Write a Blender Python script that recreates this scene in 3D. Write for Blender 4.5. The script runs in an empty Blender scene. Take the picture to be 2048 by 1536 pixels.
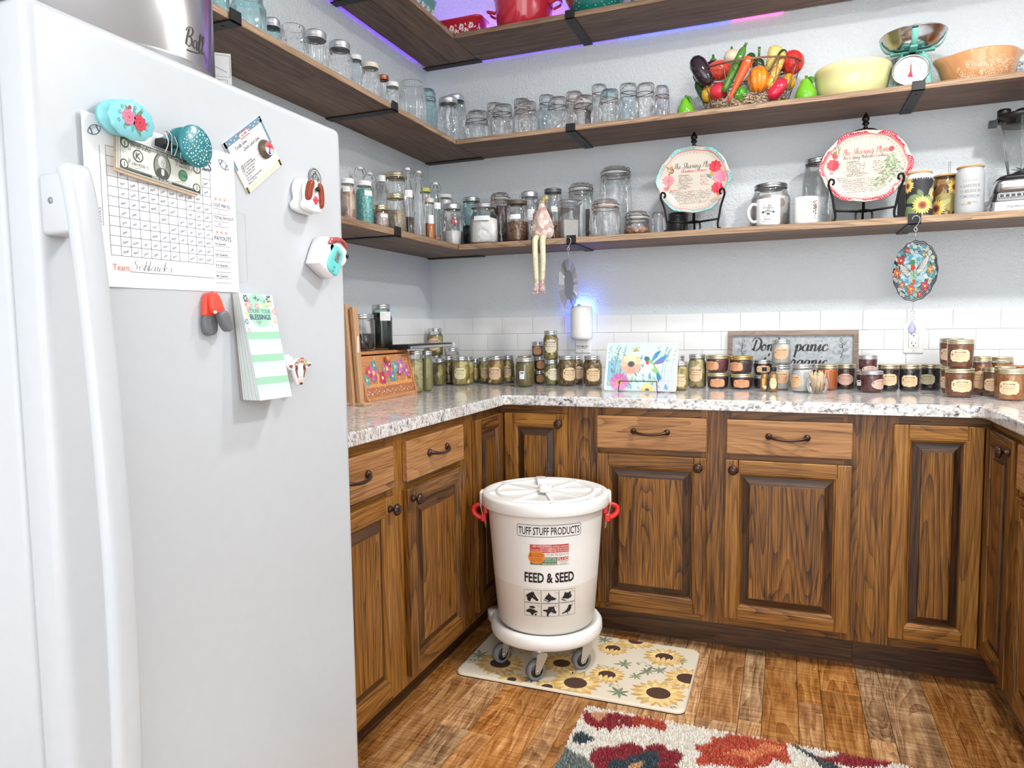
import bpy, bmesh, math, random
from math import sin, cos, pi, atan2, sqrt, radians
from mathutils import Vector, Matrix
random.seed(7)
S = bpy.context.scene
COL = S.collection

# ---------------------------------------------------------------- camera
cam_d = bpy.data.cameras.new('camera')
cam = bpy.data.objects.new('camera', cam_d); COL.objects.link(cam)
_y, _p, _r = -.3704, -.0769, -.0132
fwd = Vector((sin(_y)*cos(_p), cos(_y)*cos(_p), sin(_p)))
rt = Vector((cos(_y), -sin(_y), 0)); up = rt.cross(fwd)
rt2 = cos(_r)*rt + sin(_r)*up; up2 = -sin(_r)*rt + cos(_r)*up
CAM = Vector((1.6469, -3.1514, 1.167))
m = Matrix((rt2, up2, -fwd)).transposed().to_4x4(); m.translation = CAM
cam.matrix_world = m
cam_d.sensor_width = 36; cam_d.lens = 1408.7/2048*36; cam_d.clip_start = .05
S.camera = cam

# ---------------------------------------------------------------- world, lights, exposure
W = bpy.data.worlds.new('world'); S.world = W; W.use_nodes = True
W.node_tree.nodes['Background'].inputs[0].default_value = (.96, .98, 1, 1)
W.node_tree.nodes['Background'].inputs[1].default_value = 1.8
def area(name, loc, size, power, col=(1, 1, 1), rot=(0, 0, 0), shape='DISK', sy=None):
    d = bpy.data.lights.new(name, 'AREA'); d.shape = shape; d.size = size
    if sy: d.size_y = sy
    d.energy = power; d.color = col
    o = bpy.data.objects.new(name, d); COL.objects.link(o); o.location = loc; o.rotation_euler = rot
    return o
area('ceiling_lamp', (1.65, -1.25, 2.70), .16, 13, (1, .985, .965))
area('ceiling_lamp', (2.50, -1.50, 2.62), .18, 22, (1, .985, .965))
area('open_end_fill', (2.55, -4.45, 1.55), 2.2, 17, (.95, .98, 1), (radians(86), 0, radians(22)), 'RECTANGLE', 2.0)  # soft fill lamp added at the open end to brighten the walls
S.view_settings.view_transform = 'Standard'; S.view_settings.look = 'None'
S.view_settings.gamma = 1; S.view_settings.exposure = .60; S.view_settings.use_curve_mapping = False
S.cycles.max_bounces = 12; S.cycles.transparent_max_bounces = 40; S.cycles.transmission_bounces = 6
S.cycles.caustics_reflective = False; S.cycles.caustics_refractive = False

# ---------------------------------------------------------------- materials
def srgb(r, g, b):
    f = lambda c: (c/255/12.92 if c/255 <= .04045 else ((c/255+.055)/1.055)**2.4)
    return (f(r), f(g), f(b), 1)
class NT:
    def __init__(s, name):
        s.m = bpy.data.materials.new(name); s.m.use_nodes = True; s.t = s.m.node_tree
        s.b = s.t.nodes['Principled BSDF']; s.out = s.t.nodes['Material Output']
    def n(s, ty, ins=None, **kw):
        nd = s.t.nodes.new('ShaderNode'+ty)
        for k, v in kw.items(): setattr(nd, k, v)
        for k, v in (ins or {}).items():
            i = nd.inputs[k]
            if hasattr(v, 'is_output') or isinstance(v, bpy.types.NodeSocket): s.t.links.new(v, i)
            else: i.default_value = v
        return nd
    def lk(s, a, b): s.t.links.new(a, b)
    def set(s, **kw):
        for k, v in kw.items():
            i = s.b.inputs[k.replace('_', ' ')]
            if isinstance(v, bpy.types.NodeSocket): s.lk(v, i)
            else: i.default_value = v
        return s.m
    def ramp(s, fac, stops, interp='LINEAR'):
        r = s.n('ValToRGB', {'Fac': fac}); cr = r.color_ramp; cr.interpolation = interp
        while len(cr.elements) < len(stops): cr.elements.new(.5)
        for e, (p, c) in zip(cr.elements, stops):
            e.position = p; e.color = c if len(c) == 4 else (*c, 1)
        return r.outputs[0]
    def bump(s, h, strength=.3, dist=.002):
        s.lk(s.n('Bump', {'Height': h, 'Strength': strength, 'Distance': dist}).outputs[0], s.b.inputs['Normal'])
_MC = {}
def plain(name, rgb, rough=.5, metal=0, coat=0, **kw):
    if name in _MC: return _MC[name]
    t = NT(name); c = srgb(*rgb)
    t.set(Base_Color=c, Roughness=rough, Metallic=metal, Coat_Weight=coat, **kw)
    tc = t.n('TexCoord'); no = t.n('TexNoise', {'Vector': tc.outputs['Object'], 'Scale': 40, 'Detail': 2})
    mx = t.n('MixRGB', {'Fac': no.outputs['Fac'], 'Color1': tuple(x*.95 for x in c[:3])+(1,), 'Color2': c})
    t.set(Base_Color=mx.outputs[0])
    _MC[name] = t.m; return t.m

def wood(name, axis, stops, ring=9, stretch=.1, pore=.4, rough=.42, rings_amt=1, rnd=.22, bumpd=.0006, line=.22, blot=.5):
    """grain along `axis`: dark growth lines where a long stretched noise crosses its steps (cathedral figures), streaks, and fine pores."""
    t = NT(name); tc = t.n('TexCoord'); oi = t.n('ObjectInfo'); ai = 'xyz'.index(axis)
    rv = t.n('VectorMath', {0: oi.outputs['Random'], 1: (7.3, 5.1, 9.7)}, operation='MULTIPLY')
    ad = t.n('VectorMath', {0: tc.outputs['Object'], 1: rv.outputs[0]}, operation='ADD')
    def ns(across, along, detail=2, dist=0, rough_=.55):
        sc = [across]*3; sc[ai] = along
        mp = t.n('Mapping', {'Vector': ad.outputs[0], 'Scale': sc})
        return t.n('TexNoise', {'Vector': mp.outputs[0], 'Scale': 1, 'Detail': detail, 'Distortion': dist, 'Roughness': rough_}).outputs['Fac']
    def mth(op, x, y=None, z=None):
        d = {0: x}
        if y is not None: d[1] = y
        if z is not None: d[2] = z
        return t.n('Math', d, operation=op).outputs[0]
    lo = mth('MULTIPLY_ADD', ns(60, 1.6, 2), .02, ns(7.5, 7.5*stretch, 1, .25))
    fr = mth('FRACT', mth('MULTIPLY', lo, ring*9.0))
    ln = mth('POWER', mth('SUBTRACT', 1.0, fr), 2.6)                       # sharp dark line, then a fade
    pn = t.ramp(ns(330, 9, 2), [(.40, (0, 0, 0)), (.62, (1, 1, 1))])
    st = ns(120, 2.0, 3, 0, .6); bl_ = ns(9, 1.6, 2)
    v = mth('MULTIPLY_ADD', st, .56, mth('MULTIPLY', bl_, blot))
    v = mth('MULTIPLY_ADD', ln, -line*rings_amt, v)
    v = mth('MULTIPLY_ADD', pn, pore*.55, v)
    v = mth('ADD', v, mth('MULTIPLY_ADD', oi.outputs['Random'], rnd, -rnd/2-.08+.08*rings_amt))
    t.set(Base_Color=t.ramp(v, stops), Roughness=rough); t.bump(v, .35, bumpd)
    return t.m
OAK = [(.18, srgb(36, 20, 6)), (.36, srgb(76, 45, 14)), (.54, srgb(120, 76, 26)), (.72, srgb(150, 100, 38)), (.92, srgb(174, 124, 58))]
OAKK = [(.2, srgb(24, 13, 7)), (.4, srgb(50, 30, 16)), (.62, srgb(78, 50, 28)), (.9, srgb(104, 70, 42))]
OAKD = [(.14, srgb(70, 42, 20)), (.32, srgb(126, 84, 46)), (.5, srgb(160, 112, 66)), (.7, srgb(180, 130, 82)), (.92, srgb(192, 146, 98))]
M = {}
for ax in 'xyz':
    M['oak_'+ax] = wood('oak_grain_'+ax, ax, OAK, ring=2.6, stretch=.09)
    M['oakk_'+ax] = wood('stained_shaded_oak_'+ax, ax, OAKK, ring=1.4, stretch=.1)  # dark stain plus recess shade painted in, for panel bevels and toe kicks
    M['oakd_'+ax] = wood('oak_drawer_'+ax, ax, OAKD, ring=1.7, stretch=.14, rnd=.1)
    M['pine_'+ax] = wood('stained_pine_'+ax, ax, [(.2, srgb(56, 42, 36)), (.5, srgb(104, 82, 70)), (.85, srgb(146, 119, 101))], ring=.9, stretch=.1, rings_amt=.4, rough=.6, rnd=.1)
    M['edge_'+ax] = wood('sawn_pine_edge_'+ax, ax, [(.2, srgb(82, 62, 48)), (.5, srgb(136, 108, 84)), (.85, srgb(186, 156, 126))], ring=4, stretch=.08, rough=.7, bumpd=.002)
    M['bread_'+ax] = wood('orange_pine_'+ax, ax, [(.1, srgb(170, 100, 52)), (.5, srgb(205, 140, 88)), (.9, srgb(226, 172, 120))], ring=3, stretch=.08, rings_amt=.5)
M['frame_wood'] = wood('weathered_wood', 'x', [(.1, srgb(98, 80, 70)), (.5, srgb(140, 120, 108)), (.9, srgb(180, 160, 146))], ring=5, rough=.8)
M['tan_wood'] = wood('tan_wood', 'z', [(.1, srgb(176, 128, 88)), (.5, srgb(205, 160, 118)), (.9, srgb(222, 184, 146))], ring=2, rings_amt=.3, rough=.6)
def oak_panel():                                   # raised field: wide cathedral figure
    return wood('oak_field', 'z', OAK, ring=3.2, stretch=.1, rnd=.12, line=.26)
M['oak_field'] = oak_panel()

def floor_mat():
    t = NT('floor_plank_wood'); tc = t.n('TexCoord'); oi = t.n('ObjectInfo')
    rv = t.n('VectorMath', {0: oi.outputs['Random'], 1: (17.3, 25.1, 9.7)}, operation='MULTIPLY')
    ad = t.n('VectorMath', {0: tc.outputs['Object'], 1: rv.outputs[0]}, operation='ADD')
    mp = t.n('Mapping', {'Vector': ad.outputs[0], 'Scale': (1, .1, 1)})
    lo = t.n('TexNoise', {'Vector': mp.outputs[0], 'Scale': 5, 'Detail': 3, 'Distortion': .9})
    fr = t.n('Math', {0: t.n('Math', {0: lo.outputs['Fac'], 1: 26}, operation='MULTIPLY').outputs[0]}, operation='FRACT')
    hn = t.n('TexNoise', {'Vector': mp.outputs[0], 'Scale': 60, 'Detail': 5, 'Roughness': .7})
    m2 = t.n('Mapping', {'Vector': ad.outputs[0], 'Scale': (9, 150, 9)})      # saw marks across the plank
    sw = t.n('TexNoise', {'Vector': m2.outputs[0], 'Scale': 1, 'Detail': 2})
    big = t.n('TexNoise', {'Vector': ad.outputs[0], 'Scale': 7, 'Detail': 2})
    s1 = t.n('Math', {0: fr.outputs[0], 1: .22}, operation='MULTIPLY')
    s2 = t.n('Math', {0: hn.outputs['Fac'], 1: 1.0, 2: s1.outputs[0]}, operation='MULTIPLY_ADD')
    s3 = t.n('Math', {0: sw.outputs['Fac'], 1: .5, 2: s2.outputs[0]}, operation='MULTIPLY_ADD')
    s4 = t.n('Math', {0: big.outputs['Fac'], 1: .35, 2: s3.outputs[0]}, operation='MULTIPLY_ADD')
    s5 = t.n('Math', {0: s4.outputs[0], 1: -.53}, operation='ADD')
    honey = t.ramp(s5.outputs[0], [(.2, srgb(92, 52, 22)), (.45, srgb(152, 100, 54)), (.7, srgb(190, 140, 88)), (.9, srgb(214, 170, 120))])
    grey = t.ramp(s5.outputs[0], [(.2, srgb(84, 60, 42)), (.45, srgb(150, 116, 84)), (.7, srgb(196, 162, 124)), (.9, srgb(222, 194, 160))])
    k = t.ramp(oi.outputs['Random'], [(.3, (0, 0, 0)), (.7, (1, 1, 1))])
    mx = t.n('MixRGB', {'Fac': k, 'Color1': honey, 'Color2': grey})
    wn = t.n('TexWhiteNoise', {'W': oi.outputs['Random']}, noise_dimensions='1D')
    vv = t.n('Math', {0: wn.outputs['Value'], 1: .5, 2: .92}, operation='MULTIPLY_ADD')
    hs = t.n('HueSaturation', {'Value': vv.outputs[0], 'Color': mx.outputs[0], 'Saturation': 1.05})
    t.set(Base_Color=hs.outputs[0], Roughness=.42); t.bump(s5.outputs[0], .3, .001)
    return t.m
M['floor'] = floor_mat()

def wall_mat():
    t = NT('pale_blue_wall_paint'); tc = t.n('TexCoord')
    n1 = t.n('TexNoise', {'Vector': tc.outputs['Object'], 'Scale': 150, 'Detail': 3, 'Roughness': .55})
    n2 = t.n('TexNoise', {'Vector': tc.outputs['Object'], 'Scale': 70, 'Detail': 2})
    h = t.n('Math', {0: n1.outputs['Fac'], 1: n2.outputs['Fac']}, operation='ADD')
    t.set(Base_Color=srgb(221, 227, 231), Roughness=.6); t.bump(h.outputs[0], .8, .005)
    return t.m
M['wall'] = wall_mat()
M['ceiling'] = plain('white_ceiling_paint', (235, 235, 235), .8)
M['grout'] = plain('pale_grout', (205, 205, 205), .9)
M['tile'] = plain('white_glazed_tile', (246, 246, 246), .16, Specular_IOR_Level=.55)
def granite():
    t = NT('speckled_granite'); tc = t.n('TexCoord')
    mp = t.n('Mapping', {'Vector': tc.outputs['Object'], 'Scale': (.7, 1.7, 1), 'Rotation': (0, 0, .35)})
    n1 = t.n('TexNoise', {'Vector': mp.outputs[0], 'Scale': 120, 'Detail': 5, 'Roughness': .72, 'Distortion': .5})
    n2 = t.n('TexNoise', {'Vector': mp.outputs[0], 'Scale': 42, 'Detail': 3, 'Distortion': 1.0})
    n3 = t.n('TexNoise', {'Vector': mp.outputs[0], 'Scale': 9, 'Detail': 2})
    a = t.n('Math', {0: n2.outputs['Fac'], 1: .45, 2: t.n('Math', {0: n1.outputs['Fac'], 1: .8}, operation='MULTIPLY').outputs[0]}, operation='MULTIPLY_ADD')
    c = t.ramp(a.outputs[0], [(.43, srgb(34, 33, 36)), (.49, srgb(100, 97, 98)), (.55, srgb(172, 169, 168)), (.63, srgb(220, 218, 217)), (.75, srgb(240, 238, 234))])
    tan = t.ramp(n3.outputs['Fac'], [(.5, (1, 1, 1)), (.72, srgb(244, 236, 228))])
    mx = t.n('MixRGB', {'Fac': 1, 'Color1': c, 'Color2': tan}, blend_type='MULTIPLY')
    t.set(Base_Color=mx.outputs[0], Roughness=.09, Specular_IOR_Level=.6)
    return t.m
M['granite'] = granite()
M['black'] = plain('matte_black_steel', (34, 33, 34), .45, .3)
M['iron'] = plain('black_wrought_iron', (22, 20, 20), .4, .4)
M['bronze'] = plain('dark_bronze', (78, 58, 50), .32, .7)
M['freezer'] = plain('white_enamel', (197, 201, 205), .28, 0)
M['whiteplastic'] = plain('white_plastic', (246, 245, 242), .35)
M['binplastic'] = plain('milky_white_plastic', (247, 245, 241), .38)
M['red'] = plain('red_plastic', (226, 48, 42), .4)
M['steel'] = plain('brushed_steel', (200, 200, 202), .22, 1)
M['zinc'] = plain('zinc', (206, 207, 210), .35, .75)
M['gold'] = plain('pale_gold_lid', (216, 205, 170), .28, .85)
M['copper'] = plain('copper_lid', (196, 116, 84), .3, .8)
M['silver'] = plain('silver_lid', (214, 215, 216), .24, .85)
M['brownlid'] = plain('brown_lid', (120, 104, 92), .4, .4)
M['greylid'] = plain('grey_lid', (120, 122, 124), .35, .6)
M['whitelid'] = plain('white_lid', (240, 241, 240), .35)
M['creamlid'] = plain('cream_lid', (226, 218, 200), .35)
M['yellowlid'] = plain('yellow_lid', (214, 222, 110), .4)
M['wire'] = plain('wire', (104, 100, 97), .35, .7)
M['copperwire'] = plain('coppery_wire', (150, 112, 92), .35, .8)
M['rubber'] = plain('grey_rubber', (120, 121, 124), .6)
M['darkrubber'] = plain('dark_plastic_hub', (30, 30, 31), .5)
M['blackplastic'] = plain('black_plastic', (24, 24, 26), .35)
M['cork'] = plain('bamboo_lid', (206, 160, 108), .5)
M['paper'] = plain('white_paper', (246, 246, 246), .8)

def print_mat(name='printed_ink', rough=.55):
    t = NT(name); a = t.n('Attribute', attribute_name='Col')
    t.set(Base_Color=a.outputs['Color'], Roughness=rough); return t.m
M['print'] = print_mat(); M['printgloss'] = print_mat('printed_glaze', .3)

def glass(name, tint, rough=.02, bump=None, edge=.60, haze=.012):
    """thin clear glass: transparent with fresnel gloss and darker grazing edges."""
    t = NT(name); t.t.nodes.remove(t.b)
    lw = t.n('LayerWeight', {'Blend': .35}); pw = t.n('Math', {0: lw.outputs['Facing'], 1: 4.5}, operation='POWER')
    c2 = tuple(x*edge for x in tint[:3])+(1,)
    mx = t.n('MixRGB', {'Fac': pw.outputs[0], 'Color1': tint, 'Color2': c2})
    tr = t.n('BsdfTransparent', {'Color': mx.outputs[0]})
    gl = t.n('BsdfGlossy', {'Color': (1, 1, 1, 1), 'Roughness': rough})
    fr = t.n('Fresnel', {'IOR': 1.5})
    fm = t.n('Math', {0: fr.outputs[0], 1: .75, 2: .015}, operation='MULTIPLY_ADD')
    if bump:
        tc = t.n('TexCoord')
        if bump == 'emboss': h = t.n('TexVoronoi', {'Vector': tc.outputs['Object'], 'Scale': 75, 'Randomness': 1}).outputs['Distance']; d = .006
        elif bump == 'rib':
            sp = t.n('SeparateXYZ', {0: tc.outputs['Object']}); an = t.n('Math', {0: sp.outputs[1], 1: sp.outputs[0]}, operation='ARCTAN2')
            h = t.n('Math', {0: t.n('Math', {0: an.outputs[0], 1: 28}, operation='MULTIPLY').outputs[0]}, operation='SINE').outputs[0]; d = .002
        else: h = t.n('TexNoise', {'Vector': tc.outputs['Object'], 'Scale': 30, 'Detail': 1}).outputs['Fac']; d = .006
        b = t.n('Bump', {'Height': h, 'Strength': .6, 'Distance': d})
        for q in (gl, fr, lw): t.lk(b.outputs[0], q.inputs['Normal'])
    ms = t.n('MixShader', {0: fm.outputs[0], 1: tr.outputs[0], 2: gl.outputs[0]})
    df = t.n('BsdfDiffuse', {'Color': tuple(.3+.7*x for x in tint[:3])+(1,)})
    fd = t.n('Math', {0: pw.outputs[0], 1: .10, 2: haze}, operation='MULTIPLY_ADD')  # pale haze put into the glass colour to lighten it, strongest at edges
    m2 = t.n('MixShader', {0: fd.outputs[0], 1: ms.outputs[0], 2: df.outputs[0]})
    t.lk(m2.outputs[0], t.out.inputs[0]); return t.m
G = {'clear': glass('clear_glass', (.985, .99, .99, 1), bump='soft'), 'emboss': glass('embossed_glass', (.98, .985, .99, 1), bump='emboss'),
     'rib': glass('ribbed_glass', (.97, .98, .985, 1), bump='rib'), 'blue': glass('aqua_glass', (.78, .93, .94, 1), bump='soft', edge=.6),
     'pale': glass('pale_blue_glass', (.91, .965, .98, 1), bump='soft'), 'teal': glass('teal_glass', (.76, .92, .92, 1), bump='emboss', edge=.62),
     'pink': glass('faint_pink_glass', (.98, .96, .955, 1), bump='soft'), 'violet': glass('faint_violet_glass', (.93, .92, .955, 1), bump='soft'),
     'green': glass('green_glass', (.70, .84, .78, 1), edge=.4), 'amber': glass('amber_glass', (.72, .52, .30, 1), edge=.5), 'plastic': glass('clear_plastic', (.95, .95, .95, 1), .12)}

def mottled(name, cols, scale=60, rough=.35, vor=True):
    if name in _MC: return _MC[name]
    t = NT(name); tc = t.n('TexCoord'); oi = t.n('ObjectInfo')
    rv = t.n('VectorMath', {0: oi.outputs['Random'], 1: (3.3, 5.1, 2.7)}, operation='MULTIPLY')
    ad = t.n('VectorMath', {0: tc.outputs['Object'], 1: rv.outputs[0]}, operation='ADD')
    if vor: v = t.n('TexVoronoi', {'Vector': ad.outputs[0], 'Scale': scale}); f = t.n('SeparateColor', {0: v.outputs['Color']}).outputs[0]; h = v.outputs['Distance']
    else: v = t.n('TexNoise', {'Vector': ad.outputs[0], 'Scale': scale, 'Detail': 4}); f = v.outputs['Fac']; h = f
    n = len(cols); st = [((.08+.84*i/(n-1)) if vor else (.3+.4*i/(n-1)), srgb(*c)) for i, c in enumerate(cols)]
    t.set(Base_Color=t.ramp(f, st), Roughness=rough); t.bump(h, .4, .004)
    _MC[name] = t.m; return t.m

# ---------------------------------------------------------------- mesh building
def empty(name, loc=(0, 0, 0), rz=0, label=None, cat=None, group=None, kind=None):
    o = bpy.data.objects.new(name, None); COL.objects.link(o); o.location = loc; o.rotation_euler = (0, 0, rz)
    return tag(o, label, cat, group, kind)
def tag(o, label=None, cat=None, group=None, kind=None):
    if label: o['label'] = label
    if cat: o['category'] = cat
    if group: o['group'] = group
    if kind: o['kind'] = kind
    return o
def dup(o, parent=None):
    c = o.copy(); COL.objects.link(c)
    if parent: c.parent = parent
    for ch in list(o.children): dup(ch, c)
    return c
class MB:
    def __init__(s): s.v = []; s.f = []; s.mi = []; s.sm = []; s.cur = 0
    def add(s, vs, fs, smooth=False, T=None):
        k = len(s.v); s.v += [tuple(T @ Vector(p)) if T else tuple(p) for p in vs]
        for f in fs: s.f.append([i+k for i in f]); s.mi.append(s.cur); s.sm.append(smooth)
        return s
    def box(s, x0, y0, z0, x1, y1, z1, b=0, T=None):
        if b <= 0:
            vs = [(x, y, z) for x in (x0, x1) for y in (y0, y1) for z in (z0, z1)]
            fs = [(0, 1, 3, 2), (4, 6, 7, 5), (0, 4, 5, 1), (2, 3, 7, 6), (0, 2, 6, 4), (1, 5, 7, 3)]
            return s.add(vs, fs, False, T)
        bm = bmesh.new(); bmesh.ops.create_cube(bm, size=1)
        for v in bm.verts: v.co = Vector((x0+(v.co.x+.5)*(x1-x0), y0+(v.co.y+.5)*(y1-y0), z0+(v.co.z+.5)*(z1-z0)))
        bmesh.ops.bevel(bm, geom=bm.edges[:], offset=b, segments=2 if b > .004 else 1, affect='EDGES', profile=.5)
        bm.verts.index_update(); s.add([v.co[:] for v in bm.verts], [[v.index for v in f.verts] for f in bm.faces], b > .004, T); bm.free(); return s
    def lathe(s, prof, n=24, c=(0, 0, 0), sx=1, sy=1, smooth=True, T=None):
        vs = []; fs = []; rows = []
        for r, z in prof:
            if r < 1e-6: rows.append([len(vs)]); vs.append((c[0], c[1], c[2]+z))
            else:
                rows.append(list(range(len(vs), len(vs)+n)))
                vs += [(c[0]+r*sx*cos(2*pi*i/n), c[1]+r*sy*sin(2*pi*i/n), c[2]+z) for i in range(n)]
        for a, b in zip(rows, rows[1:]):
            for i in range(n):
                j = (i+1) % n
                if len(a) == 1 and len(b) == 1: continue
                if len(a) == 1: fs.append((a[0], b[j], b[i]))
                elif len(b) == 1: fs.append((a[i], a[j], b[0]))
                else: fs.append((a[i], a[j], b[j], b[i]))
        return s.add(vs, fs, smooth, T)
    def tube(s, path, r, n=6, closed=False, T=None, flat=1):
        P = [Vector(p) for p in path]; N = len(P); R = r if isinstance(r, (list, tuple)) else [r]*N
        vs = []; fs = []; prev = None
        for i, p in enumerate(P):
            t = (P[(i+1) % N]-P[i-1]) if closed else (P[min(i+1, N-1)]-P[max(i-1, 0)])
            if t.length < 1e-9: t = Vector((0, 0, 1))
            t.normalize()
            if prev is None: a = t.orthogonal().normalized()
            else:
                a = prev-t*prev.dot(t); a = a.normalized() if a.length > 1e-6 else t.orthogonal().normalized()
            prev = a; b = t.cross(a)
            vs += [p+(a*cos(2*pi*k/n)+b*sin(2*pi*k/n)*flat)*R[i] for k in range(n)]
        for i in range(N if closed else N-1):
            j = (i+1) % N
            for k in range(n):
                l = (k+1) % n; fs.append((i*n+k, i*n+l, j*n+l, j*n+k))
        if not closed: fs += [tuple(range(n))[::-1], tuple(range((N-1)*n, N*n))]
        return s.add(vs, fs, True, T)
    def prism(s, pts, a, b, axis='z', T=None, smooth=False):
        """extrude 2-D outline between a and b along axis; 2-D is (x,y) for z, (x,z) for y, (y,z) for x"""
        def p3(p, w): return {'z': (p[0], p[1], w), 'y': (p[0], w, p[1]), 'x': (w, p[0], p[1])}[axis]
        n = len(pts); vs = [p3(p, a) for p in pts]+[p3(p, b) for p in pts]
        fs = [tuple(range(n))[::-1], tuple(range(n, 2*n))]
        s.add(vs, fs, False, T); k = len(s.v)-2*n
        for i in range(n):
            j = (i+1) % n; s.f.append([k+i, k+j, k+n+j, k+n+i]); s.mi.append(s.cur); s.sm.append(smooth)
        return s
    def ball(s, c, r, n=12, sx=1, sy=1, sz=1, T=None):
        pr = [(r*sin(pi*i/(n//2+2)), -r*cos(pi*i/(n//2+2))*sz) for i in range(n//2+3)]
        pr[0] = (0, pr[0][1]); pr[-1] = (0, pr[-1][1])
        return s.lathe(pr, n, c, sx, sy, True, T)
    def loops(s, rings, cap0=False, cap1=True, smooth=False, T=None):
        n = len(rings[0]); vs = [p for r in rings for p in r]; fs = []
        for a in range(len(rings)-1):
            for i in range(n): j = (i+1) % n; fs.append((a*n+i, a*n+j, (a+1)*n+j, (a+1)*n+i))
        if cap0: fs.append(tuple(range(n))[::-1])
        if cap1: fs.append(tuple(range((len(rings)-1)*n, len(rings)*n)))
        return s.add(vs, fs, smooth, T)
    def mesh(s, name, mats, fix=True):
        me = bpy.data.meshes.new(name); me.from_pydata(s.v, [], s.f)
        for mt in (mats if isinstance(mats, (list, tuple)) else [mats]): me.materials.append(mt)
        me.polygons.foreach_set('material_index', s.mi); me.polygons.foreach_set('use_smooth', s.sm)
        if fix:
            bm = bmesh.new(); bm.from_mesh(me); bmesh.ops.recalc_face_normals(bm, faces=bm.faces); bm.to_mesh(me); bm.free()
        me.update(); return me
    def build(s, name, mats, parent=None, loc=None, rz=0, rot=None, fix=True):
        o = bpy.data.objects.new(name, s.mesh(name, mats, fix)); COL.objects.link(o)
        if parent: o.parent = parent
        if loc: o.location = loc
        o.rotation_euler = rot or (0, 0, rz)
        return o
def arc(cx, cy, r, a0, a1, n=12, ry=None):
    return [(cx+r*cos(radians(a0+(a1-a0)*i/n)), cy+(ry or r)*sin(radians(a0+(a1-a0)*i/n))) for i in range(n+1)]
def rrect(x0, y0, x1, y1, r, n=4):
    return arc(x1-r, y1-r, r, 0, 90, n)+arc(x0+r, y1-r, r, 90, 180, n)+arc(x0+r, y0+r, r, 180, 270, n)+arc(x1-r, y0+r, r, 270, 360, n)
def smooth_path(P, k=5, closed=False):
    P = [Vector((*p, 0)) if len(p) == 2 else Vector(p) for p in P]; N = len(P); out = []
    for i in range(N if closed else N-1):
        g = (lambda j: P[j % N]) if closed else (lambda j: P[max(0, min(N-1, j))])
        a, b, c, d = g(i-1), g(i), g(i+1), g(i+2)
        for t in range(k):
            u = t/k
            out.append(.5*((2*b)+(c-a)*u+(2*a-5*b+4*c-d)*u*u+(3*b-a-3*c+d)*u**3))
    if not closed: out.append(P[-1])
    return out

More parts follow.
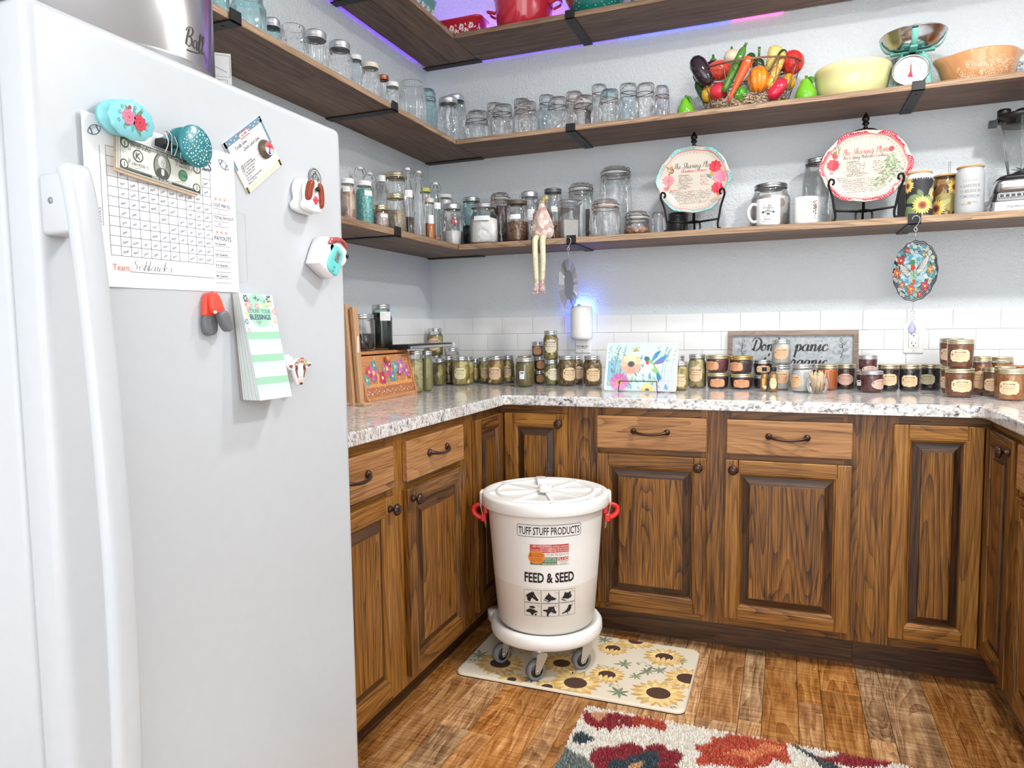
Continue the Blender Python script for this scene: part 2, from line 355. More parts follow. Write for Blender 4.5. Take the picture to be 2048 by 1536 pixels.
# ---------------------------------------------------------------- flat print (ink on a surface)
_TX = {}
def text_geo(s, off=0):
    k = (s, off)
    if k not in _TX:
        c = bpy.data.curves.new('t', 'FONT'); c.body = s; c.size = 1; c.resolution_u = 2; c.offset = off; c.fill_mode = 'FRONT'
        o = bpy.data.objects.new('t', c); COL.objects.link(o)
        bpy.context.view_layer.update()
        me = o.to_mesh(); vs = [(v.co.x, v.co.y) for v in me.vertices]; fs = [list(p.vertices) for p in me.polygons]; o.to_mesh_clear()
        bpy.data.objects.remove(o); bpy.data.curves.remove(c)
        _TX[k] = (vs, fs)
    return _TX[k]
GLY = {  # brush-script strokes, x-height 1
 'a': ([[(.78, .85), (.5, 1), (.15, .7), (.1, .25), (.38, .02), (.65, .35), (.8, .98)], [(.8, .98), (.75, .3), (.88, .02), (1.15, .35)]], 1.05),
 'b': ([[(.05, .4), (.35, 1.5), (.3, 2), (.15, 1.9), (.15, .3), (.4, 0), (.7, .3), (.6, .85), (.3, .75)]], .9),
 'c': ([[(.7, .75), (.5, 1), (.15, .7), (.12, .25), (.4, 0), (.85, .35)]], .8),
 'd': ([[(.75, .8), (.45, 1), (.12, .6), (.3, 0), (.65, .4), (.85, 2)], [(.85, 2), (.78, .2), (.95, .05), (1.15, .35)]], 1.05),
 'e': ([[(.1, .4), (.6, .62), (.55, .95), (.25, .9), (.12, .4), (.4, 0), (.85, .35)]], .8),
 'f': ([[(.0, .35), (.45, 1.4), (.5, 1.95), (.3, 1.95), (.25, .6), (.2, -.7), (.05, -.6), (.3, .1), (.7, .35)]], .65),
 'g': ([[(.78, .85), (.5, 1), (.15, .7), (.15, .25), (.42, .05), (.75, .6), (.8, 1)], [(.8, 1), (.7, -.6), (.4, -.95), (.15, -.7), (.6, -.1), (1.1, .35)]], 1.05),
 'h': ([[(.05, .4), (.4, 1.5), (.35, 2), (.2, 1.8), (.15, 0)], [(.17, .4), (.45, .98), (.65, .8), (.62, .15), (.75, 0), (1.05, .35)]], 1.0),
 'i': ([[(.0, .35), (.25, 1), (.2, .2), (.35, 0), (.6, .35)], [(.3, 1.4), (.34, 1.52)]], .55),
 'k': ([[(.05, .4), (.4, 1.5), (.35, 2), (.2, 1.8), (.15, 0)], [(.17, .5), (.55, .98), (.6, .7), (.25, .5), (.6, .05), (1, .35)]], .95),
 'l': ([[(.0, .35), (.4, 1.4), (.35, 2), (.18, 1.8), (.18, .2), (.35, 0), (.65, .35)]], .6),
 'n': ([[(.0, .6), (.2, 1), (.17, 0)], [(.18, .4), (.5, 1), (.7, .75), (.66, .15), (.8, 0), (1.1, .35)]], 1.05),
 'o': ([[(.5, 1), (.15, .75), (.12, .25), (.4, 0), (.7, .3), (.68, .8), (.45, 1), (.6, .8), (1.0, .85)]], .9),
 'p': ([[(.0, .5), (.25, 1), (.15, -.95)], [(.2, .5), (.5, 1), (.75, .7), (.65, .15), (.35, .05)], [(.65, .1), (1, .35)]], .95),
 'r': ([[(.0, .35), (.25, 1.1), (.4, .9), (.6, .95), (.5, .3), (.65, 0), (.95, .35)]], .85),
 's': ([[(.0, .35), (.4, 1.05), (.55, .5), (.4, 0), (.1, .1)], [(.4, 0), (.85, .35)]], .75),
 't': ([[(.0, .35), (.35, 1.5), (.28, .25), (.42, 0), (.75, .35)], [(.05, 1.15), (.6, 1.25)]], .65),
 'u': ([[(.0, .6), (.18, 1), (.15, .25), (.4, 0), (.7, .5), (.72, 1)], [(.72, 1), (.7, .2), (.85, 0), (1.1, .35)]], 1.0),
 'w': ([[(.0, .6), (.18, 1), (.15, .2), (.4, 0), (.55, .9)], [(.55, .9), (.55, .2), (.8, 0), (.95, .9), (1.2, .8)]], 1.15),
 'y': ([[(.0, .6), (.18, 1), (.2, .3), (.45, .1), (.7, .6), (.75, 1)], [(.75, 1), (.65, -.6), (.35, -.95), (.15, -.7), (.6, -.1), (1.05, .35)]], 1.0),
 'm': ([[(.0, .6), (.2, 1), (.17, 0)], [(.18, .4), (.45, 1), (.55, .7), (.5, 0)], [(.52, .4), (.8, 1), (.95, .75), (.92, .15), (1.05, 0), (1.3, .35)]], 1.3),
 'B': ([[(.5, 1.9), (.3, .9), (.2, 0)], [(.05, 1.5), (.3, 2), (.9, 2.1), (1.1, 1.7), (.8, 1.15), (.5, 1.1), (1.0, .9), (1.05, .3), (.6, -.05), (.1, .2)]], 1.2),
 'C': ([[(1.1, 1.6), (.95, 2), (.4, 1.6), (.15, .8), (.4, .05), (.9, .15), (1.2, .6)]], 1.15),
 'D': ([[(.55, 1.75), (.4, .9), (.3, .1)], [(-.15, 1.4), (.1, 1.9), (.7, 2.05), (1.25, 1.5), (1.2, .5), (.7, 0), (.15, .1), (.1, .3), (.5, .1)]], 1.4),
 'P': ([[(.5, 1.8), (.35, .9), (.25, 0)], [(.0, 1.4), (.3, 1.95), (.8, 2.05), (1.05, 1.6), (.8, 1.05), (.4, 1.0)]], 1.05),
 'R': ([[(.5, 1.8), (.35, .9), (.25, 0)], [(.0, 1.4), (.3, 1.95), (.8, 2.05), (1.0, 1.6), (.7, 1.05), (.4, 1.0), (.7, .5), (1.2, .1)]], 1.15),
 'H': ([[(.3, 2), (.2, 0)], [(1.0, 2), (.9, 0), (1.2, .3)], [(.2, 1), (1, 1.1)]], 1.2),
 'M': ([[(.1, 0), (.3, 1.9), (.6, .6), (1.0, 1.95), (1.05, .1), (1.3, .3)]], 1.3),
 'S': ([[(1.0, 1.6), (.8, 2), (.4, 1.75), (.5, 1.2), (.85, .7), (.6, .05), (.1, .15), (.1, .5)]], 1.05),
 'T': ([[(.0, 1.5), (.15, 1.9), (.6, 1.85), (1.3, 2.05)], [(.75, 1.9), (.65, .8), (.45, .05), (.15, .1)]], 1.0),
 'G': ([[(1.05, 1.7), (.7, 2.05), (.2, 1.5), (.15, .6), (.5, .0), (.95, .3), (1.0, .9)], [(.55, .95), (1.2, 1.0)], [(1.0, .9), (.9, -.3), (.5, -.4)]], 1.25),
 'E': ([[(.95, 1.7), (.6, 2.05), (.25, 1.65), (.6, 1.15), (.2, .8), (.2, .2), (.6, -.05), (1.05, .4)]], 1.05),
 "'": ([[(.2, 2.1), (.12, 1.6)]], .3), ' ': ([], .55)}
class Deco:
    """2-D coloured print, laid on a surface by a mapping function (u, v, lift) -> xyz."""
    def __init__(s): s.v = []; s.f = []; s.c = []
    def poly(s, pts, col, L=0):
        k = len(s.v); s.v += [(p[0], p[1], L) for p in pts]; s.f.append(list(range(k, k+len(pts)))); s.c.append(srgb(*col)); return s
    def raw(s, vs, fs, col, L=0):
        k = len(s.v); s.v += [(p[0], p[1], L) for p in vs]; cc = srgb(*col)
        for f in fs: s.f.append([i+k for i in f]); s.c.append(cc)
    def rect(s, x0, y0, x1, y1, col, L=0): return s.poly([(x0, y0), (x1, y0), (x1, y1), (x0, y1)], col, L)
    def disc(s, x, y, r, col, L=0, n=14, ry=None, rot=0):
        ry = ry or r; c, d = cos(rot), sin(rot)
        return s.poly([(x+r*cos(a)*c-ry*sin(a)*d, y+r*cos(a)*d+ry*sin(a)*c) for a in [2*pi*i/n for i in range(n)]], col, L)
    def line(s, P, w, col, L=0, brush=False, closed=False):
        P = [Vector(p[:2]) for p in P]
        if closed: P.append(P[0])
        vs = []; n = len(P)
        for i, p in enumerate(P):
            t = P[min(i+1, n-1)]-P[max(i-1, 0)]
            if closed and i in (0, n-1): t = P[1]-P[n-2]
            if t.length < 1e-9: t = Vector((1, 0))
            t.normalize(); ww = w*(.3+.9*max(0, -t.y)**1.2+.25*max(0, t.y)) if brush else w
            nn = Vector((-t.y, t.x))*ww/2; vs += [p+nn, p-nn]
        s.raw(vs, [(2*i, 2*i+1, 2*i+3, 2*i+2) for i in range(n-1)], col, L); return s
    def frame(s, x0, y0, x1, y1, w, col, L=0): return s.line([(x0, y0), (x1, y0), (x1, y1), (x0, y1)], w, col, L, closed=True)
    def text(s, t, x, y, size, col, L=0, align='c', sx=1, shear=0, off=0, rot=0):
        vs, fs = text_geo(t, off)
        if not vs: return s
        x0 = min(v[0] for v in vs); x1 = max(v[0] for v in vs)
        o = {'c': (x0+x1)/2, 'l': x0, 'r': x1}[align]; c, d = cos(rot), sin(rot)
        q = [((a-o)*size*sx+b*size*shear, b*size) for a, b in vs]
        s.raw([(x+a*c-b*d, y+a*d+b*c) for a, b in q], fs, col, L); return s
    def script(s, t, x, y, h, col, L=0, w=.16, align='c', rot=0, sx=1, slant=.18):
        adv = sum(GLY.get(ch, GLY[' '])[1] for ch in t); X = -adv/2 if align == 'c' else 0; c, d = cos(rot), sin(rot)
        for ch in t:
            st, a = GLY.get(ch, GLY[' '])
            for pl in st:
                sp = smooth_path(pl, 4)
                q = [((X+p.x+p.y*slant)*h*sx, p.y*h) for p in sp]
                s.line([(x+a_*c-b_*d, y+a_*d+b_*c) for a_, b_ in q], w*h, col, L, True)
            X += a
        return s
    def scribble(s, x0, y, x1, h, col, L=0, w=.0006, seed=1):
        r = random.Random(seed); P = []; x = x0
        while x < x1:
            P.append((x, y+h*r.random())); x += h*(.25+.35*r.random())
            if r.random() < .14:
                if len(P) > 1: s.line(P, w, col, L)
                P = []; x += h*.5
        if len(P) > 1: s.line(P, w, col, L)
        return s
    def flower(s, x, y, r, col, mid, L=0, n=6, rm=.35, wid=.55, rot=0, ry=1):
        for i in range(n):
            a = rot+2*pi*i/n; ca, sa = cos(a), sin(a)
            pts = [(0, 0), (.45, wid*.42), (.8, wid*.45), (1, .12), (1, -.12), (.8, -wid*.45), (.45, -wid*.42)]
            k = .85+.15*((i*37) % 10)/10; f = 1-.12*(i % 2)
            s.poly([(x+r*k*(p[0]*ca-p[1]*sa), y+ry*r*k*(p[0]*sa+p[1]*ca)) for p in pts], tuple(c*f for c in col), L+i*.07)
        s.disc(x, y, r*rm, mid, L+1, 12, r*rm*ry); return s
    def rose(s, x, y, r, col, L=0):
        for k, (f, q) in enumerate([(1, 1), (.78, 1.18), (.6, .86), (.42, 1.15), (.24, .8)]):
            n = 9-k
            s.poly([(x+r*f*(1+.1*cos(n*a+k))*cos(a), y+r*f*(1+.1*cos(n*a+k))*sin(a)) for a in [2*pi*i/36 for i in range(36)]], tuple(min(255, c*q) for c in col), L+k*.5)
        return s
    def leaf(s, x, y, l, rot, col, L=0, w=.35):
        c, d = cos(rot), sin(rot); pts = [(0, 0), (.25, w*.42), (.55, w*.5), (.8, w*.3), (1, 0), (.8, -w*.3), (.55, -w*.5), (.25, -w*.42)]
        s.poly([(x+l*(a*c-b*d), y+l*(a*d+b*c)) for a, b in pts], col, L); return s
    def build(s, name, fmap, parent=None, mat='print', cut=None, step=.00012, loc=None):
        me = bpy.data.meshes.new(name); me.from_pydata(s.v, [], s.f)
        at = me.color_attributes.new('Col', 'FLOAT_COLOR', 'CORNER')
        buf = []
        for p, c in zip(me.polygons, s.c): buf += list(c)*p.loop_total
        at.data.foreach_set('color', buf)
        if cut:
            bm = bmesh.new(); bm.from_mesh(me); xs = [v.co.x for v in bm.verts]; x = min(xs)+cut
            while x < max(xs):
                bmesh.ops.bisect_plane(bm, geom=bm.verts[:]+bm.edges[:]+bm.faces[:], plane_co=(x, 0, 0), plane_no=(1, 0, 0)); x += cut
            bm.to_mesh(me); bm.free()
        for v in me.vertices: v.co = fmap(v.co.x, v.co.y, (v.co.z+1)*step)
        me.materials.append(M[mat] if isinstance(mat, str) else mat); me.update()
        o = bpy.data.objects.new(name, me); COL.objects.link(o)
        if parent: o.parent = parent
        if loc: o.location = loc
        return o
def on_front(y=0): return lambda u, v, l: Vector((u, y-l, v))            # plane facing local -y
def on_top(z=0): return lambda u, v, l: Vector((u, v, z+l))
def on_cyl(r, z0=0):
    rf = r if callable(r) else (lambda v: r)
    return lambda u, v, l: Vector(((rf(v)+l)*sin(u/rf(v)), -(rf(v)+l)*cos(u/rf(v)), v+z0))
# ================================================================ the room
RW, FY, CZ = 2.853, -4.2, 2.78                       # right wall x, front end y, ceiling z
def struct(name, mb, mats, parent=None):
    o = mb.build(name, mats, parent)
    if not parent: o['kind'] = 'structure'
    return o
wall_back = struct('wall_back', MB().box(-.12, 0, 0, RW+.12, .12, CZ), M['wall'])
wall_left = struct('wall_left', MB().box(-.12, FY, 0, 0, 0, CZ), M['wall'])
wall_right = struct('wall_right', MB().box(RW, FY, 0, RW+.12, 0, CZ), M['wall'])
struct('ceiling', MB().box(-.12, FY, CZ, RW+.12, .12, CZ+.1), M['ceiling'])
floor = struct('floor', MB().box(-.12, FY-1.5, -.1, RW+.12, .12, -.004), plain('dark_subfloor', (70, 45, 25), .8))
# subway tile splash: 4 rows of separate tiles over a grout bed
T0, PH, PV, TW, TH = 1.226, .1556, .0794, .1536, .0774
grout_b = struct('grout_bed', MB().box(0, -.0045, .9, RW, 0, T0-.001), M['grout'], wall_back)
grout_l = struct('grout_bed', MB().box(0, -1.95, .9, .0045, 0, T0-.001), M['grout'], wall_left)
_tm = {}
def tile(parent, u0, u1, z1, side):
    k = (round(u1-u0, 3), side)
    if k not in _tm:
        w = u1-u0; b = MB()
        if side == 'b': b.box(0, -.0075, -TH, w, 0, 0, .0012)
        else: b.box(0, -w, -TH, .0075, 0, 0, .0012)
        _tm[k] = b.mesh('tile', M['tile'])
    o = bpy.data.objects.new('tile', _tm[k]); COL.objects.link(o); o.parent = parent
    o.location = (u0, 0, z1) if side == 'b' else (0, -u0, z1)
for r in range(4):
    z1 = T0-PV*r; off = .068 if r % 2 == 0 else .068-PH/2+PH
    tile(wall_back, .002, off-.002, z1, 'b'); x = off
    while x < RW-.01: tile(wall_back, x, min(x+TW, RW-.002), z1, 'b'); x += PH
    off = .11 if r % 2 == 0 else .11-PH/2
    tile(wall_left, .009, off-.002, z1, 'l'); x = off
    while x < 1.93: tile(wall_left, x, min(x+TW, 1.95), z1, 'l'); x += PH
# floor planks: narrow strips of mixed width running front to back, each its own piece
WD = [.074, .058, .082, .105, .098, .07, .118, .064, .092, .112, .07, .085, .12, .066, .1015, .0696, .1145, .068, .123, .05, .07, .1, .08]
jo = random.Random(11); x = .385
for w in WD:
    y = .0-jo.random()*.7
    ends = [.12]
    while y > -3.6: ends.append(y); y -= .42+.75*jo.random()
    ends.append(-3.9)
    for a, b in zip(ends, ends[1:]):
        if b > -.35: continue
        MB().box(x+.0007, b+.0007, -.004, x+w-.0007, a-.0007, .0, .0008).build('plank', M['floor'], floor)
    x += w

# ================================================================ cabinets
def facing(side):
    """local (u along the face, w outwards, v up) -> world, for a door plane"""
    return {'b': lambda u, w, v: (u, -.61-w, v), 'l': lambda u, w, v: (.61+w, u, v), 'r': lambda u, w, v: (2.245-w, u, v)}[side]
def HM(side): return M['oak_x'] if side == 'b' else M['oak_y']
def fbox(mb, F, u0, u1, w0, w1, v0, v1, b=0):
    p, q = F(u0, w0, v0), F(u1, w1, v1)
    return mb.box(*[min(a, c) for a, c in zip(p, q)], *[max(a, c) for a, c in zip(p, q)], b)
def bl(root, mb, name, mats, parent=None):
    """build in world coordinates below `root` (or a part of it)"""
    o = mb.build(name, mats, parent or root)
    if not parent: o.location = -root.location
    return o
def knob(root, parent, F, u, v):
    mb = MB(); P = F(u, .02, v); Q = F(u, .052, v); d = (Vector(Q)-Vector(P)).normalized()
    T = Matrix.Translation(P) @ d.to_track_quat('Z', 'Y').to_matrix().to_4x4()
    mb.lathe([(0, 0), (.011, 0), (.009, .004), (.0055, .010), (.0055, .016), (.012, .019), (.017, .022), (.0165, .026), (.0135, .03), (.008, .0325), (0, .0335)], 14, T=T)
    for k in range(8):
        a = k*pi/4; mb.ball((.0105*cos(a), .0105*sin(a), .0295), .0035, 6, T=T)
    bl(root, mb, 'knob', M['bronze'], parent)
def pull(root, parent, F, u, v, half=.06):
    mb = MB(); P = [(-half, .019, .004), (-half*.93, .03, .003), (-half*.6, .043, -.001), (0, .046, -.004), (half*.6, .043, -.001), (half*.93, .03, .003), (half, .019, .004)]
    sp = smooth_path(P, 4); n = len(sp)-1
    mb.tube([F(u+p.x, p.y, v+p.z) for p in sp], [.0045+.0045*abs(2*i/n-1)**2 for i in range(n+1)], 8)
    for s in (-1, 1):
        c = F(u+s*half, .021, v+.004); mb.ball(c, .0115, 10, sz=1.0)
    bl(root, mb, 'handle', M['bronze'], parent)
def door(root, side, u0, u1, v0, v1, knob_at=None):
    F = facing(side); fw = .043; t = .02; b = MB(); c = .0025
    b.cur = 0
    for a, e in ((u0, u0+fw), (u1-fw, u1)): fbox(b, F, a, e, 0, t, v0, v1, c)
    b.cur = 1
    for a, e in ((v0, v0+fw), (v1-fw, v1)): fbox(b, F, u0+fw, u1-fw, 0, t, a, e, c)
    # stuck moulding round the opening
    def ring(i, w): return [F(u0+fw+i, w, v0+fw+i), F(u1-fw-i, w, v0+fw+i), F(u1-fw-i, w, v1-fw-i), F(u0+fw+i, w, v1-fw-i)]
    rs = [ring(-.001, t-.001), ring(.004, t-.0015), ring(.006, t-.005), ring(.010, t-.0065), ring(.0125, t-.012)]
    k = len(b.v); n0 = len(b.f)
    b.loops(rs, False, False)
    for i in range(n0, len(b.f)): b.mi[i] = 1 if (i-n0) % 4 in (0, 2) else 0
    d = bl(root, b, 'door', [M['oak_z'], HM(side)])
    p = MB()
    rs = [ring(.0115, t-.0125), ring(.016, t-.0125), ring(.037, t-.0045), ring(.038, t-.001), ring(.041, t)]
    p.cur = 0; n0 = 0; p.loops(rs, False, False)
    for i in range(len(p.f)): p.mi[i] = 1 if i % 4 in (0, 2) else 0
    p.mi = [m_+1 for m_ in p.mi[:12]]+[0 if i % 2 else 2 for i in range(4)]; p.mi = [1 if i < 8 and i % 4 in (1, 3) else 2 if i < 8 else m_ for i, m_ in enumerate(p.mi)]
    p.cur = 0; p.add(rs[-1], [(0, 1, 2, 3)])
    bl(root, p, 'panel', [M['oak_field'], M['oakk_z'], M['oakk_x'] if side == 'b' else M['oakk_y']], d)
    if knob_at: knob(root, d, F, *knob_at)
def drawer(root, side, u0, u1, v0, v1):
    F = facing(side); b = fbox(MB(), F, u0, u1, 0, .02, v0, v1, .003)
    d = bl(root, b, 'drawer', M['oakd_x'] if side == 'b' else M['oakd_y']); pull(root, d, F, (u0+u1)/2, (v0+v1)/2+.002)
def frame_part(root, side, verts, rails):
    F = facing(side); b = MB()
    for (u0, u1, v0, v1) in verts: fbox(b, F, u0, u1, -.02, 0, v0, v1)
    b.cur = 1
    for (u0, u1, v0, v1) in rails: fbox(b, F, u0, u1, -.02, -.0006, v0, v1)
    bl(root, b, 'face_frame', [M['oak_z'], HM(side)])
DZ = (.728, .848); OZ = (.14, .707); ZT = .8785; ZB = .112
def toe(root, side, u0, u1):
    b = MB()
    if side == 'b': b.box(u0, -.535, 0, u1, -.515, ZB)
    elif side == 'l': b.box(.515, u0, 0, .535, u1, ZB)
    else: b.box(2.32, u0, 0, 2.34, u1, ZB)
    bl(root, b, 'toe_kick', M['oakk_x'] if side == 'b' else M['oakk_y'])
def carcass(root, x0, y0, x1, y1): bl(root, MB().box(x0, y0, ZB, x1, y1, ZT-.001), 'carcass', M['oak_z'])

c = empty('base_cabinet', (1.43, -.3, 0), label='oak base cabinet with two drawers over two doors on the back wall', cat='cabinet', group='oak base cabinets')
carcass(c, .977, -.59, 1.878, -.01); toe(c, 'b', .6, 1.878)
frame_part(c, 'b', [(.976, 1.03, ZB, ZT), (1.375, 1.48, ZB, ZT), (1.83, 1.879, ZB, ZT)], [(1.03, 1.375, .69, .74), (1.48, 1.83, .69, .74), (1.03, 1.375, ZB, .16), (1.48, 1.83, ZB, .16), (1.03, 1.375, .838, ZT), (1.48, 1.83, .838, ZT)])
drawer(c, 'b', 1.001, 1.395, *DZ); drawer(c, 'b', 1.462, 1.857, *DZ)
door(c, 'b', 1.001, 1.395, *OZ, knob_at=(1.368, .675)); door(c, 'b', 1.459, 1.857, *OZ, knob_at=(1.486, .675))
c = empty('base_cabinet', (.3, -1.4, 0), label='oak base cabinet with two drawers over two doors beside the white freezer', cat='cabinet', group='oak base cabinets')
carcass(c, .01, -1.86, .59, -.967); toe(c, 'l', -1.86, -.6)
frame_part(c, 'l', [(-1.02, -.966, ZB, ZT), (-1.475, -1.36, ZB, ZT), (-1.86, -1.82, ZB, ZT)], [(-1.36, -1.02, .69, .74), (-1.82, -1.475, .69, .74), (-1.36, -1.02, ZB, .16), (-1.82, -1.475, ZB, .16), (-1.36, -1.02, .838, ZT), (-1.82, -1.475, .838, ZT)])
drawer(c, 'l', -1.378, -.992, *DZ); drawer(c, 'l', -1.845, -1.453, *DZ)
door(c, 'l', -1.378, -.992, *OZ, knob_at=(-1.351, .675)); door(c, 'l', -1.845, -1.456, *OZ, knob_at=(-1.483, .675))
c = empty('corner_cabinet', (.5, -.5, 0), label='oak corner cabinet with folding double door behind the white feed bin', cat='cabinet', group='oak corner cabinets')
carcass(c, .01, -.59, .975, -.01); carcass(c, .01, -.965, .59, -.591)
frame_part(c, 'b', [(.865, .9755, ZB, ZT)], [(.61, .865, .84, ZT), (.61, .865, ZB, .15)])
frame_part(c, 'l', [(-.9655, -.875, ZB, ZT)], [(-.875, -.61, .84, ZT), (-.875, -.61, ZB, .15)])
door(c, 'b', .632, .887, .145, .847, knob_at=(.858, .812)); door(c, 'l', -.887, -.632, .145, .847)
c = empty('corner_cabinet', (2.4, -.5, 0), label='oak corner cabinet with folding double door at the right end', cat='cabinet', group='oak corner cabinets')
carcass(c, 1.88, -.59, 2.84, -.01); carcass(c, 2.265, -.925, 2.84, -.591); toe(c, 'b', 1.879, 2.33)
frame_part(c, 'b', [(1.8795, 1.99, ZB, ZT)], [(1.99, 2.245, .84, ZT), (1.99, 2.245, ZB, .15)])
frame_part(c, 'r', [(-.928, -.885, ZB, ZT)], [(-.885, -.61, .84, ZT), (-.885, -.61, ZB, .15)])
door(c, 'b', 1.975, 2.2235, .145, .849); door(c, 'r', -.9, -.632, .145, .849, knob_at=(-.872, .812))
c = empty('base_cabinet', (2.5, -1.4, 0), label='oak base cabinet at the right edge of the photo', cat='cabinet', group='oak base cabinets')
carcass(c, 2.265, -1.85, 2.84, -.929); toe(c, 'r', -1.85, -.53)
frame_part(c, 'r', [(-.965, -.9295, ZB, ZT), (-1.43, -1.32, ZB, ZT), (-1.85, -1.80, ZB, ZT)], [(-1.32, -.965, .69, .74), (-1.8, -1.43, .69, .74), (-1.32, -.965, ZB, .16), (-1.8, -1.43, ZB, .16), (-1.32, -.965, .838, ZT), (-1.8, -1.43, .838, ZT)])
drawer(c, 'r', -1.34, -.945, *DZ); door(c, 'r', -1.34, -.945, *OZ); drawer(c, 'r', -1.82, -1.41, *DZ); door(c, 'r', -1.82, -1.41, *OZ)

# granite worktop, one U-shaped slab
bm = bmesh.new(); E_ = .64; RX = 2.213
outl = [(.008, -1.862), (E_, -1.862)]+[(E_, -.67)]+arc(E_+.03, -.67, .03, 180, 90, 5)+[(RX-.03, -.64)]+arc(RX-.03, -.67, .03, 90, 0, 5)+[(RX, -1.9), (RW-.002, -1.9), (RW-.002, -.009), (.008, -.009)]
vs = [bm.verts.new((x, y, ZT)) for x, y in outl]; f = bm.faces.new(vs)
r = bmesh.ops.extrude_face_region(bm, geom=[f])
for v in [g for g in r['geom'] if isinstance(g, bmesh.types.BMVert)]: v.co.z = .9164
bmesh.ops.recalc_face_normals(bm, faces=bm.faces)
ed = [e for e in bm.edges if abs(e.verts[0].co.z-e.verts[1].co.z) < 1e-5]
bmesh.ops.bevel(bm, geom=ed, offset=.006, segments=3, affect='EDGES', profile=.5)
me = bpy.data.meshes.new('worktop'); bm.to_mesh(me); bm.free(); me.materials.append(M['granite'])
o = bpy.data.objects.new('worktop', me); COL.objects.link(o)
tag(o, 'white and grey speckled granite worktop along three walls', 'worktop')

# ================================================================ wall shelves and steel brackets
def rough_board(x0, y0, z0, x1, y1, z1, axis):
    """sawn plank with a wavy front edge"""
    b = MB().box(x0, y0, z0, x1, y1, z1, .003); return b
LV = {'lowest': (1.5225, 1.5475), 'middle': (1.980, 2.0008), 'top': (2.428, 2.45)}
for nm, (z0, z1) in LV.items():
    gap = .014 if nm == 'top' else .001
    o = empty('wall_shelf', (1.4, -.15, z0), label=f'{nm} dark stained wooden shelf along the back wall', cat='shelf', group='stained plank shelves')
    b = MB(); b.box(.2875, -.2865, z0, RW-.002, -gap, z1)
    bl(o, b, 'board', M['pine_x'])
    bl(o, MB().box(.2895, -.2905, z0+.0006, RW-.002, -.2865, z1-.0006, .0008), 'front_edge', M['edge_x'])
    o = empty('wall_shelf', (.15, -1, z0), label=f'{nm} dark stained wooden shelf along the left wall', cat='shelf', group='stained plank shelves')
    y0 = -1.73 if nm == 'lowest' else -2.6
    if nm == 'top':
        bl(o, MB().box(gap, y0, z0, .149, -gap, z1, .0015), 'board', M['pine_y'])
        bl(o, MB().box(.1515, y0, z0, .2835, -gap, z1, .0015), 'board', M['pine_y'])
    else: bl(o, MB().box(gap, y0, z0, .2835, -gap, z1), 'board', M['pine_y'])
    bl(o, MB().box(.2835, y0, z0+.0006, .2875, -.2905, z1-.0006, .0008), 'front_edge', M['edge_y'])
def bracket(side, u, nm, lab, plate=True, lip=True):
    z0, z1 = LV[nm]; hw = .02; t = .005; b = MB()
    F = (lambda x, d, z: (x, -d, z)) if side == 'b' else (lambda y, d, z: (d, y, z))
    def bx(d0, d1, a, e):
        p, q = F(u-hw, d0, a), F(u+hw, d1, e); b.box(*[min(i, j) for i, j in zip(p, q)], *[max(i, j) for i, j in zip(p, q)], .001)
    bx(.002, .2965, z0-t, z0-.0005)
    if lip: bx(.2912, .2965, z0-t, z1+.008)
    root = empty('shelf_bracket', F(u, .02, z0), label=lab, cat='bracket', group='black steel shelf brackets')
    bl(root, b, 'arm', M['black'])
    if plate:
        b = MB(); p, q = F(u-hw*.8, .001, z1+.001), F(u+hw*.8, .006, z1+.16); b.box(*[min(i, j) for i, j in zip(p, q)], *[max(i, j) for i, j in zip(p, q)], .001)
        bl(root, b, 'wall_plate', M['black'])
    for d in (.06, .25):
        P = F(u, d, z0-t-.0012); bl(root, MB().lathe([(0, 0), (.005, 0), (.004, .0014), (0, .0014)], 8, P), 'screw', M['bronze'])
for nm in LV:
    for u, w in ((.81, 'above the corner of jars, left one of two'), (2.064, 'further right of two')):
        bracket('b', u, nm, f'black steel bracket under the {nm} back shelf, {"left one of two" if u < 1 else "right one of two"}')
    bracket('l', -.022, nm, f'black steel bracket under the {nm} shelf right in the wall corner', plate=False, lip=False)
    bracket('l', -.765 if nm == 'top' else -.82, nm, f'black steel bracket under the {nm} left shelf, mid length')
bracket('l', -1.628, 'middle', 'black steel bracket at the middle left shelf beside the steel pot')
# ================================================================ upright freezer (door faces +x) and what hangs on it
FX, Y0, Y1, ZF = .772, -2.531, -1.869, 1.588
fr = empty('upright_freezer', (.4, -2.2, 0), label='tall white upright freezer with a long bowed door handle', cat='freezer')
bl(fr, MB().box(.02, Y0+.004, .03, FX-.066, Y1-.004, ZF-.004, .008), 'body', M['freezer'])
bl(fr, MB().box(FX-.064, Y0+.012, .1, FX-.0565, Y1-.012, ZF-.014), 'gasket', plain('grey_gasket', (190, 192, 194), .6))
# door: slightly domed slab with a soft front edge
b = MB(); NY = 10
def drect(x, i): return [(x, y, z) for y, z in rrect(Y0+i, .09+i, Y1-i, ZF-i, max(.012-i*.3, .004), 4)]
b.loops([drect(FX-.056, .002), drect(FX-.05, 0), drect(FX-.014, 0), drect(FX-.008, .0012), drect(FX-.003, .005), drect(FX-.0006, .010), drect(FX, .016)], True, True, True)
door_f = bl(fr, b, 'door', M['freezer'])
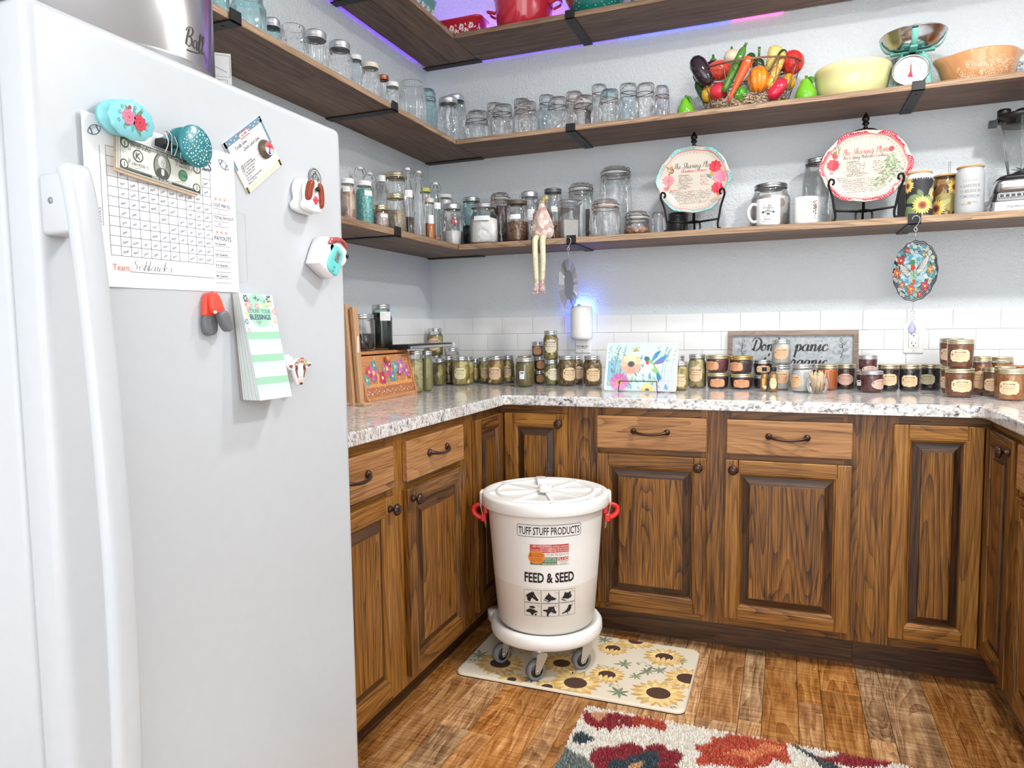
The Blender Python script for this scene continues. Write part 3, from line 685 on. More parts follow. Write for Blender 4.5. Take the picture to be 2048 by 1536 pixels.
# handle: two mounts and a bowed rounded bar
b = MB(); yc = -2.5085; P = [(FX+.038, 1.374), (FX+.042, 1.366), (FX+.048, 1.34), (FX+.055, 1.29), (FX+.067, 1.15), (FX+.076, .95), (FX+.078, .8), (FX+.074, .62), (FX+.062, .42), (FX+.05, .33), (FX+.03, .3), (FX-.001, .296)]
sp = smooth_path([(p[0], 0, p[1]) for p in P], 4); rings = []
for i, p in enumerate(sp):
    t = (sp[min(i+1, len(sp)-1)]-sp[max(i-1, 0)]).normalized(); n = Vector((-t.z, 0, t.x))
    hw = .0195; th = .011
    rings.append([tuple(Vector((p.x, yc, p.z))+Vector((0, q[0], 0))+n*q[1]) for q in rrect(-hw, -th, hw, th, .009, 3)])
b.loops(rings, True, True, True)
h_ = bl(fr, b, 'handle', M['freezer'])
bl(fr, MB().box(FX-.001, yc-.0185, 1.293, FX+.05, yc+.0185, 1.370, .006), 'handle_mount', M['freezer'])
T = Matrix.Translation((FX+.02, yc-.0182, 1.335)) @ Matrix.Rotation(pi/2, 4, 'X')
bl(fr, MB().lathe([(0, 0), (.0045, 0), (.004, .0012), (0, .0012)], 8, T=T), 'screw', plain('grey_screw', (150, 150, 152), .4, .5))
# control label printed on the door and the round badge
def fz(y, z): return (FX, y, z)
D = Deco(); gp = (150, 158, 164)
D.line([(p[0], p[1]) for p in rrect(-.05, -.0585, .047, .0585, .006)], .0009, (186, 190, 194), closed=True)
D.text('4', .009, .03, .02, (236, 240, 244), 1); D.line([(.0232, .0268), (.0232, .0332)], .0008, (70, 76, 84), 1); D.line([(.02, .03), (.0264, .03)], .0008, (70, 76, 84), 1)
for t, z in (('Turbo Freeze', .004), ('Control Lock', -.0205), ('Alarm Reset', -.0395)): D.text(t, .025, z, .0062, (130, 136, 142), 1, 'r')
D.text('Hold 3 sec', .025, -.026, .004, (150, 156, 160), 1, 'r')
def ff(lift=0): return lambda u, v, l: Vector((FX+.0001+lift+l, u, v))
d = D.build('control_label', lambda u, v, l: Vector((FX+.0001+l, -2.2105+u, 1.3135+v)), door_f)
b = MB(); T = Matrix.Translation((FX, -1.9655, 1.4712)) @ Matrix.Rotation(pi/2, 4, 'Y')
b.lathe([(0, -.001), (.0195, -.001), (.0195, .002), (.0185, .003), (.0165, .0026), (0, .0026)], 28, T=T)
bd = bl(fr, b, 'badge', plain('badge_grey', (128, 130, 134), .3, .6), door_f)
D = Deco(); wc = (232, 234, 236)
D.line([(.0148*cos(2*pi*i/40), .0148*sin(2*pi*i/40)) for i in range(40)], .0011, wc, closed=True)
for k in range(4): D.line([(.0118*cos(a)+.0, .0118*sin(a)) for a in [pi/2*k+.2+i*.11 for i in range(11)]], .0013, wc)
D.script('GE', 0, -.005, .0052, wc, 1, .22)
D.build('monogram', lambda u, v, l: Vector((FX+.0028+l, -1.9655+u, 1.4712+v)), door_f)
FRT = lambda loc, label, cat, group=None, name=None, roll=0: empty(name, loc, pi/2, label, cat, group)
# local frame on the freezer door: x runs along +y (away), -y is out of the door, z up
def froot(name, y, z, label, cat, group=None, off=0):
    return empty(name, (FX+off, y, z), pi/2, label, cat, group)
def out(b0, d): return -d
# --- football pool sheet (landscape letter paper)
SW, SH = .2785, .2300
r = froot('football_pool_sheet', -2.3285, 1.350, 'white football pool sheet with a handwritten grid held under two clip magnets', 'paper')
N = 24; b = MB(); top = []; bot = []
def wav(u): return .0012+.005*max(0, (-u-.04)/.1)**2+.0025*max(0, (u-.06)/.08)**2
def sheet_map(u, v, l): return Vector((u, -(wav(u)+l+.0), v+u*.012))
vs = []; fs = []
for i in range(N+1):
    u = -SW/2+SW*i/N; vs += [sheet_map(u, -SH/2, 0), sheet_map(u, SH/2, 0), sheet_map(u, -SH/2, -.0004), sheet_map(u, SH/2, -.0004)]
for i in range(N):
    a = 4*i; e = a+4; fs += [(a, e, e+1, a+1), (a+2, a+3, e+3, e+2), (a, a+2, e+2, e), (a+1, e+1, e+3, a+3)]
fs += [(0, 1, 3, 2), (4*N, 4*N+2, 4*N+3, 4*N+1)]
b.add(vs, fs, False); b.build('sheet', M['paper'], r)
D = Deco(); ink = (92, 100, 124); gx0, gx1, gy0, gy1 = -.1035, .0865, -.071, .0775
nx, ny = 11, 11
for i in range(nx+1):
    x = gx0+(gx1-gx0)*i/nx; D.line([(x, gy0+(0 if i else 0)), (x, gy1)], .0006, ink)
for j in range(ny+1):
    y = gy0+(gy1-gy0)*j/ny; D.line([(gx0, y), (gx1, y)], .0006, ink)
D.line([(gx0-.010, gy1-.002), (gx0-.010, gy1-.11)], .0006, ink)
nm = ['Pons', 'Karen', 'Luke', 'Janet', 'Sandy', 'Marge', 'Debra', 'Jerry', 'Marie', 'Lexi']; rr = random.Random(5)
cw, ch = (gx1-gx0)/nx, (gy1-gy0)/ny
for j in range(ny-1):
    for i in range(1, nx):
        x = gx0+cw*i; y = gy0+ch*j
        if rr.random() < .86: D.text(rr.choice(nm), x+cw*.45, y+ch*.33, ch*.40, (58, 64, 92), 1, 'c', .72, .3, rot=radians(22))
        D.text(str(10*j+i-1), x+cw*.96, y+ch*.06, ch*.17, (110, 115, 130), 1, 'r')
D.text('Team:', gx0+.001, gy0-.0205, .0125, (232, 150, 132), 1, 'l', off=.012)
D.script('Sea', gx0+.048, gy0-.0185, .0072, (80, 84, 104), 1, .09, sx=1.5); D.script('Hawks', gx0+.079, gy0-.0185, .0072, (80, 84, 104), 1, .09, sx=1.4)
D.line([(gx0+.03, gy0-.0215), (gx1, gy0-.0225)], .0007, (80, 84, 90))
x0, x1 = .0905, .1235
def box(y, h=.0085): D.frame(x0, y, x1, y+h, .0006, (90, 94, 100))
def stars(y):
    for k in range(3):
        pts = [((.0042 if q % 2 == 0 else .0017)*cos(pi/2+q*pi/5), (.0042 if q % 2 == 0 else .0017)*sin(pi/2+q*pi/5)) for q in range(10)]
        for q in range(0, 10): pass
        D.poly([(x0+.006+k*.0095+a, y+c) for a, c in pts], (236, 158, 140))
tk = (72, 78, 88)
stars(.036); D.text('COST PER SQ', x0, .0235, .0072, tk, 0, 'l', .85, off=.01); box(.0115); D.text('1-', x0+.012, .0135, .007, tk, 1, shear=.3)
D.text('TOTAL PAYOUT', x0, .0035, .0072, tk, 0, 'l', .8, off=.01); box(-.0085); D.text('10-', x0+.012, -.0065, .006, tk, 1, shear=.3)
stars(-.018); D.text('PAYOUTS', x0, -.031, .0098, tk, 0, 'l', .85, off=.012)
for k, t in enumerate(('1st Quarter', '2nd Quarter', '3rd Quarter', '4th Quarter')):
    y = -.0385-k*.0175; D.text(t, x0, y, .0058, tk, 0, 'l', .9, off=.01); box(y-.0095, .0075)
D.text('SQUARES', .0905, .0785, .0215, (86, 100, 122), 0, 'r', .9, off=.02)
def ball_(x, y, rot):
    c, s_ = cos(rot), sin(rot); Q = lambda a, e: (x+a*c-e*s_, y+a*s_+e*c)
    D.poly([Q(a, e) for a, e in arc(0, -.009, .0155, 36, 144, 10)+arc(0, .009, .0155, 216, 324, 10)], (96, 108, 124))
    D.poly([Q(a*.86, e*.82) for a, e in arc(0, -.009, .0155, 36, 144, 10)+arc(0, .009, .0155, 216, 324, 10)], (246, 246, 248), 1)
    for sx in (-1, 1): D.line([Q(sx*.0062, -.005), Q(sx*.0056, 0), Q(sx*.0062, .005)], .0022, (96, 108, 124), 2)
    for q in range(4): D.line([Q(-.004+q*.0027, .0012), Q(-.004+q*.0027, .0046)], .0008, (90, 100, 118), 2)
ball_(-.120, .094, .5); ball_(.1165, .094, -.55)
D.text('HAWKS', gx0-.0125, -.02, .0075, ink, 0, 'c', .9, rot=pi/2)
D.build('print', lambda u, v, l: sheet_map(u, v, l+.0002), r, cut=.012)
# --- dollar bills in a binder clip
r = froot('dollar_bills', -2.3445, 1.4145, 'small fan of one dollar bills clipped over the pool sheet', 'money', off=.0085)
bw, bh = .152, .046
def bmap(k): return lambda u, v, l: Vector((u*cos(-.075)-v*sin(-.075), -(l+.0010*k+.003*max(0, (-u-.045)/.03)**2), u*sin(-.075)+v*cos(-.075)))
for k, (du, dv, cc) in enumerate([(-.007, -.005, (206, 180, 150)), (-.004, -.001, (220, 216, 200)), (0, 0, (232, 232, 222))]):
    b = MB(); vs = []; fs = []; f_ = bmap(k); n = 14
    for i in range(n+1):
        u = -bw/2+bw*i/n; vs += [f_(u+du, -bh/2+dv, 0), f_(u+du, bh/2+dv, 0), f_(u+du, -bh/2+dv, -.0003), f_(u+du, bh/2+dv, -.0003)]
    for i in range(n):
        a = 4*i; e = a+4; fs += [(a, e, e+1, a+1), (a+2, a+3, e+3, e+2), (a, a+2, e+2, e), (a+1, e+1, e+3, a+3)]
    b.add(vs, fs, False); b.build('bill', plain('bill_paper_%d' % k, cc, .8), r)
D = Deco(); g = (104, 108, 100); gd = (70, 74, 70); lt = (228, 229, 218)
D.frame(-bw/2+.003, -bh/2+.002, bw/2-.003, bh/2-.002, .0022, g)
D.rect(-bw/2+.003, -bh/2+.002, bw/2-.003, -bh/2+.0055, g); D.rect(-bw/2+.003, bh/2-.0065, bw/2-.003, bh/2-.002, g)
for sx in (-1, 1):
    for sy in (-1, 1):
        D.disc(sx*(bw/2-.0105), sy*(bh/2-.0085), .0075, gd, 1, 16, .0068); D.disc(sx*(bw/2-.0105), sy*(bh/2-.0085), .0056, lt, 2, 16, .005)
        D.text('1', sx*(bw/2-.0105), sy*(bh/2-.0085)-.0034, .0095, gd, 3, off=.03)
D.disc(0, -.0005, .0155, gd, 1, 28, .0205); D.disc(0, -.0005, .0138, (150, 154, 146), 2, 28, .0188)
# portrait: an engraved bust of a man in a white wig and dark coat
D.poly([(-.0125, -.013), (-.009, -.0055), (-.004, -.003), (.005, -.003), (.0095, -.0058), (.0125, -.012), (.008, -.0175), (-.008, -.0175)], (78, 82, 78), 3)
D.poly([(-.002, -.004), (.003, -.004), (.0035, -.012), (.0, -.014), (-.002, -.011)], (226, 228, 220), 4)
D.disc(-.001, .0062, .0072, (216, 218, 210), 4, 16, .0088); D.disc(.0012, .0045, .0046, (198, 198, 188), 5, 14, .0066)
for q in (-1, 1): D.disc(.0012+q*.0018, .0058, .0007, gd, 6, 8)
D.line([(.0014, .005), (.002, .0028), (.001, .0026)], .0005, gd, 6); D.line([(-.0006, .0006), (.0028, .0006)], .0005, gd, 6)
D.disc(-.042, .003, .0088, gd, 1, 22); D.disc(-.042, .003, .0070, lt, 2, 22); D.text('K', -.042, -.0015, .0125, gd, 3, off=.03)
D.disc(.0385, -.003, .0088, (72, 128, 92), 1, 20); D.disc(.0385, -.003, .0072, (120, 166, 134), 2, 20); D.text('ONE', .0385, -.0055, .0068, (60, 110, 80), 3)
D.text('THE UNITED STATES OF AMERICA', 0, bh/2-.0062, .0052, lt, 2, sx=.95, off=.01); D.text('FEDERAL RESERVE NOTE', 0, bh/2-.0001, .003, gd, 2)
D.text('UNITED STATES', -.038, .0135, .0062, gd, 2, sx=.8, off=.01); D.text('OF AMERICA', .037, .0135, .0062, gd, 2, sx=.8, off=.01)
D.text('ONE DOLLAR', 0, -bh/2+.0016, .0058, lt, 2, off=.02); D.text('K 24619235 C', -.041, -.0115, .0058, gd, 2); D.text('K 24619235 C', .041, .0085, .0055, gd, 2)
D.scribble(-.06, -.0165, -.03, .0035, gd, 2, .0004, 3); D.scribble(.024, -.0165, .054, .0035, gd, 2, .0004, 4)
D.text('11', -.0565, .0065, .006, gd, 2); D.text('11', -.0565, -.0085, .006, gd, 2)
D.build('print', lambda u, v, l: bmap(2)(u, v, l+.0002), r, cut=.012)
r = froot('binder_clip', -2.3305, 1.4445, 'black binder clip with wire arms on the dollar bills', 'clip', off=.009)
b = MB(); b.prism([(-.013, -.0005), (-.0065, .010), (.0065, .010), (.013, -.0005)], -.017, .017, 'x'); b.build('body', M['blackplastic'], r, rot=(0, radians(4.5), 0))
for q, (zz, yy) in ((-1, (.02, -.006)), (1, (.022, -.016))):
    x = q*.0085; pts = [(x-.006, -.010, -.012), (x-.003, -.013, .004), (x-.006, -.010, .016), (x-.004, -.007, .021), (x+.004, -.007, .021), (x+.006, -.010, .016), (x+.003, -.013, .004), (x+.006, -.010, -.012)]
    MB().tube(smooth_path(pts, 4), .0009, 6).build('wire_arm', M['silver'], r, rot=(0, radians(4.5), 0))
# --- turquoise scalloped clip magnet with roses, and the teal dotted one
r = froot('rose_clip_magnet', -2.4135, 1.4605, 'turquoise scalloped oval clip magnet painted with pink and red roses', 'magnet', 'clip magnets', off=.009)
def scal(rx, rz, y, n=48, amp=.03): return [(rx*(1+amp*cos(12*2*pi*i/n))*cos(2*pi*i/n), y, rz*(1+amp*cos(12*2*pi*i/n))*sin(2*pi*i/n)) for i in range(n)]
tq = plain('turquoise_plastic', (140, 214, 222), .3)
b = MB(); b.loops([scal(.031, .0235, -.001, amp=0), scal(.031, .0235, -.012, amp=0)], True, True, True, T=Matrix.Translation((-.006, 0, .003))); b.build('base', tq, r)
MB().box(-.012, -.022, -.008, .012, -.011, .008, .002).build('spring_block', tq, r)
b = MB(); b.loops([scal(.0335, .0250, -.021), scal(.0352, .0266, -.0225), scal(.0352, .0266, -.0265), scal(.0340, .0256, -.0280)], True, True, True); b.build('face', tq, r)
D = Deco()
for a in range(9): D.leaf(.002, 0, .019+.004*(a % 2), a*.7+.2, (96, 130, 96) if a % 2 else (88, 160, 168), 0, .3)
for (x, y) in ((-.024, .006), (-.019, .015), (.004, .019), (.016, .018), (.026, .0), (.023, -.008), (-.026, -.006), (-.016, -.014)): D.flower(x*.9, y*.9, .0032, (74, 150, 176), (190, 180, 130), 1, 5)
D.rose(-.0075, .002, .0105, (226, 110, 136), 3); D.rose(.0098, -.0015, .0105, (196, 40, 66), 3); D.disc(-.005, .0155, .0028, (170, 60, 90), 3)
D.build('painted_roses', on_front(-.0281), r)
r = froot('dotted_clip_magnet', -2.3015, 1.4515, 'round dark teal clip magnet with white dots', 'magnet', 'clip magnets', off=.009)
tl = plain('dark_teal_plastic', (44, 128, 134), .28)
def ell(rx, rz, y, n=36): return [(rx*cos(2*pi*i/n), y, rz*sin(2*pi*i/n)) for i in range(n)]
b = MB(); b.loops([ell(.024, .024, -.001), ell(.024, .024, -.010)], True, True, True, T=Matrix.Translation((-.006, 0, .004))); b.build('base', tl, r)
MB().box(-.010, -.022, -.008, .010, -.0095, .008, .002).build('spring_block', tl, r)
b = MB(); b.loops([ell(.0295, .0295, -.021), ell(.0312, .0312, -.0225), ell(.0312, .0312, -.0265), ell(.0295, .0295, -.0285)], True, True, True); b.build('face', tl, r)
D = Deco(); rr = random.Random(3); pts = []
while len(pts) < 92:
    a, q = rr.random()*2*pi, .0275*sqrt(rr.random()); p = (q*cos(a), q*sin(a))
    if all((p[0]-o[0])**2+(p[1]-o[1])**2 > .0038**2 for o in pts): pts.append(p); D.disc(*p, rr.choice((.0007, .0010, .0014)), (238, 246, 246), 0, 8)
D.build('painted_dots', on_front(-.0286), r)
# --- recipe card with bottle-cap magnet
r = froot('recipe_card', -2.138, 1.4785, 'tilted recipe card with blue dotted top border and yellow plaid bottom', 'card', off=.0008)
rc = radians(38); cw_, ch_ = .118, .092
def cmap(u, v, l): x, z = u*.98, v; return Vector((x*cos(rc)-z*sin(rc)*.98, -(.0012+l), x*sin(rc)*.98+z*cos(rc)))
def card(b, x0, y0, x1, y1, l0, l1):
    q = [cmap(x, y, l) for l in (l0, l1) for x, y in ((x0, y0), (x1, y0), (x1, y1), (x0, y1))]
    b.add(q, [(0, 1, 2, 3), (4, 5, 6, 7), (0, 1, 5, 4), (1, 2, 6, 5), (2, 3, 7, 6), (3, 0, 4, 7)])
b = MB(); card(b, -cw_/2, -ch_/2, cw_/2, ch_/2, -.001, .0008); b.build('card', M['paper'], r)
D = Deco(); bl_c = (106, 136, 158); dk = (70, 72, 80)
D.rect(-cw_/2, ch_/2-.010, cw_/2, ch_/2, bl_c); D.rect(-cw_/2, ch_/2-.05, -cw_/2+.0055, ch_/2, bl_c); D.rect(cw_/2-.0055, ch_/2-.05, cw_/2, ch_/2, bl_c)
for i in range(15): D.disc(-cw_/2+.006+i*.0077, ch_/2-.005+.0018*(-1)**i, .0013, (240, 244, 246), 1, 7)
D.rect(-cw_/2, -ch_/2, cw_/2, -ch_/2+.011, (250, 242, 214)); D.rect(-cw_/2, -ch_/2, -cw_/2+.0055, ch_/2-.05, (250, 242, 214)); D.rect(cw_/2-.0055, -ch_/2, cw_/2, ch_/2-.05, (250, 242, 214))
for i in range(24): D.line([(-cw_/2+.002+i*.005, -ch_/2), (-cw_/2+.002+i*.005, -ch_/2+.011)], .0007, (216, 180, 110), 1)
for j in range(9): D.line([(-cw_/2, -ch_/2+.011+j*.004), (-cw_/2+.0055, -ch_/2+.011+j*.004)], .0007, (216, 180, 110), 1); D.line([(cw_/2-.0055, -ch_/2+.011+j*.004), (cw_/2, -ch_/2+.011+j*.004)], .0007, (216, 180, 110), 1)
D.line([(-cw_/2, -ch_/2+.0055), (cw_/2, -ch_/2+.0055)], .0006, (216, 180, 110), 1)
D.frame(-.014, .0335, .014, .0425, .0016, (192, 80, 80), 2); D.rect(-.013, .0345, .013, .0415, (250, 246, 240), 1); D.text('RECIPE', 0, .0357, .0058, (60, 60, 66), 3, off=.01)
for j, (t, x) in enumerate([('Tortilla Stew', -.03), ('Quick Lunch Stew', .0), ('', 0), ('', 0)]):
    y = .024-j*.009; D.line([(-.05, y-.002), (.05, y-.002)], .0004, (150, 150, 150), 1); D.text(t, -.04+.0*j+(.02 if j == 1 else 0), y, .0088, (50, 52, 60), 1, 'l', .8, .3, off=.008)
for j, t in enumerate(['1 pkg taco seasoning', '1 pkg dry ranch dressing', 'Add 2 cans tomatoes', '1 lg can pinto beans', '1 can stewed tom', '1 can corn', '1 lb browned ground beef', 'Simmer 20 min']):
    D.text(t, -.048, -.0035-j*.0044, .0054, (50, 52, 60), 1, 'l', .85, .25, off=.008)
D.build('print', lambda u, v, l: cmap(u, v, .0009+l), r)
r = froot('bottle_cap_magnet', -2.112, 1.4935, 'bottle cap magnet with a red letter on the recipe card', 'magnet', off=.003)
b = MB(); n = 63
def crown(rad, y, amp): return [(rad*(1+amp*cos(21*2*pi*i/n))*cos(2*pi*i/n), y, rad*(1+amp*cos(21*2*pi*i/n))*sin(2*pi*i/n)) for i in range(n)]
b.loops([crown(.0155, -.001, .09), crown(.0152, -.004, .07), crown(.0128, -.010, .02), crown(.0118, -.012, 0)], True, True, True); b.build('cap', plain('worn_steel_cap', (120, 104, 88), .4, .7), r)
D = Deco(); D.disc(0, 0, .0112, (196, 206, 220), 0, 22); D.poly([(.011*cos(a), .011*sin(a)) for a in [radians(5+17*i) for i in range(11)]], (206, 92, 104), 1); D.text('T', 0, -.0055, .0155, (196, 40, 58), 3, off=.03)
D.disc(0, -.0075, .003, (66, 92, 130), 2, 12, .0025); D.build('print', on_front(-.0121), r, mat='printgloss')
# --- ceramic dog clip, dog timer, cow clip
cer = plain('white_ceramic', (242, 243, 244), .14); ear = plain('red_brown_glaze', (150, 62, 34), .14)
def blob(pts, y0, y1, rnd=.004, T=None):
    """rounded relief from an outline"""
    P = smooth_path(pts, 4, True); c = sum(P, Vector((0, 0, 0)))/len(P); b = MB()
    rg = lambda k, y: [((p.x-c.x)*k+c.x, y, (p.y-c.y)*k+c.y) for p in P]
    s_ = -1 if y1 < y0 else 1; h = abs(y1-y0); e = min(rnd, h)
    b.loops([rg(.97, y0), rg(1, y0+s_*.0006), rg(1, y1-s_*e), rg(.97, y1-s_*e*.45), rg(.9, y1-s_*e*.12), rg(.75, y1)], True, True, True, T); return b
r = froot('dog_clip_magnet', -2.0135, 1.428, 'white ceramic dog clip magnet with red brown ears', 'magnet', 'clip magnets')
body = [(-.012, .031), (.010, .033), (.022, .025), (.028, .010), (.024, -.010), (.028, -.022), (.022, -.033), (.004, -.034), (-.016, -.033), (-.030, -.028), (-.033, -.018), (-.024, -.008), (-.026, .008), (-.022, .022)]
blob(body, -.002, -.014).build('base', cer, r); blob([(p[0]*.86+.008, p[1]*.92) for p in body], -.016, -.030).build('body', cer, r)
for pts in ([(.001, .028), (-.008, .026), (-.015, .012), (-.018, -.004), (-.014, -.012), (-.008, -.006), (-.004, .008), (.002, .020)], [(.022, .026), (.028, .020), (.031, .004), (.030, -.014), (.026, -.022), (.021, -.016), (.020, .004), (.017, .020)]):
    blob(pts, -.026, -.036).build('ear', ear, r)
MB().ball((.011, -.0345, .012), .0045, 10).build('nose', plain('black_glaze', (20, 20, 22), .12), r)
for dx, dz in ((-.004, 0), (.004, 0), (0, .004), (0, -.005)): MB().ball((.009+dx, -.031, -.008+dz), .0038, 8, sy=.6).build('bow_loop', plain('pink_glaze', (228, 74, 96), .2), r)
for q in (-1, 1): MB().ball((.010+q*.006, -.031, .017), .0013, 6).build('eye', plain('black_glaze', (20, 20, 22), .12), r)
r = froot('dog_kitchen_timer', -1.9585, 1.316, 'white dog shaped kitchen timer with turquoise screen panel, stuck on freezer', 'timer')
R38 = Matrix.Rotation(radians(28), 4, 'Y')
blob([(-.034, .022), (-.036, -.030), (-.028, -.036), (.016, -.036), (.022, -.028), (.024, .018), (.010, .028), (-.02, .03)], -.003, -.034, .006, R38).build('body', cer, r)
blob([(-.026, .012), (-.014, .034), (.012, .046), (.036, .040), (.046, .022), (.040, .002), (.024, -.006), (-.01, -.002)], -.012, -.034, .010, R38).build('head', cer, r)
blob([(-.028, .014), (-.022, .030), (-.004, .044), (.018, .050), (.036, .044), (.028, .040), (.010, .040), (-.008, .030), (-.018, .018)], -.012, -.038, .006, R38).build('ear', plain('dusty_red_glaze', (178, 84, 80), .14), r)
MB().ball((.048, -.03, .006), .007, 10).build('nose', plain('black_glaze', (20, 20, 22), .12), r)
blob([(-.008, .020), (-.012, -.026), (.018, -.032), (.026, -.02), (.024, .020), (.008, .026)], -.033, -.0375, .002, R38).build('panel', plain('turquoise_panel', (112, 208, 204), .3), r)
b = MB(); b.box(.001, -.0388, -.006, .015, -.0368, .016, .0006, R38); b.build('screen', plain('grey_lcd', (128, 138, 134), .2), r)
D = Deco(); D.text('00:00', 0, 0, .006, (60, 66, 64), 1, rot=-pi/2); D.build('digits', lambda u, v, l: R38 @ Vector((.0055+u, -.0389-l, .012+v-.007)), r)
for z in (-.018, -.0265):
    b = MB(); b.lathe([(0, 0), (.0036, 0), (.003, .0014), (0, .0016)], 12, T=R38 @ Matrix.Translation((.006, -.0374, z)) @ Matrix.Rotation(pi/2, 4, 'X')); b.build('button', plain('turquoise_button', (92, 188, 186), .3), r)
r = froot('cow_clip_magnet', -2.070, 1.0955, 'small white cow head clip magnet with flower crown', 'magnet', 'clip magnets')
blob([(-.03, .026), (-.012, .031), (.006, .024), (.010, .006), (-.002, -.012), (-.022, -.008), (-.034, .006), (-.036, .018)], -.002, -.013).build('base', cer, r)
MB().box(-.018, -.026, .002, -.004, -.012, .018, .002).build('spring_block', cer, r)
head = [(-.018, .016), (0, .024), (.018, .018), (.020, .004), (.012, -.016), (.006, -.026), (-.006, -.027), (-.012, -.018), (-.019, .0)]
blob(head, -.024, -.032).build('head', cer, r)
for q in (-1, 1): blob([(q*.016, .010), (q*.024, .016), (q*.034, .015), (q*.036, .010), (q*.028, .003), (q*.018, .004)], -.025, -.031, .003).build('ear', cer, r)
D = Deco(); br = (142, 84, 72)
for q in (-1, 1):
    D.poly([(q*.007, .010), (q*.014, .012), (q*.016, .002), (q*.010, -.012), (q*.006, -.014), (q*.009, -.002)], br); D.poly([(q*.021, .012), (q*.031, .0125), (q*.032, .0095), (q*.024, .006)], br); D.disc(q*.010, .005, .0022, (30, 26, 26), 1, 10)
D.disc(0, -.0165, .009, (226, 190, 180), 1, 16, .0065); D.disc(-.004, -.014, .0022, (250, 246, 244), 2); D.disc(.004, -.014, .0022, (250, 246, 244), 2); D.disc(0, -.0235, .0045, (44, 36, 38), 2, 12, .0022)
for x, y, c in ((-.013, .013, (216, 72, 92)), (-.007, .018, (88, 178, 184)), (0, .020, (228, 96, 140)), (.006, .020, (208, 40, 66)), (.011, .016, (238, 150, 80)), (.016, .013, (88, 178, 184))): D.flower(x, y, .0055, c, (240, 220, 150), 3, 6)
D.build('painted_face', on_front(-.0322), r)
# --- red and grey clip, list pad
r = froot('bag_clip', -2.2565, 1.197, 'red and grey plastic bag clip stuck to the freezer under the pool sheet', 'clip')
gr = plain('grey_grip', (112, 114, 118), .45); rd = plain('coral_red_plastic', (240, 86, 66), .35)
blob([(-.014, .030), (-.006, .036), (.004, .030), (.008, .006), (.006, -.002), (-.016, -.002), (-.018, .008)], -.002, -.012).build('back_jaw', rd, r); blob([(-.017, -.001), (.006, -.001), (.008, -.020), (.004, -.030), (-.008, -.033), (-.017, -.028), (-.020, -.014)], -.002, -.012).build('back_grip', gr, r)
b = blob([(-.012, .034), (-.004, .038), (.006, .028), (.012, .014), (.014, .006), (-.002, .002), (-.010, .004), (-.013, .018)], -.013, -.022); b.build('front_jaw', rd, r)
blob([(-.002, .0025), (.014, .0065), (.022, -.012), (.024, -.022), (.018, -.027), (.010, -.024), (.002, -.012)], -.016, -.028).build('front_grip', gr, r)
MB().lathe([(0, 0), (.003, 0), (.002, .003), (0, .003)], 10, T=Matrix.Translation((-.010, -.0225, .004)) @ Matrix.Rotation(pi/2, 4, 'X')).build('pivot', cer, r)
r = froot('list_pad', -2.1635, 1.1435, 'long green striped list pad headed with flowers, standing off the freezer', 'notepad')
pw, ph = .082, .182; tilt = .10
def pmap(u, v, l): w = .016+(.028*(ph/2-v)/ph); return Vector((u+(ph/2-v)*.055, -(w+l), v))
def slab(b, d0, d1, ins=0):
    f0 = lambda u, v: Vector((u+(ph/2-v)*.055, -(pmap(0, v, 0).y*-1)*d0, v)); f1 = lambda u, v: Vector((u+(ph/2-v)*.055, -(pmap(0, v, 0).y*-1)*d1, v))
    q = [f(u, v) for f in (f0, f1) for u, v in ((-pw/2+ins, -ph/2), (pw/2-ins, -ph/2), (pw/2-ins, ph/2), (-pw/2+ins, ph/2))]
    b.add(q, [(0, 1, 2, 3), (4, 5, 6, 7), (0, 1, 5, 4), (1, 2, 6, 5), (2, 3, 7, 6), (3, 0, 4, 7)])
b = MB(); slab(b, .02, .14); b.build('backing_card', plain('grey_card', (150, 140, 134), .8), r)
b = MB()
for k in range(9): slab(b, .16+k*.095, .16+k*.095+.08, .0003*(k % 2))
o_ = b.build('sheets', plain('pad_paper_edges', (206, 214, 212), .8), r); o_['kind'] = 'stuff'
D = Deco(); gm, lm, lv = (158, 206, 178), (206, 234, 222), (238, 230, 244)
D.rect(-pw/2, ph/2-.052, pw/2, ph/2, (212, 236, 224)); y = ph/2-.052; seq = [lv, gm, lm, lv, gm, lm, lv, gm, lm, lv]; hh = (ph-.052)/len(seq)
for c_ in seq: D.rect(-pw/2, y-hh, pw/2, y, c_); y -= hh
D.poly([(x, z) for x, z in arc(0, ph/2-.028, .03, 0, 360, 20)], (168, 214, 190), 1)
rr = random.Random(4); yb = ph/2
for (x, y, rad, c_) in ((-.028, -.008, .007, (70, 84, 140)), (-.024, -.019, .011, (240, 160, 190)), (.030, -.008, .008, (64, 78, 132)), (.031, -.016, .012, (250, 250, 250)), (-.004, -.021, .006, (246, 150, 180)), (.006, -.018, .007, (250, 250, 250)), (.038, -.03, .008, (244, 170, 196)), (-.036, -.048, .006, (110, 150, 210)), (-.030, -.034, .007, (228, 232, 180)), (.014, -.019, .005, (230, 240, 150)), (-.034, -.062, .005, (236, 180, 210)), (.036, -.045, .006, (244, 200, 170))): D.flower(x, yb+y, rad, c_, (240, 220, 140), 2, 6)
for k in range(30):
    x = rr.choice((-1, 1))*(.022+.018*rr.random()); y = -.003-.056*rr.random(); D.disc(x, yb+y, .0007, (44, 62, 110), 4, 6)
for k in range(10): D.leaf(-.01+.003*k, yb-.008-.002*(k % 3), .007, .4+k*.5, (96, 158, 120), 1)
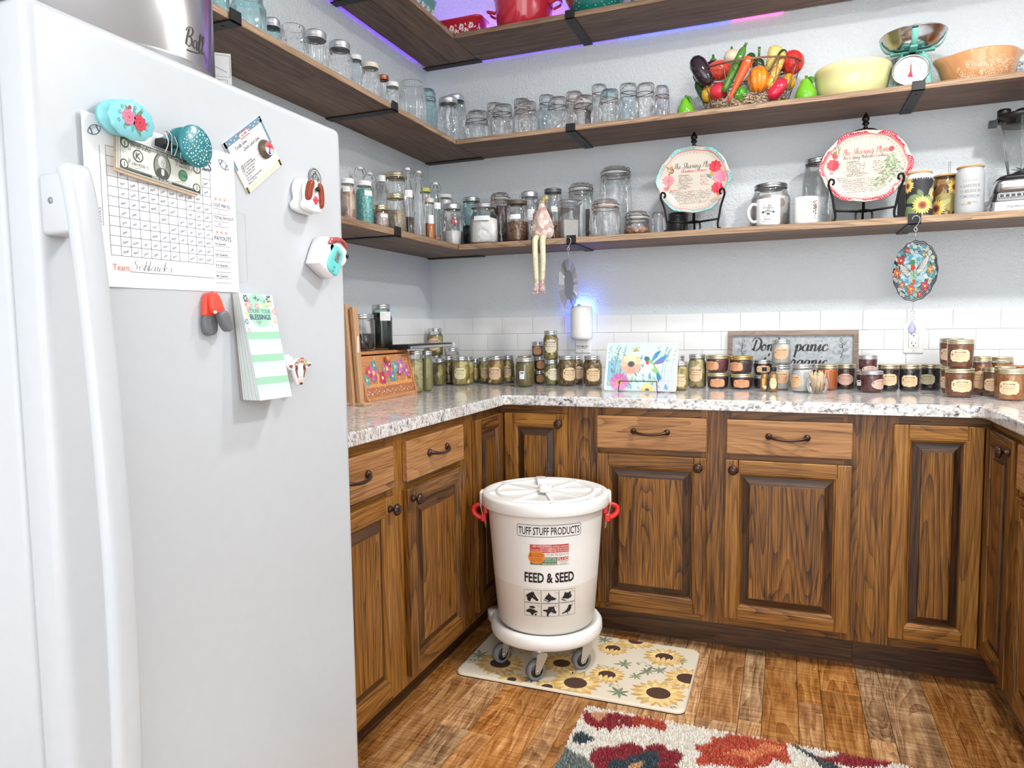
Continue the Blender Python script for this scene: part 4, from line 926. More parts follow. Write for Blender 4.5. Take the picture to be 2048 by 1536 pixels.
D.text('COUNT YOUR', 0, yb-.033, .0105, (104, 158, 148), 5, sx=.8); D.text('BLESSINGS', 0, yb-.044, .0125, (48, 78, 110), 5, sx=.88, off=.012); D.line(smooth_path([(-.012, yb-.046), (-.006, yb-.051), (-.002, yb-.048), (-.006, yb-.046)], 5), .0007, (48, 78, 110), 5)
D.build('print', lambda u, v, l: pmap(u, v, l+.0002), r)
# --- stock pot and folded leaflet on the freezer
r = empty('stock_pot', (.497, -2.185, ZF), 0, 'large brushed steel canning pot standing on the freezer', 'pot')
PR = .178; prof = [(0, 0), (PR-.035, 0), (PR-.012, .006), (PR, .018), (PR, .05), (PR+.0015, .052), (PR, .054), (PR, .34), (PR+.008, .345), (PR+.008, .352), (PR-.003, .352), (PR-.003, .02), (0, .012)]
MB().lathe(prof, 48).build('body', M['steel'], r)
MB().lathe([(PR+.008, .353), (PR-.01, .360), (PR-.06, .370), (.02, .376), (0, .376)], 40).build('lid', M['steel'], r)
for z in (.30, .306, .312): MB().tube([(PR+.003+.0*z, -.0, 0)], .001) if 0 else None
for a0 in (55, 235):
    P = [((PR+d)*cos(radians(a0+a)), (PR+d)*sin(radians(a0+a)), .27) for d, a in ((0, -13), (.03, -12), (.042, -6), (.042, 6), (.03, 12), (0, 13))]; MB().tube(smooth_path(P, 4), .005, 8).build('handle', M['steel'], r)
D = Deco(); ka = atan2(CAM.x-.497, -(CAM.y+2.185)); D.script('Ball', 0, .078, .0155, (60, 52, 50), 0, .2); D.line(smooth_path([(-.022, .069), (.0, .072), (.022, .079), (.034, .074), (.036, .066)], 5), .002, (60, 52, 50))
D3 = Deco(); D3.line([(-.014, .018), (-.008, .028), (-.002, .018)], .0012, (90, 80, 76), 0, closed=True)
ao = (ka+.86)*PR
D2 = Deco(); D2.f = D.f; D2.c = D.c; D2.v = [(x+ao, y, z) for x, y, z in D.v]
D2.build('emblem', on_cyl(PR+.0002), r); D3.v = [(x+ao, y, z) for x, y, z in D3.v]; D3.build('warning_mark', on_cyl(PR+.0002), r)
r = empty('instruction_leaflet', (.474, -1.926, ZF), radians(42), 'white illustrated leaflet standing behind the steel pot', 'leaflet')
MB().box(-.05, -.001, 0, .05, 0, .185).build('leaflet', M['paper'], r)
D = Deco()
D.frame(-.035, .05, .0, .095, .0008, (60, 50, 50)); D.frame(.004, .05, .036, .095, .0008, (60, 50, 50)); D.line([(-.03, .05), (-.01, .08), (.03, .06)], .0008, (60, 50, 50)); D.line([(.0084*cos(a)-.018, .0084*sin(a)+.07) for a in [2*pi*i/18 for i in range(18)]], .0014, (190, 40, 40), closed=True); D.frame(-.005, .012, .03, .044, .0008, (60, 50, 50)); D.text('W', .025, .004, .009, (40, 30, 30)); D.line([(.002, .018), (.002, .036), (.022, .036), (.022, .018)], .0008, (60, 50, 50))
D.v = [(x*1.1+.008, y+.085, l) for x, y, l in D.v]
D.build('print', on_front(-.0011), r)
JARS = [
    (0.248, -0.628, 0.9164, 0.0298, 0.1708, 'mason', 'clear', 'silver', 'pickle_pale', 0.8, '', 'quart jar of pale pickle slices right beside the bread box', 'canning_jar', 'jar', 'jars on the counter'),
    (0.258, -0.55, 0.9164, 0.0234, 0.1682, 'mason', 'clear', 'silver', 'brine', 0.82, '', 'tall quart jar of cloudy green brine, second from the bread box', 'canning_jar', 'jar', 'jars on the counter'),
    (0.16, -0.253, 0.9164, 0.0327, 0.1237, 'mason', 'clear', 'silver', 'pickle_green', 0.82, '', 'pint jar with one big cucumber slice against the glass', 'canning_jar', 'jar', 'jars on the counter'),
    (0.168, -0.17, 0.9164, 0.03, 0.1303, 'mason', 'clear', 'silver', 'relish', 0.8, '', 'brownish relish jar behind the cucumber slice jar', 'canning_jar', 'jar', 'jars on the counter'),
    (0.153, -0.1, 0.9164, 0.0405, 0.1678, 'mason', 'clear', 'silver', 'pickle_pale', 0.8, '', 'taller pickle jar at the back, near the wall corner', 'canning_jar', 'jar', 'jars on the counter'),
    (0.064, -0.1, 0.9164, 0.0392, 0.1302, 'mason', 'clear', 'silver', 'pickle_green', 0.8, '', 'jar hidden low in the corner carrying a labelled pint jar', 'canning_jar', 'jar', 'jars on the counter'),
    (0.065, -0.1, 1.0466, 0.0391, 0.1323, 'mason', 'clear', 'silver', 'pickle_green', 0.75, 'ornate:-.2:.42', 'labelled pickle pint standing on another jar in the corner', 'canning_jar', 'jar', 'jars on the counter'),
    (0.259, -0.224, 0.9164, 0.0404, 0.1317, 'mason', 'clear', 'silver', 'pickle_yellow', 0.84, 'ornateY:-.12:.42', 'yellow pickle pint with cream label, front of the corner row', 'canning_jar', 'jar', 'jars on the counter'),
    (0.251, -0.14, 0.9164, 0.0345, 0.1283, 'mason', 'clear', 'silver', 'pickle_yellow', 0.8, '', 'yellow pickle pint half behind the cream labelled one', 'canning_jar', 'jar', 'jars on the counter'),
    (0.259, -0.062, 0.9164, 0.0218, 0.1144, 'mason', 'clear', 'silver', 'pickle_green', 0.8, 'ornateO:.0:.4', 'green pickle pint with orange label, set far back', 'canning_jar', 'jar', 'jars on the counter'),
    (0.311, -0.074, 0.9164, 0.0309, 0.1211, 'mason', 'clear', 'silver', 'pickle_green', 0.8, 'ornate:.2:.4', 'green pickle pint left behind the mixed pickle jar', 'canning_jar', 'jar', 'jars on the counter'),
    (0.398, -0.138, 0.9164, 0.0397, 0.1307, 'mason', 'clear', 'silver', 'pickle_mixed', 0.84, 'ornate:-.2:.4', 'mixed pickle pint with carrots and tan label', 'canning_jar', 'jar', 'jars on the counter'),
    (0.425, -0.054, 0.9164, 0.0289, 0.1297, 'mason', 'clear', 'silver', 'pickle_green', 0.82, 'ornate:-.25:.42', 'green pickle pint right behind the mixed pickle jar', 'canning_jar', 'jar', 'jars on the counter'),
    (0.524, -0.1, 0.9164, 0.0362, 0.1307, 'mason', 'clear', 'gold', 'pickle_green', 0.8, '', 'gold lidded jar behind the jar with a white sticker', 'canning_jar', 'jar', 'jars on the counter'),
    (0.583, -0.253, 0.9164, 0.0408, 0.1269, 'straight', 'clear', 'silver', 'brine_dark', 0.84, 'sticker:-.35:.42', 'pint of dark brine with a small white sticker', 'canning_jar', 'jar', 'jars on the counter'),
    (0.587, -0.068, 0.9164, 0.0272, 0.0615, 'jam', 'clear', 'silver', 'jelly_amber', 0.7, 'rectO:.15:.4', 'small jelly jar at the bottom of a stack of three', 'canning_jar', 'jar', 'jars on the counter'),
    (0.589, -0.068, 0.9779, 0.0271, 0.0647, 'jam', 'clear', 'silver', 'jelly_amber', 0.7, 'rectO:.15:.4', 'small jelly jar in the middle of a stack of three', 'canning_jar', 'jar', 'jars on the counter'),
    (0.581, -0.068, 1.0426, 0.0289, 0.0672, 'jam', 'clear', 'silver', 'jelly_amber', 0.7, 'rectO:-.15:.4', 'small jelly jar on top of a stack of three', 'canning_jar', 'jar', 'jars on the counter'),
    (0.673, -0.158, 0.9164, 0.0313, 0.1146, 'straight', 'clear', 'silver', 'pickle_stick', 0.82, 'ornateP:.35:.45', 'jar of pickled stalks carrying another pint on its lid', 'canning_jar', 'jar', 'jars on the counter'),
    (0.672, -0.158, 1.031, 0.034, 0.129, 'mason', 'clear', 'silver', 'pickle_green', 0.85, 'ornateP:.0:.48', 'labelled pickle pint standing on top of the stalk jar', 'canning_jar', 'jar', 'jars on the counter'),
    (0.746, -0.16, 0.9164, 0.0412, 0.1331, 'mason', 'clear', 'silver', 'relish', 0.86, 'ornate:.35:.4', 'dark relish pint in front, left of two relish jars', 'canning_jar', 'jar', 'jars on the counter'),
    (0.766, -0.071, 0.9164, 0.0333, 0.1296, 'mason', 'clear', 'silver', 'relish', 0.86, 'ornate:.3:.42', 'dark relish pint between and behind two others', 'canning_jar', 'jar', 'jars on the counter'),
    (0.857, -0.137, 0.9164, 0.042, 0.1323, 'mason', 'clear', 'silver', 'relish', 0.86, 'ornate:.1:.38', 'dark relish pint next to the glass cutting board', 'canning_jar', 'jar', 'jars on the counter'),
    (1.223, -0.12, 0.9164, 0.0342, 0.1328, 'mason', 'clear', 'silver', 'pickle_pale', 0.8, '', 'pale pickle jar behind, right of the cutting board', 'canning_jar', 'jar', 'jars on the counter'),
    (1.253, -0.282, 0.9164, 0.0333, 0.1156, 'straight', 'clear', 'silver', 'pickle_yellow', 0.84, 'ornate:.05:.35', 'short pickle jar touching the right edge of the cutting board', 'canning_jar', 'jar', 'jars on the counter'),
    (1.307, -0.147, 0.9164, 0.0387, 0.1392, 'mason', 'clear', 'silver', 'cauliflower', 0.86, 'ornate:-.2:.42', 'pint of pickled cauliflower right of the cutting board', 'canning_jar', 'jar', 'jars on the counter'),
    (1.392, -0.169, 0.9164, 0.044, 0.0662, 'jam', 'clear', 'gold', 'jam_dark', 0.75, 'rectS:-.05:.38', 'squat dark jam jar, bottom of the left jam pair', 'canning_jar', 'jar', 'jars on the counter'),
    (1.39, -0.169, 0.9826, 0.0455, 0.071, 'jam', 'clear', 'gold', 'jam_red', 0.75, 'rectS:-.6:.4', 'squat red jam jar on top of the left jam pair', 'canning_jar', 'jar', 'jars on the counter'),
    (1.485, -0.171, 0.9164, 0.0465, 0.0633, 'jam', 'clear', 'gold', 'jam_dark', 0.75, 'rectS:-.02:.38', 'squat dark jam jar, bottom of the gold lidded pair', 'canning_jar', 'jar', 'jars on the counter'),
    (1.482, -0.171, 0.9797, 0.0454, 0.0702, 'jam', 'clear', 'goldlid', 'jam_plum', 0.75, 'rectS:-.55:.4', 'squat plum jam jar with bright gold lid on top of another', 'canning_jar', 'jar', 'jars on the counter'),
    (1.563, -0.13, 0.9164, 0.0372, 0.0556, 'jam', 'clear', 'silver', 'jam_black', 0.75, '', 'black jam jar under the labelled one, left of the vanilla', 'canning_jar', 'jar', 'jars on the counter'),
    (1.563, -0.13, 0.972, 0.0372, 0.0605, 'jam', 'clear', 'silver', 'jam_black', 0.75, 'ornateO:.1:.4', 'black jam jar with orange label before the grey sign', 'canning_jar', 'jar', 'jars on the counter'),
    (1.634, -0.174, 0.9164, 0.0344, 0.0997, 'straight', 'clear', 'silver', 'sugar', 0.86, 'ornateO:.1:.5', 'lower jar of vanilla sugar behind the vanilla bottles', 'canning_jar', 'jar', 'jars on the counter'),
    (1.632, -0.174, 1.0161, 0.0347, 0.0995, 'straight', 'clear', 'silver', 'sugar', 0.86, 'ornateO:.0:.45', 'upper jar of vanilla sugar standing before the grey sign', 'canning_jar', 'jar', 'jars on the counter'),
    (1.708, -0.263, 0.9164, 0.0381, 0.1065, 'straight', 'clear', 'silver', 'cotton', 0.82, 'ornateO:-.85:.4', 'clear jar of white cotton beside the matchstick bowl', 'canning_jar', 'jar', 'jars on the counter'),
    (1.767, -0.09, 0.9164, 0.0293, 0.0982, 'jam', 'clear', 'silver', 'jelly_red', 0.75, '', 'red jelly jar behind the orange one', 'canning_jar', 'jar', 'jars on the counter'),
    (1.803, -0.157, 0.9164, 0.0365, 0.0998, 'jam', 'clear', 'gold', 'jelly_orange', 0.84, '', 'bright orange jelly jar behind the matchstick bowl', 'canning_jar', 'jar', 'jars on the counter'),
    (1.871, -0.08, 0.9164, 0.0364, 0.0982, 'jam', 'clear', 'gold', 'jam_brown', 0.8, 'oval:.0:.4', 'dark jam jar with oval pink label before the sign frame', 'canning_jar', 'jar', 'jars on the counter'),
    (1.935, -0.157, 0.9164, 0.0332, 0.0771, 'jam', 'clear', 'silver', 'jam_dark', 0.78, 'sticker:-.75:.4', 'dark jam jar with white sticker below another jar', 'canning_jar', 'jar', 'jars on the counter'),
    (1.941, -0.157, 0.9935, 0.0336, 0.0591, 'jam', 'clear', 'silver', 'jam_red', 0.8, 'oval:.3:.1', 'red jam jar stacked highest right of the sign', 'canning_jar', 'jar', 'jars on the counter'),
    (1.95, -0.229, 0.9164, 0.0378, 0.0815, 'jam', 'clear', 'zinc', 'jam_red', 0.78, 'oval:.85:.4', 'red jam jar in front with label turned to the right', 'canning_jar', 'jar', 'jars on the counter'),
    (2.013, -0.157, 0.9164, 0.0366, 0.1011, 'jam', 'clear', 'gold', 'jam_black', 0.82, 'ornate:.1:.45', 'black jam jar, left of three below the wall outlet', 'canning_jar', 'jar', 'jars on the counter'),
    (2.086, -0.14, 0.9164, 0.0378, 0.1006, 'jam', 'clear', 'gold', 'jam_black', 0.82, 'ornate:.0:.4', 'black jam jar with round cornered tan label under the outlet', 'canning_jar', 'jar', 'jars on the counter'),
    (2.168, -0.06, 0.9164, 0.0389, 0.0988, 'jam', 'clear', 'gold', 'jam_black', 0.82, 'ornateY:-.3:.42', 'black jam jar with pale yellow label', 'canning_jar', 'jar', 'jars on the counter'),
    (2.217, -0.189, 0.9164, 0.0397, 0.1004, 'jam', 'clear', 'gold', 'butter', 0.8, 'ornate:-.5:.4', 'apple butter jar half hidden behind the front pair', 'canning_jar', 'jar', 'jars on the counter'),
    (2.211, -0.189, 1.0168, 0.04, 0.0979, 'jam', 'clear', 'gold', 'butter', 0.82, 'ornate:-.3:.42', 'apple butter jar on top, behind its twin', 'canning_jar', 'jar', 'jars on the counter'),
    (2.206, -0.35, 0.9164, 0.0436, 0.0989, 'jam', 'clear', 'gold', 'butter', 0.82, 'ornate:.2:.42', 'large apple butter jar at the bottom front of the stack', 'canning_jar', 'jar', 'jars on the counter'),
    (2.206, -0.35, 1.0153, 0.0403, 0.0979, 'jam', 'clear', 'gold', 'butter', 0.84, 'ornate:-.02:.45', 'apple butter jar on top of the front stack', 'canning_jar', 'jar', 'jars on the counter'),
    (2.296, -0.232, 0.9164, 0.0337, 0.1349, 'mason', 'clear', 'gold', 'butter', 0.84, 'ornateO:-.1:.4', 'tall brown apple butter pint right of the stack', 'canning_jar', 'jar', 'jars on the counter'),
    (2.377, -0.13, 0.9164, 0.0397, 0.1292, 'jam', 'clear', 'gold', 'preserve', 0.84, '', 'tall jar of sliced preserves at the back right', 'canning_jar', 'jar', 'jars on the counter'),
    (2.321, -0.296, 0.9164, 0.0344, 0.0984, 'jam', 'clear', 'gold', 'piefill', 0.82, 'ornate:-.25:.42', 'apple pie filling jar half behind the preserves', 'canning_jar', 'jar', 'jars on the counter'),
    (2.334, -0.362, 0.9164, 0.0305, 0.1069, 'jam', 'clear', 'gold', 'preserve', 0.82, '', 'preserves jar just behind the foremost one', 'canning_jar', 'jar', 'jars on the counter'),
    (2.336, -0.436, 0.9164, 0.0394, 0.1015, 'jam', 'clear', 'gold', 'preserve', 0.84, 'ornate:-.22:.42', 'foremost jar of golden apple preserves at the right end', 'canning_jar', 'jar', 'jars on the counter'),
    (2.405, -0.24, 0.9164, 0.033, 0.1042, 'jam', 'clear', 'copperlid', 'preserve', 0.82, '', 'copper lidded jar behind the foremost preserves', 'canning_jar', 'jar', 'jars on the counter'),
    (2.402, -0.36, 0.9164, 0.0346, 0.1, 'jam', 'clear', 'gold', 'butter', 0.82, '', 'brown jar cut off by the right photo edge', 'canning_jar', 'jar', 'jars on the counter'),
    (0.2, -1.001, 1.5475, 0.0258, 0.1552, 'mason', 'clear', 'whitelid', 'shells', 0.8, 'tag:-.2:.75', 'jar of pinkish nuts next to the freezer on the lowest shelf', 'storage_jar', 'jar', 'jars on the lowest shelf'),
    (0.21, -0.912, 1.5475, 0.0316, 0.1625, 'mason', 'clear', 'whitelid', 'turquoise', 0.82, 'tag:.55:.72', 'jar filled with turquoise crystals', 'storage_jar', 'jar', 'jars on the lowest shelf'),
    (0.055, -0.694, 1.5475, 0.0234, 0.2758, 'bottle', 'clear', 'whitelid', '', '0', '', 'clear swing top bottle behind the turquoise jar', 'swing_top_bottle', 'bottle', 'jars on the lowest shelf'),
    (0.055, -0.624, 1.5475, 0.0219, 0.2677, 'bottle', 'clear', 'whitelid', 'oil_green', 0.8, '', 'greenish swing top bottle beside the clear one', 'swing_top_bottle', 'bottle', 'jars on the lowest shelf'),
    (0.12, -0.64, 1.5475, 0.0315, 0.2453, 'pet', 'clear', 'whitelid', 'amber_liq', 0.42, '', 'clear plastic bottle with white cap and orange liquid', 'plastic_bottle', 'bottle', 'jars on the lowest shelf'),
    (0.235, -0.842, 1.5475, 0.0291, 0.086, 'mason', 'clear', 'gold', 'pinksalt', 0.65, 'tag:.5:.52', 'small short jar of pink salt with a gold lid', 'storage_jar', 'jar', 'jars on the lowest shelf'),
    (0.2, -0.674, 1.5475, 0.0415, 0.1568, 'mason', 'clear', 'gold', 'sesame', 0.6, '', 'gold lidded jar of tan powder, front of the left shelf', 'storage_jar', 'jar', 'jars on the lowest shelf'),
    (0.09, -0.481, 1.5475, 0.0581, 0.284, 'mason', 'clear', 'gold', '', '0', '', 'big empty round jar with gold lid behind the bottles', 'storage_jar', 'jar', 'jars on the lowest shelf'),
    (0.18, -0.535, 1.5475, 0.0321, 0.2929, 'bottle', 'clear', 'whitelid', 'vinegar', 0.3, 'tag:.1:.62', 'tallest swing top bottle, dark liquid at the bottom', 'swing_top_bottle', 'bottle', 'jars on the lowest shelf'),
    (0.2, -0.476, 1.5475, 0.0252, 0.2903, 'bottle', 'clear', 'whitelid', 'vinegar', 0.07, '', 'almost empty swing top bottle beside the dark one', 'swing_top_bottle', 'bottle', 'jars on the lowest shelf'),
    (0.228, -0.438, 1.5475, 0.0215, 0.1783, 'mason', 'clear', 'creamlid', 'amber_liq', 0.42, 'tagb:.3:.5', 'slim jar of amber syrup with a white label', 'storage_jar', 'jar', 'jars on the lowest shelf'),
    (0.1, -0.234, 1.5475, 0.029, 0.268, 'mason', 'clear', 'yellowlid', '', '0', '', 'jar with yellow lid behind the swing top bottles', 'storage_jar', 'jar', 'jars on the lowest shelf'),
    (0.22, -0.365, 1.5475, 0.0286, 0.2618, 'bottle', 'pale', 'whitelid', 'paste', 0.12, 'tag:.3:.6', 'swing top bottle of frosted look nearest the corner', 'swing_top_bottle', 'bottle', 'jars on the lowest shelf'),
    (0.13, -0.094, 1.5475, 0.0347, 0.2609, 'straight', 'clear', 'whitelid', 'flour', 0.9, '', 'white filled jar with white lid in the corner', 'storage_jar', 'jar', 'jars on the lowest shelf'),
    (0.22, -0.2, 1.5475, 0.049, 0.1941, 'mason', 'clear', 'zinc', 'flour', 0.36, '', 'mason jar of flour with a red scoop lid inside', 'storage_jar', 'jar', 'jars on the lowest shelf'),
    (0.271, -0.1, 1.5475, 0.0478, 0.233, 'mason', 'blue', 'silver', 'beans', 0.45, '', 'pale blue jar of black beans behind the flour jars', 'storage_jar', 'jar', 'jars on the lowest shelf'),
    (0.381, -0.21, 1.5475, 0.072, 0.1761, 'cracker', 'clear', 'silver', 'flour', 0.68, 'tag:-.15:.62', 'wide squared jar of white flour', 'storage_jar', 'jar', 'jars on the lowest shelf'),
    (0.4, -0.06, 1.5475, 0.0488, 0.2518, 'clamp', 'clear', 'clear', 'darkbean', 0.75, '', 'clamp lid jar of dark red beans', 'storage_jar', 'jar', 'jars on the lowest shelf'),
    (0.536, -0.2, 1.5475, 0.0473, 0.183, 'straight', 'clear', 'brownlid', 'grain', 0.5, 'tag:-.2:.6', 'brown lidded jar of brown grain with a white tag', 'storage_jar', 'jar', 'jars on the lowest shelf'),
    (0.552, -0.08, 1.5475, 0.0444, 0.2427, 'mason', 'clear', 'zinc', '', '0', 'tagb:.2:.55', 'grey lidded round jar behind the grain jar', 'storage_jar', 'jar', 'jars on the lowest shelf'),
    (0.642, -0.17, 1.5475, 0.0448, 0.1448, 'clamp', 'clear', 'orange', 'pinksalt', 0.25, '', 'clamp jar with orange seal behind the gnome', 'storage_jar', 'jar', 'jars on the lowest shelf'),
    (0.66, -0.068, 1.5475, 0.0451, 0.2474, 'mason', 'clear', 'greylid', 'grain', 0.4, 'tag:.3:.62', 'dark lidded mason jar behind the gnome', 'storage_jar', 'jar', 'jars on the lowest shelf'),
    (0.791, -0.075, 1.5475, 0.0584, 0.2586, 'clamp', 'clear', 'clear', '', '0', '', 'tall clear clamp jar behind the measuring tub', 'storage_jar', 'jar', 'jars on the lowest shelf'),
    (0.938, -0.217, 1.5475, 0.0612, 0.1539, 'clamp', 'clear', 'clear', '', '0', '', 'empty squat clamp jar in front', 'storage_jar', 'jar', 'jars on the lowest shelf'),
    (0.948, -0.078, 1.5475, 0.0699, 0.3133, 'clamp', 'clear', 'clear', '', '0', '', 'tallest clear clamp jar on the lowest shelf', 'storage_jar', 'jar', 'jars on the lowest shelf'),
    (1.065, -0.2, 1.5475, 0.0536, 0.0992, 'clamp', 'clear', 'clear', 'cinnamon', 0.3, '', 'low clamp jar with brown crumbs at the bottom', 'storage_jar', 'jar', 'jars on the lowest shelf'),
    (1.149, -0.17, 1.5475, 0.0303, 0.0976, 'tumbler', 'clear', 'clear', '', '0', '', 'small upturned clear glass beside the left plate stand', 'drinking_glass', 'glass', 'jars on the lowest shelf'),
    (1.583, -0.095, 1.5475, 0.0743, 0.1829, 'mason', 'clear', 'steel', 'packets', 0.75, '', 'wide jar of wrapped packets behind the coffee mug', 'storage_jar', 'jar', 'jars on the lowest shelf'),
    (1.757, -0.09, 1.5475, 0.0573, 0.2665, 'mason', 'clear', 'steel', '', '0', '', 'tall metal lidded jar behind the right plate', 'storage_jar', 'jar', 'jars on the lowest shelf'),
    (0.17, -1.543, 2.0008, 0.0254, 0.1032, 'open', 'blue', '', '', '0', '', 'aqua jar beside the steel pot, cut by the photo top', 'storage_jar', 'jar', 'empty jars on the middle shelf'),
    (0.18, -1.448, 2.0008, 0.0512, 0.1432, 'mason', 'blue', '', '', '0', '', 'large aqua embossed jar left on the middle shelf', 'storage_jar', 'jar', 'empty jars on the middle shelf'),
    (0.095, -1.242, 2.0008, 0.0293, 0.1675, 'mason', 'teal', 'zinc', '', '0', '', 'aqua jar with ridged zinc lid behind the large aqua jar', 'storage_jar', 'jar', 'empty jars on the middle shelf'),
    (0.195, -1.266, 2.0008, 0.0468, 0.1178, 'open', 'emboss', '', '', '0', '', 'clear embossed jar without a lid', 'storage_jar', 'jar', 'empty jars on the middle shelf'),
    (0.16, -1.106, 2.0008, 0.0399, 0.1686, 'straight', 'rib', 'zinc', '', '0', '', 'cut glass pattern jar with striped white lid', 'storage_jar', 'jar', 'empty jars on the middle shelf'),
    (0.18, -0.994, 2.0008, 0.0426, 0.1724, 'mason', 'emboss', 'zinc', '', '0', '', 'embossed clear jar with striped zinc lid, mid left shelf', 'storage_jar', 'jar', 'empty jars on the middle shelf'),
    (0.13, -0.818, 2.0008, 0.0251, 0.1952, 'mason', 'pale', 'whitelid', '', '0', '', 'slim jar with white lid between two larger jars', 'storage_jar', 'jar', 'empty jars on the middle shelf'),
    (0.2, -0.831, 2.0008, 0.035, 0.1517, 'mason', 'emboss', 'creamlid', '', '0', '', 'embossed clear jar with cream lid', 'storage_jar', 'jar', 'empty jars on the middle shelf'),
    (0.145, -0.65, 2.0008, 0.023, 0.1737, 'straight', 'rib', 'copper', '', '0', '', 'little ribbed jar with copper lid', 'storage_jar', 'jar', 'empty jars on the middle shelf'),
    (0.195, -0.665, 2.0008, 0.0268, 0.1362, 'mason', 'emboss', 'whitelid', '', '0', '', 'little clear jar with white lid next to the copper lid', 'storage_jar', 'jar', 'empty jars on the middle shelf'),
    (0.17, -0.463, 2.0008, 0.0588, 0.2028, 'open', 'rib', '', '', '0', '', 'wide ribbed jar without lid near the corner', 'storage_jar', 'jar', 'empty jars on the middle shelf'),
    (0.16, -0.296, 2.0008, 0.035, 0.2272, 'wire', 'teal', 'blue', '', '0', '', 'teal wire bail jar near the wall corner', 'storage_jar', 'jar', 'empty jars on the middle shelf'),
    (0.209, -0.2, 2.0008, 0.05, 0.211, 'mason', 'emboss', 'zinc', '', '0', '', 'embossed mason jar with zinc lid, first right of the corner', 'storage_jar', 'jar', 'empty jars on the middle shelf'),
    (0.195, -0.09, 2.0008, 0.047, 0.2571, 'mason', 'clear', 'zinc', '', '0', '', 'taller zinc lidded jar behind the first one right of the corner', 'storage_jar', 'jar', 'empty jars on the middle shelf'),
    (0.349, -0.2, 2.0008, 0.0532, 0.135, 'wire', 'clear', 'clear', '', '0', '', 'short wide wire bail jar, lowest of the row', 'storage_jar', 'jar', 'empty jars on the middle shelf'),
    (0.39, -0.085, 2.0008, 0.04, 0.1989, 'wire', 'clear', 'clear', '', '0', '', 'wire bail jar peeking out behind the short wide one', 'storage_jar', 'jar', 'empty jars on the middle shelf'),
    (0.472, -0.2, 2.0008, 0.0472, 0.1489, 'wire', 'clear', 'clear', '', '0', '', 'clear wire bail jar right of the short wide one', 'storage_jar', 'jar', 'empty jars on the middle shelf'),
    (0.524, -0.085, 2.0008, 0.0424, 0.1998, 'wire', 'pink', 'pink', '', '0', '', 'wire bail jar at the back with a bare rim', 'storage_jar', 'jar', 'empty jars on the middle shelf'),
    (0.582, -0.2, 2.0008, 0.0509, 0.1466, 'wire', 'emboss', 'clear', '', '0', '', 'embossed wire bail jar with coppery bail', 'storage_jar', 'jar', 'empty jars on the middle shelf'),
    (0.644, -0.09, 2.0008, 0.0403, 0.1995, 'wire', 'pale', 'clear', '', '0', '', 'pale blue wire bail jar at the back', 'storage_jar', 'jar', 'empty jars on the middle shelf'),
    (0.725, -0.2, 2.0008, 0.0443, 0.1482, 'wire', 'emboss', 'clear', '', '0', '', 'wire bail jar in front of the pale blue one', 'storage_jar', 'jar', 'empty jars on the middle shelf'),
    (0.769, -0.085, 2.0008, 0.0441, 0.1991, 'wire', 'pink', 'pink', '', '0', '', 'faint pink wire bail jar at the back', 'storage_jar', 'jar', 'empty jars on the middle shelf'),
    (0.84, -0.2, 2.0008, 0.0451, 0.139, 'wire', 'pink', 'pink', '', '0', '', 'faint pink wire bail jar in front, beside the bracket', 'storage_jar', 'jar', 'empty jars on the middle shelf'),
    (0.881, -0.085, 2.0008, 0.0377, 0.2146, 'wire', 'clear', 'clear', '', '0', '', 'tallest wire bail jar at the back of the row', 'storage_jar', 'jar', 'empty jars on the middle shelf'),
    (0.949, -0.2, 2.0008, 0.0431, 0.1494, 'wire', 'clear', 'blue', '', '0', '', 'clear wire bail jar with an aqua glass lid', 'storage_jar', 'jar', 'empty jars on the middle shelf'),
    (1.012, -0.1, 2.0008, 0.0427, 0.1962, 'wire', 'pale', 'clear', '', '0', '', 'pale blue wire bail jar third from the pears', 'storage_jar', 'jar', 'empty jars on the middle shelf'),
    (1.099, -0.2, 2.0008, 0.041, 0.1546, 'wire', 'clear', 'clear', '', '0', '', 'clear wire bail jar second from the pears', 'storage_jar', 'jar', 'empty jars on the middle shelf'),
    (1.151, -0.1, 2.0008, 0.0314, 0.1695, 'wire', 'violet', 'violet', '', '0', '', 'violet tinted wire bail jar next to the green pear', 'storage_jar', 'jar', 'empty jars on the middle shelf'),
]
